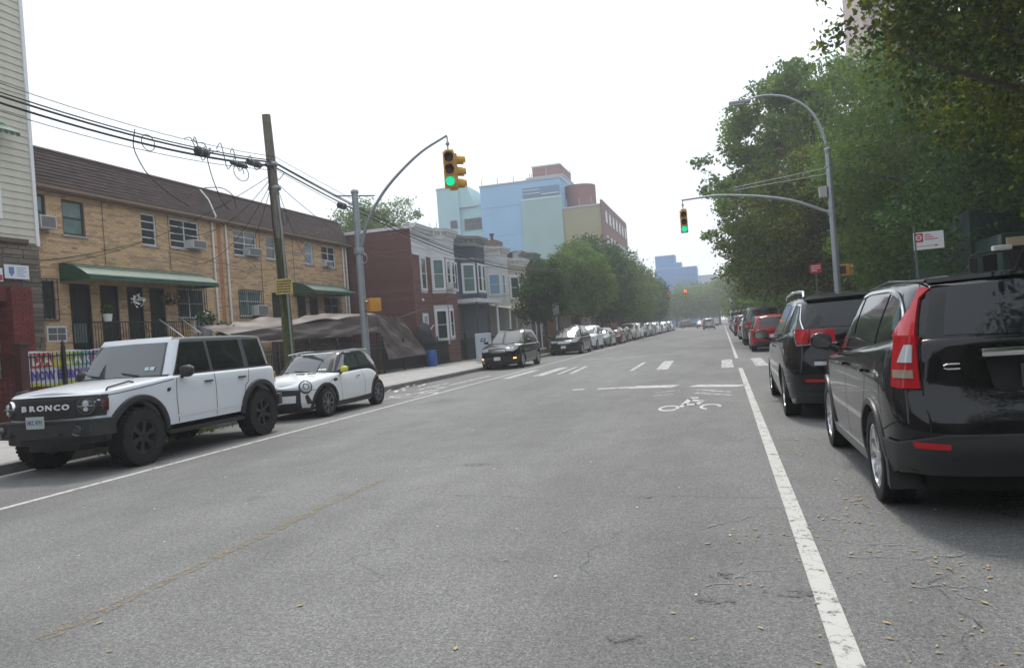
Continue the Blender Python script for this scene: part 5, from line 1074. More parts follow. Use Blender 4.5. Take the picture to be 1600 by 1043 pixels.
def cornice(pts, z0, z1, out, m, parent, name='cornice'):
    """moulded cornice following the plan line, plus brackets"""
    prof = [(.02, z0), (.06, z0+.05), (.06, z0+(z1-z0)*.45), (out*.5, z0+(z1-z0)*.6), (out, z0+(z1-z0)*.75), (out, z1-.06), (out+.05, z1-.04), (out+.05, z1), (-.4, z1+.03)]
    P = [Vector((x, y, 0)) for x, y in pts]; ns = []
    for i in range(len(P)):
        d = Vector((0, 0, 0))
        if i > 0: d += (P[i]-P[i-1]).normalized()
        if i < len(P)-1: d += (P[i+1]-P[i]).normalized()
        d.normalize(); ns.append(Vector((d.y, -d.x, 0)))
    g = [(P[i].x+ns[i].x*o, P[i].y+ns[i].y*o, z) for i in range(len(P)) for o, z in prof]
    mb = MB(); mb.grid(g, len(P), len(prof))
    for i in (0, len(P)-1): mb.add([(P[i].x+ns[i].x*o_, P[i].y+ns[i].y*o_, z) for o_, z in prof]+[(P[i].x-ns[i].x*.4, P[i].y-ns[i].y*.4, z0)], [tuple(range(len(prof)+1))])
    o = mb.build(name, m, parent)
    mb = MB()
    for i in range(len(P)-1):
        w, l = segwall(pts, i); n = max(1, int(l/.3))
        for k in range(n): u = (k+.5)*l/n; mb.box(u-.035, u+.035, .06, out*.8, z0+(z1-z0)*.42, z0+(z1-z0)*.68, w.M)
    mb.build('bracket', m, o); return o
def stint(name, c, v=.12): return tint_mat(name, [(0, tuple(x*(1-v) for x in c)), (1, tuple(min(1, x*(1+v)) for x in c))], .75, .3, 20)
REDS = stint('red_brown_siding', (.125, .053, .047)); NAVY = stint('navy_siding', (.045, .058, .082)); WHT = stint('white_siding', (.55, .57, .58), .05); BEI = stint('beige_siding', (.42, .38, .30))
CORW = mat('cornice_white', (.62, .63, .64), .6, var=.08); CORD = mat('cornice_grey', (.26, .27, .28), .6)
def row_house(lab, y0, y1, bay, z_frieze, z_top, body, frieze, corn, wins, low=None, stuff=True, back=9, zb0=0.1):
    t = thing('row_house', lab, 'house', (-15.35, y0, 0)); a, b, c, d = [v-y0 for v in bay[:4]]; dx = bay[4]
    pts = [(0, 0), (0, a), (dx, b), (dx, c), (0, d), (0, y1-y0)]
    mb = MB(); mb.prism([(x-.012, y) for x, y in pts]+[(-back, y1-y0), (-back, 0.01)], zb0, z_top-.12, 'xy'); core = mb.build('house_core', mat('dark_interior', (.03, .028, .027), .9), t)
    for i in range(5):
        w, l = segwall(pts, i)
        if l < .03: continue
        ops = [(q[1], q[2], q[3], q[4]) for q in wins if q[0] == i]
        mb = MB(); base = wall_panel(w, 0, l, zb0, z_top-.1, ops, 'wall', mat('sheathing_'+lab.split()[0], tuple(v for v in frieze[1]), .9), t, depth=.011)
        zs = zb0 if low is None else low
        siding(w, 0, l, zs, z_frieze, ops, body, t, stuff=stuff)
        siding(w, 0, l, z_frieze+.06, z_top-.55, [], frieze[0], t, step=.3, stuff=True)
        mb = MB(); mb.box(0, l, .0, .05, z_frieze-.05, z_frieze+.06, w.M); mb.build('frieze_moulding', corn, t)
        for q in wins:
            if q[0] == i: window(w, q[1], q[2], q[3], q[4], t, fr=q[6] if len(q) > 6 else FRW, glass=q[5], rec=-.006, surround=.09, fw=.05)
    cornice(pts, z_top-.6, z_top, .32, corn, t)
    mb = MB(); mb.prism([(x, y) for x, y in pts]+[(-back, y1-y0), (-back, 0)], z_top-.11, z_top-.05, 'xy'); mb.build('roof', mat('roof_tar', (.10, .10, .10), .9), t)
    return t, pts
wf = ('x', (.5, .5, .5))
h1, p1_ = row_house('red-brown shingled row house with white window frames and white cornice', 36.7, 42.2, (39.25, 39.85, 41.5, 42.15, .62), 6.1, 7.65, REDS, (WHT, (.5, .5, .5)), CORW,
    [(0, 1.05, 1.75, 4.25, 5.95, GL_B), (0, .95, 1.55, 2.05, 2.85, GL_W), (1, .12, .76, 4.3, 5.95, GL_G), (2, .2, .75, 4.35, 5.9, GL_B), (1, .12, .76, 1.5, 3.1, GL_B), (2, .2, .75, 1.6, 3.1, GL_B), (2, 1.0, 1.5, 4.35, 5.9, GL_B)], stuff=False)
sw = Wall((-9, 0), (1, 0)); 
base = wall_panel(sw, 0, 9, .1, 7.45, [], 'side_wall', mat('sheathing_red', (.11, .045, .04), .9), h1)
siding(sw, 4.5, 8.98, .1, 7.40, [], REDS, h1, step=.235, proud=.013)
mb = MB(); mb.bbox(-9, .02, -.06, .05, 7.40, 7.56, .01); mb.build('parapet_coping', CORW, h1); mb = MB(); mb.bbox(-.03, .035, -.035, .05, .1, 6.1, .008); mb.build('corner_board', mat('corner_red', (.17, .07, .06), .7), h1)
mb = MB(); M = face_M((.05, .9, 3.65), (1, 0, 0)); mb.lathe([(.001, .12), (.07, .08), (.09, 0)], 12, 'z', M=M); mb.build('satellite_fitting', mat('aircon_casing', (.55, .56, .55), .5), h1)
aircon(Wall((-15.35+.62, 39.85), (0, 1)), .2, .75, 4.3, 4.65, 'small air conditioner in the upstairs bay window of the red-brown house', .35)
h2, p2_ = row_house('navy blue row house with grey cornice and pale framed bay window', 42.2, 47.6, (44.2, 45.0, 46.8, 47.55, .8), 6.35, 7.75, NAVY, (NAVY, (.1, .11, .13)), CORD,
    [(0, .6, 1.3, 4.4, 6.0, GL_B), (1, .16, .95, 4.3, 6.0, GL_G), (2, .2, .85, 4.35, 6.0, GL_B), (2, 1.1, 1.6, 4.35, 6.0, GL_B)], low=3.9)
h3, p3_ = row_house('white sided row house with paired blue-tinted bay windows', 47.6, 53.0, (49.6, 50.4, 52.2, 52.95, .8), 6.3, 7.6, WHT, (WHT, (.5, .5, .5)), CORW,
    [(0, .5, 1.2, 4.3, 5.8, GL_W), (1, .15, 1.0, 4.3, 5.7, mat('window_glass_blue', (.2, .33, .45), .15)), (2, .2, .85, 4.35, 5.7, MATS['window_glass_blue'])], low=3.4)
h4, p4_ = row_house('beige row house partly hidden behind the street tree', 53.0, 58.4, (55.0, 55.8, 57.6, 58.35, .8), 5.9, 7.2, BEI, (BEI, (.4, .36, .3)), CORW,
    [(1, .2, .9, 4.2, 5.8, GL_B), (0, .5, 1.2, 4.3, 5.8, GL_B)], low=3.4)
h5, p5_ = row_house('brown brick row house with a chimney stack behind the tree', 58.4, 64.5, (60.4, 61.2, 63, 63.8, .5), 6.2, 8.1, stint('brown_brick_siding', (.16, .10, .08)), (stint('brown_frieze', (.13, .09, .07)), (.13, .09, .07)), CORD, [(1, .2, .8, 4.2, 5.8, GL_B)])
mb = MB(); mb.box(-3, -2, 1, 3, 8, 9.3); ch = mb.build('chimney', mat('chimney_brick', (.17, .11, .10), .9, var=.2), h5); mb = MB(); mb.lathe([(.14, 9.3), (.12, 9.75), (.2, 9.75), (.2, 9.9)], 10, 'z', o=(-2.5, 1.6, 0)); mb.build('chimney_pot', MATS['brake_metal'], ch)
for i in range(5):
    c = [(.24, .12, .09), (.30, .26, .2), (.18, .10, .09), (.33, .3, .27), (.22, .14, .1)][i]; n_ = ['brick red', 'tan', 'dark red', 'pale stone', 'brown'][i]
    row_house(n_+' row house glimpsed %s behind the left street trees' % ('first', 'second', 'third', 'fourth', 'last')[i], 64.5+i*6.2, 70.7+i*6.2, (67+i*6.2, 67.8+i*6.2, 69.5+i*6.2, 70.2+i*6.2, .5), 6.4, 8, stint('rowtint%d' % i, c), (stint('rowfr%d' % i, c), c), CORD, [(0, .6, 1.4, 4.2, 5.8, GL_B), (2, .4, 1.2, 4.2, 5.8, GL_B), (0, .6, 1.4, 1.2, 2.9, GL_B)])
# porches on the row houses
PD = mat('porch_shadow', (.03, .028, .03), .9)
po = h2; mb = MB(); mb.box(.0, 1.55, .3, 5.3, 3.55, 3.78); mb.build('porch_roof', CORW, po)
for y in (.45, 2.6): mb = MB(); mb.box(1.35, 1.47, y, y+.12, .1, 3.55); mb.build('porch_post', mat('porch_dark', (.04, .045, .055), .6), po)
mb = MB(); mb.lathe([(.11, .9), (.09, 1.1), (.08, 3.3), (.12, 3.5)], 14, 'z', o=(1.3, 5.0, 0)); mb.build('porch_column', WHITEP, po, smooth=True)
mb = MB(); mb.box(.006, .05, .9, 1.8, .9, 3.3); mb.build('door', mat('porch_door', (.09, .085, .08), .5), po); window(Wall((0, 0), (0, 1)), 2.6, 3.5, 1.5, 3.2, po, rec=-.02, surround=.07)
for hh in (h3, h4):
    mb = MB(); g = []
    for i in range(12):
        for d, z in ((.02, 3.75), (1.2, 3.35), (2.0, 3.2), (2.02, 3.05)): g.append((d, .2+i*.45, z+(.02 if i % 2 else 0)))
    mb.grid(g, 12, 4); mb.build('porch_canopy', mat('canopy_cream', (.50, .45, .36), .6), hh)
    for y in (.3, 1.9, 3.5, 5.1): mb = MB(); mb.tube([(1.95, y, .1), (1.95, y, 3.1)], .05, 8); mb.build('porch_column', WHITEP, hh)
    mb = MB(); mb.box(.006, .05, 1.0, 1.9, .9, 3.0); mb.build('door', mat('porch_door', (.09, .085, .08), .5), hh)
# ------------------------------------------------------------------ painted apartment block in the distance
def bigblock(t, x0, x1, y0, y1, z0, z1, m, name='wing', par=.5):
    mb = MB(); mb.box(x0, x1, y0, y1, z0, z1); o = mb.build(name, m, t)
    mb = MB(); mb.bbox(x0-.08, x1+.08, y0-.08, y1+.08, z1, z1+.22, .03); mb.build('parapet', mat('parapet_grey', (.4, .43, .45), .7), o)
    return o
AB = thing('apartment_block', 'large painted apartment block in pale blue, aqua and mustard above the row houses', 'building', (0, 100, 0))
BLU = mat('painted_blue', (.29, .48, .66), .8, var=.05, vscale=.3); AQ = mat('painted_aqua', (.36, .54, .58), .8, var=.05, vscale=.3); GRN = mat('painted_seafoam', (.32, .46, .45), .8, var=.05, vscale=.3); MUS = mat('painted_mustard', (.34, .31, .20), .8, var=.06, vscale=.3)
BRN = mat('brown_brick_far', (.22, .13, .12), .85, var=.12, vscale=1.5)
w1 = bigblock(AB, -31, -19.7, 0, 20, 0, 22.0, BLU); w2 = bigblock(AB, -36.9, -31, .5, 20, 0, 19.6, AQ); bigblock(AB, -37.4, -34.2, 0, 6, 0, 22.4, AQ, 'stair_tower'); bigblock(AB, -40, -37.4, 1, 20, 0, 16.8, BLU)
mb = MB(); mb.prism([(-34.2, 19.6), (-31.9, 19.6), (-33.0, 22.6), (-34.2, 22.6)], 0.2, 6, 'xz'); mb.build('stair_tower', AQ, AB)
mb = MB(); mb.box(-25.2, -19.6, -.25, 0, 0, 19.4); o = mb.build('projecting_bay', GRN, AB); mb = MB(); mb.box(-25.2, -19.6, -.3, .02, 19.4, 19.6); mb.build('coping', CORW, o)
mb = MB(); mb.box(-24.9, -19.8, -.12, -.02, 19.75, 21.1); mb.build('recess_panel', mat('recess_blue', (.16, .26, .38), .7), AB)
mb = MB(); 
for z in (20.3, 20.75): mb.box(-24.9, -22.5, -.2, -.13, z-.05, z+.05)
for x in (-22.3,): mb.box(x, x+2.4, -.2, -.13, 20.0, 20.12)
mb.build('balcony_rail', CORW, AB)
for z in range(3, 22, 4):
    mb = MB(); mb.box(-31, -25.2, -.02, 0, z+.0, z+.06); mb.build('floor_joint', mat('joint_blue', (.2, .34, .52), .8), w1)
bigblock(AB, -25.0, -19.8, 3, 18, 22.2, 22.9, BLU, 'roof_level'); bigblock(AB, -24.3, -20.3, 4, 12, 22.2, 24.6, mat('penthouse_brick', (.30, .17, .16), .85, var=.1), 'penthouse')
mb = MB(); mb.lathe([(.001, 21.4), (2.2, 21.4), (2.2, 14.5)], 32, 'z', o=(-17.9, 5, 0)); mb.build('round_tower', mat('tower_brick', (.25, .14, .135), .85, var=.1), AB, smooth=True)
w4 = bigblock(AB, -19.6, -14.45, 0, 27, 0, 17.7, MUS)
mb = MB(); mb.box(-14.45, -14.2, -.2, 26.5, 0, 18.4); w5 = mb.build('street_front', BRN, AB)
AW = Wall((-14.2, -.2), (0, 1))
for r in range(5):
    for k in range(7): window(AW, 2.2+k*3.5, 3.9+k*3.5, 2.2+r*3.35, 3.8+r*3.35, w5, fr=FRW, glass=GL_B, rec=-.04, hm=(), sill=False, fw=.12) if r >= 2 else None
for (x0, x1, z0, z1) in ((-33.7, -31.2, 16.4, 18.0), (-33.6, -31.1, 12.4, 14.0), (-35.6, -34.6, 16.8, 17.9), (-35.5, -34.5, 13.0, 14.1), (-36.9, -35.6, 14.2, 15.4), (-33.6, -31.1, 8.5, 10.0)):
    y = .45 if x0 > -37 else 0
    W_ = Wall((x0, -.06 if x1 < -34.0 else .44), (1, 0)); window(W_, 0, x1-x0, z0, z1, w2, fr=mat('frame_dark', (.10, .12, .14), .5), glass=GL_B, rec=-.03, vm=(.33, .66) if x1-x0 > 2 else (), hm=(.5,), sill=False, fw=.12)
mb = MB()
for x, y, z, hh in [(-30.8+i*2.3, .4, 22.2, 1.0) for i in range(5)]+[(-25+i*1.9, 6.2, 23.1, 1.2) for i in range(4)]+[(-19.0+i*1.7, .3, 17.9, 1.1) for i in range(3)]+[(-22.3, 4, 23, 1.8), (-39.5, 2, 17, 1.3), (-38.5, 2, 17, 1.3)]: mb.tube([(x, y, z), (x, y, z+hh)], .05, 5)
mb.build('roof_antenna', GALV, AB)
fb = thing('apartment_block', 'bright blue tower block far down the street above the trees', 'building', (-13, 250, 0)); FB = mat('far_blue', (.10, .26, .56), .8, var=.06, vscale=.2)
bigblock(fb, -7, 6.3, 0, 14, 0, 18.8, FB); bigblock(fb, -6.8, -.5, 2, 12, 18.8, 23.2, FB, 'upper_floors'); bigblock(fb, -.5, 1.5, 2, 10, 18.8, 20.6, FB, 'upper_floors')
WF = Wall((-7, 0), (1, 0))
for i in range(5):
    for k in range(4): window(WF, 1+i*2.5, 1.9+i*2.5, 3+k*4, 4.4+k*4, fb, fr=mat('frame_dark', (.10, .12, .14), .5), glass=GL_W, rec=-.05, hm=(), sill=False, fw=.1)
fw_ = thing('apartment_block', 'small pale grey building right of the far blue tower', 'building', (-4, 275, 0)); bigblock(fw_, -4, 3, 0, 12, 0, 17, mat('far_pale', (.45, .50, .55), .8)); 
WF = Wall((-4, 0), (1, 0))
for i in range(3):
    for k in range(4): window(WF, .8+i*2.1, 1.9+i*2.1, 2+k*3.7, 3.6+k*3.7, fw_, fr=mat('frame_dark', (.10, .12, .14), .5), glass=GL_B, rec=-.05, hm=(), sill=False, fw=.1)
tw = thing('tower_block', 'pinkish brown brick tower rising behind the right-hand trees', 'building', (26, 110, 0)); bigblock(tw, -5.2, 6, 0, 14, 0, 62, mat('tower_brown', (.36, .27, .25), .85, var=.1)); WT = Wall((-5.2, 0), (1, 0))
for i in range(3):
    for k in range(14): window(WT, 1+i*3.5, 2.6+i*3.5, 4+k*4, 5.8+k*4, tw, fr=FRD, glass=GL_B, rec=-.03, hm=(), sill=False, fw=.1)
# ------------------------------------------------------------------ fences
def iron_fence(lab, x, y0, y1, h, finial=False, step=.115, post=2.4, z0=.147, mesh=None, axis='y'):
    t = thing('iron_fence', lab, 'fence', (x, y0, z0)); n = int((y1-y0)/step); mb = MB()
    for i in range(n):
        y = (i+.5)*step; mb.box(-.008, .008, y-.008, y+.008, .06, h-.02)
        if finial: mb.lathe([(.001, h+.07), (.018, h+.02), (.008, h-.01), (.014, h-.03)], 6, 'z', o=(0, y, 0))
    tag(mb.build('fence_bars', BLACKM, t), kind='stuff')
    for z in (.12, h-.1)+((h-.28,) if finial else ()): mb = MB(); mb.box(-.018, .018, .03, y1-y0-.03, z-.016, z+.016); mb.build('rail', BLACKM, t)
    k = int(math.ceil((y1-y0)/post))
    for i in range(k+1):
        y = (y1-y0)*i/k; mb = MB(); mb.bbox(-.035, .035, y-.035, y+.035, 0, h+.12, .006)
        mb.lathe([(.001, h+.26), (.04, h+.2), (.045, h+.15), (.02, h+.12)], 8, 'z', o=(0, y, 0)); mb.build('post', BLACKM, t)
    if mesh: mb = MB(); mb.box(-.03, -.026, .05, y1-y0-.05, mesh[0], mesh[1]); mb.build('privacy_mesh', mat('mesh_black', (.022, .022, .026), .85), t)
    return t
iron_fence('black iron fence at the far left with the daycare banner tied to it', -14.55, 7.0, 18.5, 1.72)
iron_fence('ornate black iron fence with finials between the white off-roader and small hatchback', -14.75, 18.7, 31.2, 1.45, finial=True)
iron_fence('low black iron fence lined with dark mesh along the red-brown house', -14.8, 31.3, 42.6, 1.3, mesh=(.12, 1.2))
iron_fence('black iron fence in front of the white and beige row houses', -14.8, 42.8, 64, 1.35, step=.14)
iron_fence('black iron fence of the park beyond the right pavement', 7.62, 2, 60, 1.5, step=.2, post=3)
gp = thing('gate_post', 'thick dark red square gate post left of the daycare banner', 'post', (-14.48, 12.75, .147)); mb = MB(); mb.bbox(-.1, .1, -.1, .1, 0, 1.85, .01); mb.build('shaft', mat('gate_post_red', (.05, .015, .015), .6), gp); mb = MB(); mb.bbox(-.12, .12, -.12, .12, 1.85, 1.92, .01); mb.build('cap', BLACKM, gp)
# banner (behind the bars)
bn = thing('banner', 'white daycare banner with rainbow letters tied behind the fence bars', 'banner', (-14.60, 12.95, 0)); mb = MB(); g = []
for i in range(30):
    for j in range(6): g.append((-.02-.012*math.sin(i*.9+j), i/29*2.2, 1.10+j/5*.78+.015*math.sin(i*.5)))
mb.grid(g, 30, 6); mb.build('cloth', mat('banner_white', (.62, .64, .68), .6), bn, smooth=True)
cols = [(.5, .04, .05), (.45, .05, .04), (.6, .5, .05), (.55, .55, .08), (.15, .4, .1), (.1, .3, .45), (.3, .08, .35)]
for i, ch in enumerate('DAYCARE'):
    u = .27+i*.275; mb = MB(); mb.box(.006, .009, u-.125, u+.125, 1.52, 1.84); mb.build('letter_block', mat('block_%d' % i, cols[i], .6), bn)
    text_obj(ch, .32, 'banner_letter', mat('banner_letter_pale', (.7, .7, .68), .6), bn, face_M((.012, u, 1.67), (1, 0, 0)), ext=.001, bold=.012)
text_obj('NOW ENROLLING', .27, 'banner_line', mat('banner_purple', (.10, .06, .38), .6), bn, face_M((.012, 1.09, 1.33), (1, 0, 0)), ext=.001, xs=.86, bold=.012)
mb = MB(); g = []
for i in range(25): u = i/24*2.2; g += [(.008, u, 1.10+.015*math.sin(i*.6)), (.008, u, 1.155+.03*math.sin(i*.7))]
mb.grid(g, 25, 2); mb.build('banner_stripe', mat('banner_lime', (.45, .5, .05), .6), bn)
# tarpaulins
TARP = mat('brown_tarpaulin', (.075, .057, .054), .55, bump=.2, bscale=14)
def cloth(corner, nu, nv, fold, name, parent, seed=1):
    """sheet stretched between four edges, with sag and folds"""
    a, b, c, d = [Vector(p) for p in corner]; rs = random.Random(seed); ph = [rs.random()*6 for _ in range(4)]; g = []; n = (b-a).cross(d-a).normalized()
    for i in range(nu):
        for j in range(nv):
            u, v = i/(nu-1), j/(nv-1); p = a*(1-u)*(1-v)+b*u*(1-v)+c*u*v+d*(1-u)*v
            f = fold*(.5*math.sin(u*9+v*7+ph[0])+.35*math.sin(u*17-v*11+ph[1])+.25*math.sin((u+v*.6)*34+ph[2])*v+.2*math.sin(u*5-v*19+ph[3]))
            p = p+n*f*min(1, 8*u*(1-u)+.3); p.z -= .28*math.sin(math.pi*u)*math.sin(math.pi*v)*.6
            g.append(p)
    mb = MB(); mb.grid(g, nu, nv); return mb.build(name, TARP, parent, smooth=80, fix=False)
tp = thing('tarpaulin', 'large brown tarpaulin stretched over the fenced yard of the brick terrace', 'tarpaulin', (0, 0, 0)); 
cloth([(-14.95, 20.6, 1.75), (-14.82, 31.2, 2.0), (-14.9, 31.0, 2.85), (-15.2, 20.9, 2.15)], 60, 14, .09, 'front_sheet', tp, 2)
cloth([(-15.2, 20.9, 2.15), (-14.9, 31.0, 2.85), (-17.6, 31.5, 3.08), (-17.4, 22.2, 2.55)], 60, 20, .12, 'top_sheet', tp, 5)
tp2 = thing('tarpaulin', 'brown tarpaulin hanging down over the fence right of the grey signal pole', 'tarpaulin', (0, 0, 0))
cloth([(-14.62, 31.4, .75), (-14.55, 36.0, .80), (-14.9, 33.6, 2.72), (-14.9, 31.0, 2.80)], 46, 30, .10, 'sheet', tp2, 8)
cloth([(-14.9, 31.0, 2.80), (-14.9, 33.6, 2.72), (-17.2, 35.5, 2.4), (-17.2, 31.5, 2.9)], 30, 14, .1, 'top_sheet', tp2, 9)
mb = MB(); mb.tube([(-14.98, 31.1, .15), (-14.98, 31.1, 2.78)], .035, 8); mb.tube([(-14.98, 21.0, .15), (-14.98, 21.0, 2.0)], .035, 8); mb.build('support_pole', BLACKM, tp)
tag(pipe([(-14.9, 33.6, 2.70), (-15.3, 38.2, 3.25)], .012, 'guy_rope', mat('rope_grey', (.2, .2, .2), .8), None), 'thin rope running from the tarpaulin corner up to the red-brown house', 'rope')
bb = thing('waste_barrel', 'blue plastic barrel standing against the dark fence near the tarpaulin', 'barrel', (-14.45, 36.2, .147)); mb = MB(); mb.lathe([(.001, 0), (.24, 0), (.27, .15), (.28, .4), (.27, .7), (.24, .82), (.2, .83)], 20, 'z'); mb.build('body', mat('barrel_blue', (.02, .10, .32), .4), bb, smooth=True); mb = MB(); mb.lathe([(.29, .28), (.295, .3), (.29, .32)], 20, 'z'); mb.build('hoop', mat('barrel_blue', (.02, .10, .32), .4), bb)
ub = thing('folded_canopy', 'black folded yard canopy leaning behind the fence by the red-brown house', 'canopy', (-15.3, 37.4, .1)); mb = MB(); g = []
for i in range(13):
    for j in range(5): t_ = i/12*6.283; r_ = (.1, .55, .8, .75, .6)[j]*(1+.25*math.sin(t_*4+j)); g.append((r_*math.cos(t_)*.5, r_*math.sin(t_)*1.1, (2.35, 2.2, 1.8, 1.2, .7)[j]))
mb.grid(g, 13, 5); mb.build('fabric', mat('canopy_black', (.02, .02, .024), .6), ub, smooth=True); pipe([(.1, -.2, 1.5), (.35, .7, 2.2)], .02, 'pole', WHITEP, ub)
# ------------------------------------------------------------------ utility pole, cables
WOODP = mat('weathered_pole_wood', (.19, .165, .13), .9, var=.35, vscale=7, stretch=(4, 4, .5), bump=.5, bscale=30)
MOSS = mat('mossy_pole_wood', (.075, .09, .03), .9, var=.5, vscale=5, stretch=(3, 3, .6), bump=.5, bscale=40)
up_ = thing('utility_pole', 'leaning mossy wooden utility pole with a yellow notice behind the two white cars', 'pole', (-10.95, 17.55, .12))
mb = MB(); mb.tube([(0, 0, 0), (.02, -.12, 2.4), (.03, -.22, 4.3)], [.145, .138, .128], 16); mb.build('lower_trunk', MOSS, up_, smooth=50); mb = MB(); mb.tube([(.03, -.22, 4.3), (.05, -.33, 6), (.07, -.45, 7.45)], [.128, .12, .108], 16); mb.build('upper_trunk', WOODP, up_, smooth=50)
pipe([(.16, -.15, .1), (.18, -.3, 4.6), (.16, -.36, 5.4)], .025, 'conduit', GALV, up_); pipe([(.10, -.28, 2.2), (.02, -.42, 4.6), (.05, -.5, 6.1)], .02, 'riser_cable', BLACKM, up_)
mb = MB(); mb.lathe([(.16, 0), (.17, .05), (.16, .1)], 14, 'z', o=(.04, -.26, 5.55)); mb.lathe([(.155, 0), (.165, .05), (.155, .1)], 14, 'z', o=(.05, -.34, 6.15)); mb.build('pole_band', GALV, up_)
sg_ = thing('pole_notice', 'yellow lettered notice fixed to the mossy utility pole', 'sign', (-10.78, 17.20, 3.15), R(-12)); M = face_M((0, 0, 0), (.35, -1, 0)); mb = MB(); mb.bbox(-.23, .23, -.2, .2, 0, .012, .006, M); mb.build('sign_board', mat('notice_yellow', (.46, .36, .11), .6, var=.2, vscale=9), sg_)
mb = MB()
rr = random.Random(5)
for k in range(5):
    x = -.19
    while x < .17: w = rr.uniform(.025, .06); mb.box(x, min(.19, x+w), .135-k*.068-.018, .135-k*.068+.018, .013, .015, M); x += w+.015
mb.build('notice_lettering', mat('notice_black', (.06, .05, .02), .7), sg_)
WIRE = mat('black_cable', (.02, .02, .022), .6)
def span(a, b, sag, n=28):
    a, b = Vector(a), Vector(b); return [a.lerp(b, i/n)-Vector((0, 0, sag*4*(i/n)*(1-i/n))) for i in range(n+1)]
pt_ = (-10.88, 17.2)
k_ = 0
LB = ['top power line', 'thick upper cable', 'middle lashed cable', 'lower lashed cable', 'lowest thin cable', 'spare cable']
cabl = [(.10, 6.50, 6.62, 6.1, .007, .55), (.0, 6.42, 6.52, 6.0, .013, .56), (.05, 6.36, 6.46, 5.93, .020, .58), (-.06, 6.31, 6.42, 5.88, .012, .60), (.04, 6.26, 6.38, 5.83, .020, .60), (.12, 6.15, 6.28, 5.78, .007, .66)]
for i, (dx, z, zl, zr_, r_, sg) in enumerate(cabl):
    nm = LB[i]
    tag(pipe(span((-10.6+dx, 2.0, zl-.0), (pt_[0]+dx, pt_[1], z), sg, 30), r_, 'overhead_cable', WIRE, None), nm+' running left from the wooden pole out of frame', 'cable', 'overhead cables')
    tag(pipe(span((pt_[0]+dx, pt_[1], z), (-10.9+dx*.6, 52, zr_), sg*1.75, 40), r_*.9, 'overhead_cable', WIRE, None), nm+' running right from the wooden pole towards the row houses', 'cable', 'overhead cables')
def cabbox(x, y, z, l, r_, lab):
    o = thing('splice_case', lab, 'cable box', (x, y, z)); mb = MB(); prof = [(.001, -l/2), (r_*.6, -l/2), (r_, -l/2+.05), (r_, l/2-.05), (r_*.6, l/2), (.001, l/2)]; mb.lathe(prof, 12, 'y'); mb.build('case', mat('splice_grey', (.06, .06, .065), .6), o)
    mb = MB(); 
    for q in (-.25, .25): mb.lathe([(r_*1.05, q*l-.012), (r_*1.08, q*l), (r_*1.05, q*l+.012)], 12, 'y')
    mb.build('clamp', GALV, o)
cabbox(-10.8, 14.35, 6.02, .42, .10, 'dark grey splice case on the cables left of the wooden pole'); cabbox(-10.8, 16.3, 6.15, .5, .08, 'short splice case right beside the wooden pole'); cabbox(-10.75, 15.6, 5.98, .62, .06, 'long slim splice case hanging under the cables near the pole'); cabbox(-10.75, 20.6, 5.72, .4, .10, 'grey splice case on the cables near the grey signal pole')
def loop(pts, r_, lab):
    if len(pts) > 3:
        f_ = [curve([(i, p[k]) for i, p in enumerate(pts)]) for k in range(3)]; n_ = (len(pts)-1)*5; pts = [tuple(f(i/5) for f in f_) for i in range(n_+1)]
    tag(pipe(pts, r_, 'cable_loop', WIRE, None), lab, 'cable')
loop([(-10.7, 12.25, 6.0), (-10.72, 12.2, 5.7), (-10.75, 12.45, 5.3), (-10.8, 13.1, 4.95), (-10.85, 13.9, 4.75), (-11.1, 14.1, 4.95), (-11.1, 14.5, 5.25), (-10.9, 15.0, 5.35), (-10.8, 15.35, 5.2), (-10.8, 15.45, 4.95), (-10.8, 15.2, 4.85), (-10.8, 14.95, 5.0), (-10.8, 14.6, 5.6), (-10.8, 14.5, 5.95)], .010, 'long slack cable loop drooping left of the wooden pole')
loop([(-10.8, 12.7+.18*math.cos(t), 5.85+.16*math.sin(t)) for t in np.linspace(0, 6.3, 20)], .008, 'small coiled cable ring hanging at left on the cable bundle')
loop([(-10.8, 15.6+.24*math.cos(t)+.03*t, 5.8+.18*math.sin(t)) for t in np.linspace(0, 9, 34)], .009, 'tangled spare coil hanging beside the pole below the splice cases')
loop([(-10.75, 17.4+.12*math.cos(t), 4.95+.2*math.sin(t)) for t in np.linspace(0, 6.3, 20)], .010, 'small cable ring on the right side of the wooden pole')
rr = random.Random(12)
mb = MB()
for i in range(8):
    y = 13.8+rr.random()*3.2; q = [(-10.8+rr.uniform(-.1, .1), y, 6.2), (-10.8, y+.15, 6.3+rr.uniform(-.1, .1)), (-10.8, y+.35, 5.95+rr.uniform(-.15, .15)), (-10.75, y+.6, 6.15)]
    f_ = [curve([(i_, p[k]) for i_, p in enumerate(q)]) for k in range(3)]; mb.tube([tuple(f(j/4) for f in f_) for j in range(13)], .010, 5)
for i in range(40):
    y = 3+i*.35; mb.tube([(-10.62, y, 5.9), (-10.6, y+.02, 5.9)], .01, 4) if 0 else None
tag(mb.build('cable_tangle', WIRE), 'tangle of short stray cable tails round the splice cases left of the wooden pole', 'cable', kind='stuff')
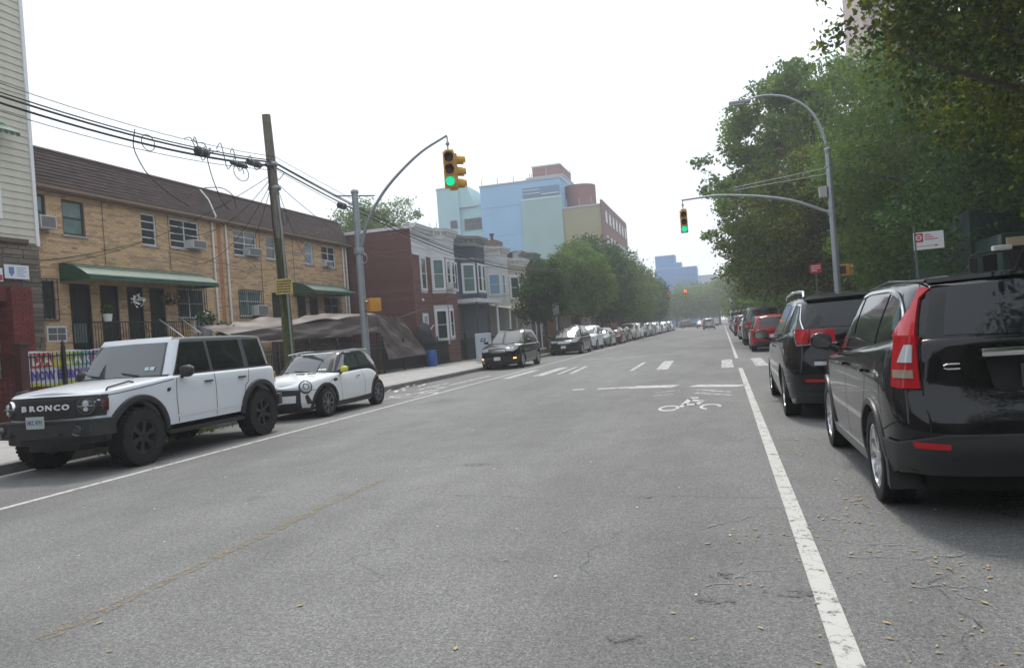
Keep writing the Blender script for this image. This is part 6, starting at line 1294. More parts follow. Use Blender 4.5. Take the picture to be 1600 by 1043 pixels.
for i, (a, b, s_) in enumerate((((-10.9, 17.1, 6.0), (-18.9, 17.9, 4.55), .4), ((-10.9, 17.2, 6.0), (-18.9, 22.3, 6.3), .9), ((-10.9, 17.2, 5.9), (-18.9, 23.3, 5.1), .9), ((-10.9, 17.2, 5.9), (-18.9, 26.5, 5.2), .6), ((-10.9, 17.3, 6.0), (-18.9, 33.0, 5.6), .7), ((-10.9, 17.3, 5.9), (-15.2, 37.0, 6.0), .8))):
    tag(pipe(span(a, b, s_), .008, 'service_wire', WIRE, None), 'thin service wire from the wooden pole to the %s' % ('left end of the brick terrace', 'upper wall by the narrow window', 'wall below the double window', 'wall beside the white downpipes', 'right half of the brick terrace', 'red-brown house')[i], 'cable')
tag(pipe(span((-19, 17.3, 4.6), (-19+.12, 21.6, 5.6), .1), .010, 'service_wire', WIRE, None), 'drooping black cable fixed low on the left part of the brick front', 'cable')
tag(pipe([(-18.9, 23.0, 5.35), (-18.85, 25, 5.15), (-18.85, 28, 5.0), (-18.85, 31.5, 5.3)], .009, 'service_wire', WIRE, None), 'slack black cable strung across the brick front under the upper windows', 'cable')
p2 = thing('utility_pole', 'second wooden utility pole half hidden in the left street tree', 'pole', (-10.95, 52, .12)); mb = MB(); mb.tube([(0, 0, 0), (0, -.05, 6.6)], [.16, .12], 12); mb.build('trunk', WOODP, p2, smooth=50)
# ------------------------------------------------------------------ signals
YELP = mat('signal_yellow', (.55, .30, .03), .5, var=.12, vscale=9); YELO = mat('pedestrian_box_orange', (.55, .25, .03), .5)
LGRN = mat('lamp_green_lit', (.02, .4, .2), .3, emit=((.0, .75, .36), .8)); LOFF = mat('lamp_off', (.05, .02, .02), .2); LRED = mat('lamp_red_lit', (.8, .05, .02), .3, emit=((1, .06, .03), 3.0))
def signal_head(root, M, lit, sc=1.0):
    """three-lamp head; local +y is the viewing direction, z up, hung from its top at the origin"""
    S = M @ Matrix.Scale(sc, 4)
    h = MB()
    for k in range(3): h.bbox(-.17, .17, -.12, .10, -.38-k*.355-.0, -.03-k*.355, .02, S)
    o = h.build('housing', YELP, root, smooth=30)
    for k in range(3):
        z = -.205-k*.355; v = MB(); g = []
        for i in range(17):
            a = R(-35)+R(250)*i/16
            for d, r_ in ((.10, .155), (.36, .145), (.36, .138), (.10, .148)): g.append(S @ Vector((r_*math.cos(a), d, z+r_*math.sin(a)-(.02 if d > .2 else 0))))
        v.grid(g, 17, 4); vo = v.build('visor', YELP, o, smooth=True, fix=False)
        v = MB(); v.lathe([(.001, .135), (.08, .125), (.14, .105)], 20, 'y', o=(0, 0, z), M=S); v.build('lens', (LGRN if lit == 'g' and k == 2 else LRED if lit == 'r' and k == 0 else LOFF), o, smooth=True)
    return o
def mast(name, lab, x, y, hp, rb, rt, arm, z_top=None, extra=None):
    t = thing(name, lab, 'traffic light pole', (x, y, .12)); mb = MB(); mb.tube([(0, 0, 0), (0, 0, .5), (0, 0, .52), (0, 0, hp)], [rb*1.5, rb*1.45, rb, rt], 8); mb.lathe([(.001, hp+.09), (rt, hp+.05), (rt*1.25, hp+.0), (rt*1.2, hp-.06)], 12, 'z'); mb.build('post', GALV, t, smooth=30)
    A = [Vector(p) for p in arm]; n = 24; f = [curve([(i/(len(A)-1), a[k]) for i, a in enumerate(A)]) for k in range(3)]
    P = [(f[0](i/n), f[1](i/n), f[2](i/n)) for i in range(n+1)]; mb = MB(); mb.tube(P, list(np.linspace(.055, .035, n+1)), 10); mb.build('mast_arm', GALV, t, smooth=True)
    mb = MB(); mb.lathe([(rb*1.15, -.1), (rb*1.2, 0), (rb*1.15, .1)], 12, 'z', o=(0, 0, A[0].z)); mb.build('arm_collar', GALV, t)
    return t
sl = mast('signal_mast', 'grey octagonal signal pole with a curved arm rising over the parked hatchback', -10.7, 21.4, 6.15, .13, .10, [(.05, 0, 4.30), (.35, -.02, 5.1), (.95, -.05, 5.95), (1.75, -.08, 6.65), (2.45, -.1, 7.1), (3.2, -.1, 7.42)])
mb = MB(); mb.tube([(-.5, -.35, 6.02), (.5, .35, 6.02)], .028, 8); mb.lathe([(.035, -.02), (.05, 0), (.035, .02)], 10, 'z', o=(-.5, -.35, 6.02)); mb.build('crossbar', GALV, sl)
mb = MB(); mb.tube([(.16+.1*math.cos(t), .0, 4.05+.14*math.sin(t)) for t in np.linspace(0, 6.3, 18)], .012, 6, cap=False); mb.build('conduit_loop', GALV, sl)
def hang(t, loc, lit, rz, two, sc=1):
    s = thing('traffic_light', {'gL': 'yellow two-way traffic light showing green on the left curved arm', 'gR': 'yellow traffic light showing green at the tip of the long right arm', 'rL': 'far traffic light showing red, the left of two down the street', 'rR': 'far traffic light showing red, the right of two down the street'}[lit], 'traffic light', loc, rz)
    mb = MB(); mb.tube([(0, 0, .45*sc), (0, 0, 0)], .022*sc, 8); mb.lathe([(.05*sc, .2*sc), (.06*sc, .25*sc), (.04*sc, .3*sc)], 10, 'z'); mb.build('hanger', GALV, s)
    mb = MB(); mb.bbox(-.11*sc, .15*sc, -.06*sc, .06*sc, -.04*sc, .06*sc, .015); mb.build('bracket', YELP, s)
    signal_head(s, Matrix.Rotation(math.pi, 4, 'Z') @ Matrix.Translation((.0, .12*sc if two else 0, 0)), lit[0], sc)
    if two: signal_head(s, Matrix.Rotation(R(-78), 4, 'Z') @ Matrix.Translation((-.1, .14*sc, -.02)), 'o', sc)
    return s
hang(sl, (-7.5, 21.3, 7.05), 'gL', R(20), True, 1.0)
def pedbox(loc, rz, lab):
    t = thing('pedestrian_signal', lab, 'pedestrian signal', loc, rz); mb = MB(); mb.bbox(-.2, .2, -.13, .13, -.2, .2, .025); mb.build('housing', YELO, t, smooth=30); mb = MB(); mb.bbox(-.17, .17, .131, .2, -.17, .17, .01); mb.build('hood', YELO, t); mb = MB(); mb.box(-.15, .15, .2, .205, -.15, .15); mb.build('lens', DARKV, t); mb = MB(); mb.tube([(-.3, 0, .1), (-.2, 0, .1)], .03, 6); mb.tube([(-.3, 0, -.1), (-.2, 0, -.1)], .03, 6); mb.build('mounting_arm', GALV, t); return t
pedbox((-10.38, 21.5, 2.72), R(60), 'orange pedestrian signal box on the left signal pole'); pedbox((4.52, 30.0, 2.95), R(130), 'orange pedestrian signal box on the right signal pole')
sr = mast('signal_mast', 'grey pole on the right carrying a long signal arm and a curved street lamp', 4.17, 30, 7.3, .13, .10, [(-.08, 0, 4.98), (-1.5, 0, 5.62), (-3.0, 0, 5.95), (-4.2, 0, 6.08), (-5.35, 0, 6.05)])
mb = MB(); P = [(0, 0, 7.3), (-.12, 0, 7.9), (-.38, 0, 8.6), (-.85, 0, 9.15), (-1.5, 0, 9.5), (-2.1, 0, 9.6), (-2.75, 0, 9.52)]; f = [curve([(i/6, p[k]) for i, p in enumerate(P)]) for k in range(3)]
mb.tube([(f[0](i/24), 0, f[2](i/24)) for i in range(25)], list(np.linspace(.06, .035, 25)), 10); mb.build('lamp_arm', GALV, sr, smooth=True)
mb = MB(); mb.bbox(-3.35, -2.55, -.14, .14, 9.42, 9.53, .04); la = mb.build('lamp_head', mat('lamp_grey', (.3, .31, .32), .5), sr, smooth=40); mb = MB(); mb.bbox(-3.3, -2.8, -.1, .1, 9.38, 9.42, .01); mb.build('lamp_glass', CLEARL, la); mb = MB(); mb.lathe([(.001, .1), (.03, .1), (.035, 0)], 8, 'z', o=(-2.95, 0, 9.53)); mb.build('photocell', BLACKP, la)
mb = MB(); mb.tube([(-.15, -.1, 6.65), (1.0, .5, 6.6)], .035, 8); mb.build('crossbar', GALV, sr); mb = MB(); mb.bbox(-.42, -.14, -.12, .12, 5.75, 6.15, .02) if 0 else mb.bbox(-.40, -.14, -.12, .12, 5.55, 5.95, .02); mb.build('control_box', mat('box_grey', (.4, .4, .4), .5), sr)
for z1, z2 in ((6.62, 6.3), (6.4, 6.2)): pipe([(-.1, 0, z1), (-3.4, 0, z2)], .012, 'stay_wire', GALV, sr)
hang(sr, (-1.15, 30, 5.78), 'gR', R(4), False, .80)
# far pair of red signals
fr = mast('signal_mast', 'distant grey signal pole with an arm over the far junction on the right', 2.1, 150, 8.2, .16, .12, [(-.1, 0, 5.6), (-3, 0, 7.2), (-6, 0, 8.0), (-8.6, 0, 8.1)]); fl = mast('signal_mast', 'distant grey signal pole with an arm hidden by the left trees', -14.5, 150, 8, .16, .12, [(.1, 0, 5.6), (2, 0, 7.2), (3.5, 0, 7.7), (5, 0, 7.8)])
for q in (fr, fl): [setattr(m_, 'scale', (1, 1, 1)) for m_ in q.children]
hang(fr, (-6.45, 149.8, 7.6), 'rR', 0, False, 1.5); hang(fl, (-9.6, 149.8, 7.6), 'rL', 0, False, 1.5)
o = thing('street_sign', 'distant pale blue sign on the far right signal pole', 'sign', (2.1, 149.7, 4.8)); mb = MB(); mb.bbox(-.5, .5, -.02, .02, -.5, .5, .01); mb.build('sign_board', mat('sign_aqua', (.3, .5, .6), .5), o); mb = MB(); mb.box(-.3, .3, -.03, -.021, -.06, .06); mb.build('sign_band', WHITEP, o)
# street signs
sp = thing('parking_sign', 'white parking regulation sign with a red emblem on a thin green-grey post', 'sign', (3.42, 15, .147)); pipe([(0, 0, 0), (0, 0, 2.75)], .022, 'post', mat('sign_post', (.10, .12, .11), .6), sp)
M = face_M((.21, -.03, 2.47), (-.1, -1, 0)); mb = MB(); mb.bbox(-.24, .24, -.155, .155, 0, .006, .003, M); sb = mb.build('sign_board', mat('sign_white2', (.68, .68, .70), .5), sp)
mb = MB(); mb.box(-.225, -.085, -.02, .135, .0065, .008, M); mb.build('red_emblem', mat('sign_red2', (.42, .03, .04), .5), sb); mb = MB(); mb.lathe([(.034, .009), (.050, .009)], 20, 'z', M=M @ Matrix.Translation((-.155, .06, 0))); mb.box(-.17, -.14, .052, .066, .009, .010, M); mb.build('emblem_ring', WHITEP, sb)
mb = MB(); mb.box(-.21, .12, -.098, -.090, .0065, .008, M); mb.add([M @ Vector(p) for p in ((.10, -.075, .008), (.16, -.094, .008), (.10, -.113, .008))], [(0, 1, 2)])
for k, (a, b) in enumerate(((-.06, .04), (-.06, .08), (-.06, .15))): mb.box(a, b, .095-k*.04, .11-k*.04, .0065, .008, M)
mb.build('sign_lettering', mat('sign_red2', (.42, .03, .04), .5), sb)
sp = thing('regulation_sign', 'small red sign with white lettering beside the right signal pole', 'sign', (3.42, 29.6, .147)); pipe([(0, 0, 0), (0, 0, 3.0)], .022, 'post', MATS['sign_post'], sp); M = face_M((.0, -.03, 2.92), (0, -1, 0)); mb = MB(); mb.bbox(-.2, .2, -.16, .16, 0, .006, .003, M); sb = mb.build('sign_board', mat('sign_red3', (.45, .03, .05), .5), sp)
mb = MB()
for k, w in enumerate((.15, .16, .1)): mb.box(-.16, -.16+w*2, .08-k*.08, .105-k*.08, .0065, .008, M)
mb.build('sign_lettering', WHITEP, sb)
sp = thing('street_sign', 'back of a grey metal sign on two posts by the left street trees', 'sign', (-10.75, 50, .147)); pipe([(0, 0, 0), (0, 0, 3.3)], .03, 'post', MATS['aircon_casing'], sp); mb = MB(); mb.bbox(-.22, .22, -.02, .0, 2.45, 3.2, .004); mb.build('sign_board', mat('sign_back', (.45, .5, .52), .4, .3), sp)
mbx = thing('relay_mailbox', 'pale grey postal relay box with a dark blue emblem behind the black crossover', 'mailbox', (-12.0, 37.4, .147)); mb = MB(); mb.bbox(-.35, .35, -.3, .3, .05, 1.5, .03); mb.build('cabinet', mat('mail_grey', (.42, .47, .52), .5), mbx); M = face_M((.08, -.302, 1.15), (0, -1, 0)); mb = MB(); mb.prism([(-.16, -.09), (.10, -.09), (.17, .09), (-.09, .09)], 0, .004, 'xy', M); mb.build('emblem', mat('postal_blue', (.02, .06, .22), .4), mbx); mb = MB(); mb.prism([(-.07, -.03), (.06, .0), (.1, .06), (-.05, .03)], .005, .007, 'xy', M); mb.build('emblem_mark', WHITEP, mbx)
# ------------------------------------------------------------------ trees
L_DK = tint_mat('foliage_dark', [(0, (.013, .034, .010)), (.5, (.030, .072, .018)), (1, (.065, .125, .030))], .6, transl=.34)
L_MD = tint_mat('foliage_mid', [(0, (.032, .064, .018)), (.5, (.080, .135, .034)), (1, (.16, .23, .06))], .6, transl=.42)
L_YL = tint_mat('foliage_olive', [(0, (.018, .032, .006)), (.45, (.045, .066, .012)), (.72, (.10, .125, .020)), (.9, (.20, .21, .035)), (.97, (.16, .15, .03)), (1, (.12, .05, .022))], .55, transl=.36)  # bright stops paint backlit yellow-green highlights into some leaves' colour
BARK = mat('bark', (.085, .07, .055), .95, var=.3, vscale=6, stretch=(3, 3, .6), bump=.6, bscale=20)
def tree(label, x, y, lobes, n, leaf, m, seed, th=None, tr=.16, group=None, dens=1.0, limbs=14, name='street_tree', clump=.2, trunk=True):
    rs = np.random.RandomState(seed); t = thing(name, label, 'tree', (x, y, .1), group=group)
    C = []; S = []
    vol = np.array([(l[3]*l[4]*l[5])**(2/3.) for l in lobes]); nc = np.maximum(6, (vol/vol.sum()*(110*dens)).astype(int))
    for l, k in zip(lobes, nc):
        v = rs.normal(size=(k, 3)); v /= np.linalg.norm(v, axis=1)[:, None]; v *= rs.uniform(.45, 1.0, k)[:, None]**.6
        C.append(v*np.array(l[3:6])+np.array(l[:3])); S.append(np.full(k, (l[3]*l[4]*l[5])**(1/3.)*clump))
    C = np.vstack(C); S = np.concatenate(S)*rs.uniform(.6, 1.35, len(C)); w = S**2; w /= w.sum()
    idx = rs.choice(len(C), n, p=w); K = 9; sub_ = rs.normal(size=(len(C), K, 3))*np.array([1, 1, .7]); sub_ /= np.maximum(.6, np.linalg.norm(sub_, axis=2))[:, :, None]; j_ = rs.randint(0, K, n)
    P = C[idx]+sub_[idx, j_]*S[idx][:, None]*1.25+rs.normal(size=(n, 3))*S[idx][:, None]*np.array([.46, .46, .26]); P[:, 2] -= (np.abs(rs.normal(size=n))*S[idx]*.25)
    kp = P[:, 2] > .4; P = P[kp]; idx = idx[kp]; j_ = j_[kp]
    ct = rs.uniform(.1, .8, len(C)); j_ = j_[:len(P)]; st_ = rs.rand(len(C), K); tin = np.clip(ct[idx]*.35+st_[idx, j_]*.35+rs.rand(len(P))*.4, 0, 1)
    leaves_mesh(P, leaf, m, 'crown', t, rs, tints=tin, droop=.4)
    if trunk:
        l0 = lobes[0]; top = th or max(1.6, l0[2]-l0[5]*.5); mb = MB(); ln = rnd.uniform(-.25, .25)
        mb.tube([(0, 0, -.1), (0, 0, .15), (ln*.3, .05, top*.5), (ln, .1, top), (l0[0]*.6+ln*.4, l0[1]*.6, (top+l0[2])/2+.3)], [tr*1.5, tr*1.1, tr*.95, tr*.8, tr*.45], 10)
        for k in rs.choice(len(C), min(limbs, len(C)), replace=False):
            c = Vector(C[k]); a = Vector((ln, .1, top*rs.uniform(.75, 1.0))); mid = a.lerp(c, .5)+Vector((0, 0, .25*rs.rand()*(c-a).length)); mb.tube([a, a.lerp(mid, .5)+Vector((0, 0, .1)), mid, c], [tr*.5, tr*.38, tr*.25, tr*.06], 6)
        mb.build('trunk', BARK, t, smooth=60)
    return t
GL = 'street trees along the left pavement'; GR = 'trees in the park beyond the right pavement'
tree('young light green street tree nearest on the left pavement beside the utility pole', -11.6, 50.5, [(0, 0, 4.6, 1.6, 2.0, 1.5), (-.2, -.3, 3.4, 1.7, 2.0, 1.3), (.4, .5, 5.4, 1.0, 1.4, .9)], 12000, .20, L_DK, 1, group=GL, tr=.11)
tree('broad full street tree in the middle of the left row with a rounded top', -12.0, 64, [(0, 0, 6.4, 2.6, 4.2, 2.3), (.2, -1.5, 4.6, 2.4, 3.2, 2.0), (.5, 3, 5.2, 2.4, 3.6, 2.4)], 26000, .26, L_MD, 2, group=GL)
tree('tall dark street tree behind the broad one on the left row', -12.0, 78, [(0, 0, 8.0, 2.9, 5, 2.8), (.3, 3, 5.0, 2.6, 5, 2.6), (0, -3, 5.0, 2.6, 4.5, 2.4)], 26000, .30, L_DK, 3, group=GL)
tree('fourth street tree along the left row with drooping light green sprays', -12, 94, [(0, 0, 7.4, 2.8, 5, 2.8), (.4, 2, 4.4, 2.6, 5, 2.4)], 20000, .34, L_MD, 4, group=GL)
tree('street tree overhanging the parked cars beyond the tall dark one', -12, 112, [(0, 0, 7.0, 2.9, 6, 2.8), (.4, 0, 4.4, 2.8, 6, 2.4)], 18000, .38, L_MD, 5, group=GL)
tree('street tree near the far left signal pole', -12.2, 132, [(0, 0, 6.8, 3.0, 7, 2.6), (.4, 0, 4.6, 2.9, 7, 2.4)], 16000, .42, L_DK, 6, group=GL)
tree('hazy tree rising above the flat roof behind the brick terrace', -30.5, 65, [(0, 0, 11.2, 4.2, 4, 3.4), (-3.4, 0, 10.2, 3, 3, 2.8), (3.0, 0, 10.4, 2.8, 3, 2.6), (2.2, 0, 13.2, 1.8, 2, 1.4), (-2.0, 0, 13.4, 1.8, 2, 1.4)], 22000, .24, L_MD, 7, name='back_garden_tree', tr=.25)
GF = 'far trees across the end of the street'
for i, (x, y, z, r_) in enumerate(((-11, 195, 5.5, 6), (-5.5, 215, 6.6, 6.5), (-.5, 200, 6.4, 6), (3.5, 190, 7.5, 5), (-18, 205, 6.0, 7), (-9, 235, 8, 7))):
    tree(('round', 'widest', 'rightmost low', 'taller right', 'leftmost', 'rear')[i]+' hazy tree across the far end of the street', x, y, [(0, 0, z, r_, r_, z*.62), (r_*.4, 0, z*1.1, r_*.6, r_*.5, z*.5)], 7000, .62, L_MD, 20+i, group=GF, name='distant_tree', tr=.25)
# right side
tree('big leafy tree whose loose crown stands against the sky right of centre', 6.6, 52, [(-1.4, 0, 12.4, 4.4, 5, 4.0), (-3.6, 0, 8.6, 3.4, 4.4, 3.0), (-1.4, 0, 15.0, 2.8, 4, 2.2), (1.4, 0, 13.6, 3.4, 4.4, 3.0), (-5.3, 0, 10.9, 2.4, 3, 2.2), (-4.4, 0, 6.0, 2.4, 3.6, 2.0), (2, 0, 8.5, 4, 5, 4.4), (-5.2, -1, 7.3, 2.2, 2.6, 1.6)], 64000, .30, L_MD, 8, tr=.35, group=GR, name='park_tree', limbs=30, dens=2.0, clump=.15)
tree('lower olive tree over the parked cars in front of the big leafy tree', 5.4, 41, [(-1.9, 0, 6.0, 2.9, 4.0, 2.6), (-3.2, 1, 4.4, 2.2, 3.4, 1.9), (.8, 0, 6.2, 3.4, 4, 3.8), (-1.0, 2, 8.0, 2.4, 3, 2.0)], 42000, .20, L_YL, 9, group=GR, name='park_tree', dens=1.4)
tree('fresh green tree behind the right signal pole', 8.4, 33, [(0, 0, 8.2, 3.9, 4.0, 4.2), (-1.9, -1, 5.8, 2.6, 3.2, 2.7), (1.0, 1, 10.2, 2.6, 3, 1.9), (-1.0, 0, 3.6, 3, 4, 2.2)], 52000, .18, L_MD, 10, group=GR, name='park_tree', tr=.25, dens=1.6)
tree('dense dark tree between the signal pole and the green truck', 9.6, 24, [(0, 0, 7.6, 3.8, 4, 3.6), (-1.8, 0, 4.2, 2.5, 3.4, 2.4), (1, 0, 3.2, 4, 3, 2.4)], 46000, .16, L_DK, 11, group=GR, name='park_tree', dens=1.6)
tree('nearest tree overhanging the right side with single leaves showing at its edge', 7.2, 15.6, [(-.6, 0, 7.8, 3.3, 3.4, 3.6), (-1.6, -1.0, 5.4, 2.0, 2.6, 1.7), (1.2, 0, 5.0, 3.0, 3.4, 2.2), (-2.6, 0, 9.0, 2.2, 2.4, 1.9), (0, -2.4, 7.2, 2.8, 2.6, 3.0), (-3.6, .2, 9.6, 1.7, 1.8, .9), (-4.5, -1.4, 7.3, 1.3, 1.4, .9), (-3.5, -1.4, 6.6, 1.2, 1.3, 1.0), (-3.9, -.6, 7.0, 1.4, 1.2, 1.0), (-3.2, -.8, 5.7, 1.0, 1.2, .9)], 60000, .15, L_YL, 12, th=4.6, tr=.24, group=GR, name='park_tree', dens=2.6, clump=.17, limbs=26)
for i, (x, y, z, r_) in enumerate(((6.4, 66, 6.5, 4.2), (6.0, 84, 7.5, 4.8), (6.2, 104, 7.5, 5), (6.4, 128, 8, 5.6), (14, 48, 9, 7), (15, 34, 8, 6.5), (15, 20, 8, 6.5), (6.4, 160, 8, 6))):
    tree(('first', 'second', 'third', 'fourth', 'tall inner', 'inner middle', 'inner near', 'last')[i]+(' roadside tree of the right row beyond the olive one' if x < 10 else ' dark tree deeper in the park'), x, y, [(0, 0, z, r_*.9, r_, z*.55), (-.8, 0, z*.55, r_*.8, r_, z*.42), (.5, 1, z*1.35, r_*.55, r_*.6, z*.28)], 15000, .34 if x < 10 else .30, (L_MD, L_YL, L_DK, L_MD, L_DK, L_DK, L_DK, L_MD)[i], 40+i, group=GR, name='park_tree', tr=.22)
rs = np.random.RandomState(77); n = 90000
P = np.stack([rs.uniform(9.2, 12.5, n), rs.uniform(8, 75, n), rs.uniform(.1, 1, n)**.8*4.4], 1); P[:, 0] += .8*np.sin(P[:, 1]*.7)+.4*np.sin(P[:, 1]*1.9+P[:, 2]); P[:, 2] *= (.75+.25*np.sin(P[:, 1]*.5))
tag(leaves_mesh(P, .24, L_DK, 'undergrowth', None, rs, droop=.3), 'dense dark undergrowth along the park edge', 'undergrowth', kind='stuff')
# grass strip and weeds
rs = np.random.RandomState(5); n = 9000; GR_ = tint_mat('grass', [(0, (.06, .10, .02)), (1, (.13, .17, .05))], .7, transl=.2)
P = np.stack([rs.uniform(-12.2, -10.5, n), rs.uniform(40, 60, n), rs.uniform(.15, .25, n)], 1); tag(leaves_mesh(P, .12, GR_, 'grass_strip', None, rs), 'ragged grass strip round the left street tree', 'grass', kind='stuff')
n = 700; P = np.stack([rs.normal(-10.02, .10, n), rs.choice([11.2, 12.0, 12.4], n)+rs.normal(0, .5, n), np.abs(rs.normal(.03, .03, n))+.02], 1); tag(leaves_mesh(P, .07, GR_, 'gutter_weeds', None, rs), 'weeds and leaf litter in the left gutter', 'weeds', kind='stuff')
# white garden lamp in the park
o = thing('park_lamp', 'thin white park lamp post among the right trees', 'lamp post', (6.1, 70, .1)); mb = MB(); mb.tube([(0, 0, 0), (0, 0, 4.9)], .09, 8); mb.build('post', WHITEP, o); mb = MB(); mb.lathe([(.45, 3.6), (.1, 4.2), (.001, 4.3)], 14, 'z', o=(.45, 0, 0)); mb.build('lamp_shade', WHITEP, o)
# ------------------------------------------------------------------ the far corner of the park: a green collection truck
tk = thing('refuse_truck', 'dark green lorry cab with long mirrors showing above the black crossover', 'truck', (7.75, 20.6, 0)); TG = mat('truck_green', (.022, .045, .042), .35, coat=.6); 
mb = MB(); mb.bbox(-1.2, 1.2, 0, 2.0, 1.0, 3.05, .09); mb.build('cab', TG, tk, smooth=30); mb = MB(); mb.bbox(-1.25, 1.25, 2.1, 8.5, .9, 3.9, .06); mb.build('hopper_body', TG, tk, smooth=30)
mb = MB(); mb.box(-1.05, 1.05, -.02, 0, 1.75, 2.68); mb.build('windscreen', GLASSD, tk); mb = MB(); mb.box(-1.1, 1.1, -.05, -.0, 2.72, 2.93); ms_ = mb.build('visor_panel', mat('panel_cream', (.55, .45, .32), .5), tk); mb = MB(); mb.box(-.6, 1.1, -.056, -.051, 2.86, 2.93); mb.build('orange_stripe', mat('stripe_orange', (.5, .15, .05), .5), ms_)
mb = MB(); mb.box(-1.2, -1.195, .35, 1.4, 1.75, 2.6); mb.build('side_window', GLASSD, tk); mb = MB(); mb.bbox(-1.15, 1.15, -.25, .02, .45, 1.0, .05); mb.build('front_bumper', BLACKP, tk); mb = MB(); mb.bbox(-.7, .7, -.04, .0, 1.1, 1.6, .02); mb.build('grille', BLACKM, tk)
mb = MB(); mb.tube([(-1.2, .1, 2.62), (-1.75, -.2, 2.6), (-1.95, -.25, 2.55), (-1.98, -.25, 1.9), (-1.9, -.22, 1.85), (-1.2, .1, 1.9)], .022, 8); mb.bbox(-2.0, -1.82, -.32, -.24, 2.0, 2.5, .02); mb.build('mirror', BLACKM, tk); mb = MB(); mb.bbox(-1.4, -1.0, -.1, .1, 2.64, 2.76, .03); mb.build('marker_lamp', WHITEP, tk)
for y in (1.0, 5.5, 6.8):
    for s_ in (-1, 1): mb = MB(); mb.lathe([(.001, -.15), (.3, -.15), (.5, -.14), (.52, 0), (.5, .14), (.3, .15), (.001, .1)], 28, 'x', o=(s_*1.05, y, .52)); mb.build('wheel', RUBBER, tk, smooth=True)
mb = MB(); mb.tube([(-.2, -.04, 1.8), (.1, -.05, 2.3), (.35, -.05, 2.5)], .012, 6); mb.build('wiper', BLACKM, tk)
# ------------------------------------------------------------------ vehicles
offroader(); small_hatch(); crossover(); minivan_black()
LF, RR_ = R(-90), R(90); GLc = 'cars parked along the left kerb'; GRc = 'cars parked along the right kerb'
PB = paint('black', (.008, .008, .009)); PW = paint('white', (.70, .73, .77)); PS = paint('silver', (.35, .36, .37), .6); PG = paint('grey', (.10, .105, .11), .4); PR = paint('red', (.32, .01, .015), .1); PDR = paint('dark_red', (.14, .008, .012), .1); PBG = paint('champagne', (.45, .42, .33), .4); PBL = paint('slate_blue', (.06, .08, .11), .4)
e, eb, ec = generic('parked_car', 'black crossover facing us with orange lamps lit, alone by the bare left kerb', 'car', 'suv', PB, (-9.35, 33.3), R(-91), GLc, lod=1)
for s_ in (1, -1): patch(Mir(eb, s_), [('f', .66, .45), ('f', .76, .455)], [('f', .66, .50), ('f', .76, .505)], 'fog_lamp', AMBER, e, off=.03)
generic('parked_car', 'black minivan facing us with a chrome grille under the first left street tree', 'car', 'minivan', PB, (-9.25, 46.9), LF, GLc)
seq = [('suv', PW, 'white crossover parked directly behind the black minivan on the left'), ('sedan', PS, 'pale silver saloon between the white crossover and the red saloon'), ('sedan', PDR, 'dark red saloon facing us in the left row'), ('sedan', PB, 'black saloon directly behind the dark red one'), ('suv', PBG, 'champagne crossover behind the black saloon in the left row'),
       ('suv', PW, 'tall white crossover behind the champagne one'), ('sedan', PBL, 'slate blue saloon further along the left row'), ('suv', PS, 'silver crossover further along the left row'), ('sedan', PG, 'grey saloon further along the left row'), ('suv', PW, 'last white crossover of the unbroken left row'), ('sedan', PB, 'small black saloon far along the left row'), ('sedan', PW, 'small white saloon far along the left row'), ('suv', PG, 'grey crossover far along the left row'), ('sedan', PDR, 'small red saloon at the far end of the left row'), ('suv', PW, 'faint white crossover at the far end of the left row'), ('sedan', PS, 'faint silver saloon at the far end of the left row')]
y = 53.4; protos = {}
def set_paint(o, frm, to):
    for c_ in [o]+list(o.children_recursive):
        if c_.type == 'MESH':
            for i, s_ in enumerate(c_.data.materials):
                if s_ == frm: c_.material_slots[i].link = 'OBJECT'; c_.material_slots[i].material = to
def car(kind, pm, lab, x, y, rot, grp):
    if kind not in protos:
        r_, _, _ = generic('parked_car', lab, 'car', kind, pm, (x, y), rot, grp, lod=2); protos[kind] = (r_, pm); return r_
    src, sp_ = protos[kind]; c_ = copy_tree(src); c_.location = (x, y, 0); c_.rotation_euler = (0, 0, rot); c_['label'] = lab; c_['group'] = grp
    if pm != sp_: set_paint(c_, sp_, pm)
    return c_
bpy.context.view_layer.update()
for k, (kd, pm, lab) in enumerate(seq):
    car(kd, pm, lab, -9.2+(0.05*((k*7) % 5-2)), y, LF, GLc); y += 5.75 if kd == 'sedan' else 5.9
rh, rb, rc_ = generic('parked_car', 'bright red hatchback parked ahead of the black minivan on the right', 'car', 'suv', PR, (1.98, 34.9), RR_, GRc, lod=1)
rh.scale = (.93, .96, .90)
th_, tb, tc_ = generic('parked_car', 'large dark grey off-roader standing behind the red hatchback', 'car', 'suv', PG, (2.05, 43.4), RR_, GRc, lod=1); th_.scale = (1.12, 1.14, 1.17)
rs_ = [('sedan', PS, 'silver saloon beyond the dark grey off-roader on the right', 1.9, 54.5), ('suv', PDR, 'dark red crossover beyond the silver saloon on the right', 1.8, 66), ('sedan', PW, 'white saloon beyond the dark red crossover on the right', 1.8, 77), ('suv', PG, 'grey crossover in the distance on the right', 1.8, 84), ('sedan', PB, 'black saloon in the distance on the right', 1.8, 104), ('suv', PW, 'distant white crossover on the right', 1.8, 112)]
for kd, pm, lab, x, yy in rs_: car(kd, pm, lab, x, yy, RR_, GRc)
sv = car('suv', PS, 'silver crossover driving away from us in the middle of the road', -2.0, 121, RR_, None); 
if 'group' in sv: del sv['group']
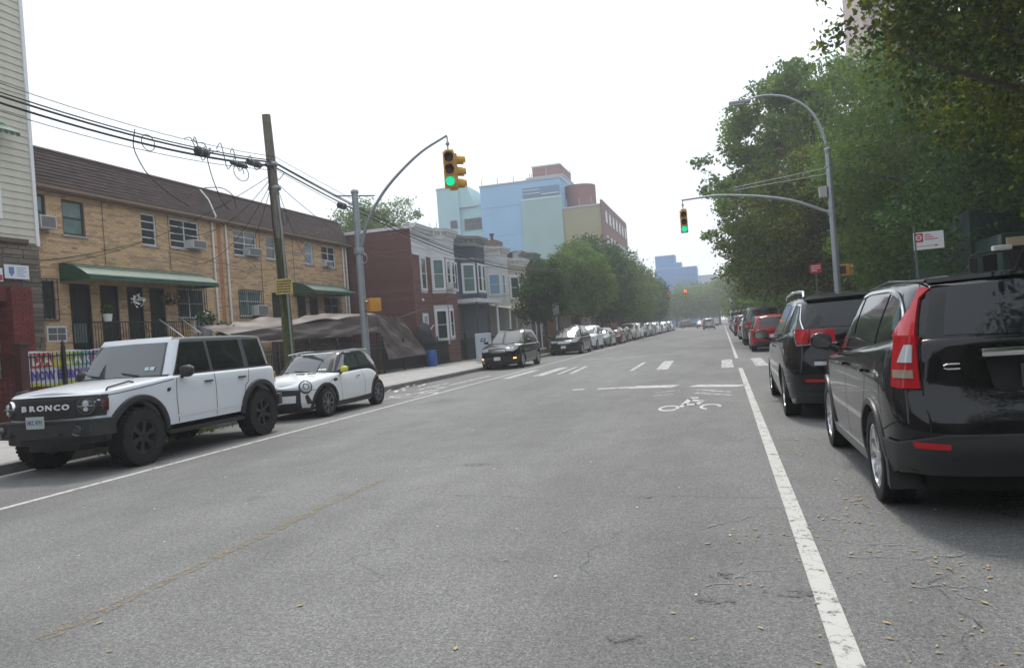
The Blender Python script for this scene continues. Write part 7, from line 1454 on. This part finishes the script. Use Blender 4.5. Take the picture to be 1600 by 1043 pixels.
van = thing('parked_van', 'tall white van far along the right kerb', 'van', (1.9, 93, 0)); mb = MB(); mb.prism([(-2.9, .4), (2.4, .4), (2.75, .6), (2.7, 1.15), (2.0, 1.35), (1.3, 2.2), (1.0, 2.35), (-2.85, 2.35)], -.98, .98, 'yz'); mb.build('body', PW, van); mb = MB(); mb.box(-.85, .85, -2.92, -2.895, 1.4, 2.1); mb.build('rear_window', GLASSD, van); mb = MB(); mb.box(-.96, -.8, -2.93, -2.895, .9, 1.3); mb.box(.8, .96, -2.93, -2.895, .9, 1.3); mb.build('tail_light', REDL, van)
for yy in (-1.9, 1.8):
    for s_ in (-1, 1): mb = MB(); mb.lathe([(.001, -.12), (.34, -.12), (.35, .0), (.34, .12), (.001, .1)], 20, 'x', o=(s_*.9, yy, .35)); mb.build('wheel', RUBBER, van)
# cross traffic at the far junction
for k, (kd, pm, lab, x, yy, a) in enumerate((('suv', PG, 'dark car crossing at the far junction, left', -6.5, 160, 0), ('sedan', PDR, 'red-brown car beside the dark one at the far junction', -4.0, 154, R(-90)), ('sedan', PBL, 'blue car waiting at the far junction', -1.6, 160, R(-90)), ('suv', PW, 'white car at the left of the far junction', -11, 158, R(-60)))): car(kd, pm, lab, x, yy, a, 'cars at the far junction')
# ------------------------------------------------------------------ the street goes on behind the camera
for i, (x, y, z, r_) in enumerate(((6.6, 4.5, 7.2, 3.6), (6.4, -6, 7.5, 4.6), (6.2, -17, 8, 5), (-11.6, -14, 7.5, 4.6), (-11.6, -26, 8, 5))):
    tree('%s tree of the street behind the viewpoint' % ('first right', 'second right', 'third right', 'near left', 'far left')[i], x, y, [(0, 0, z, r_*.9, r_, z*.42), (-.5, 0, z*.65, r_*.8, r_*.9, z*.3)], 9000, .28, L_DK, 60+i, group='trees of the street behind the viewpoint', name='street_tree', tr=.2)
bh = thing('row_house', 'plain brown brick row along the left of the street behind the viewpoint', 'house', (-18.5, -45, 0)); bigblock(bh, -9, 0, 0, 51, 0, 9, mat('brown_brick_far', (.2, .1, .1), .85)); BH = Wall((0, 0), (0, 1))
for i in range(16):
    for k in range(3): window(BH, 1.2+i*3.2, 2.3+i*3.2, 1.4+k*2.7, 3.0+k*2.7, bh, rec=-.05, hm=(.5,), sill=False)
bh = thing('apartment_block', 'brown apartment slab added unseen behind the viewpoint to darken reflections', 'building', (0, -46, 0)); bigblock(bh, -40, 40, -12, 0, 0, 24, mat('dark_brick_far', (.09, .055, .05), .85)); BH = Wall((40, .0), (-1, 0))  # unseen slab added near and tall so car paint reflects less sky
for i in range(20):
    for k in range(6): window(BH, 1.5+i*3.9, 3.4+i*3.9, 1.6+k*3.6, 3.6+k*3.6, bh, rec=-.05, hm=(.5,), sill=False)
# ------------------------------------------------------------------ the air
mb = MB(); mb.box(-300, 300, -90, 330, -1.5, 75); hz = tag(mb.build('haze', None), kind='stuff'); hm = bpy.data.materials.new('haze_air'); hm.use_nodes = True; n = hm.node_tree.nodes; l = hm.node_tree.links; n.remove(n['Principled BSDF'])
pv = n.new('ShaderNodeVolumePrincipled'); pv.inputs['Color'].default_value = (.93, .96, 1, 1); pv.inputs['Density'].default_value = .0017; pv.inputs['Anisotropy'].default_value = .3; l.new(pv.outputs[0], n['Material Output'].inputs['Volume']); hz.data.materials.clear(); hz.data.materials.append(hm)
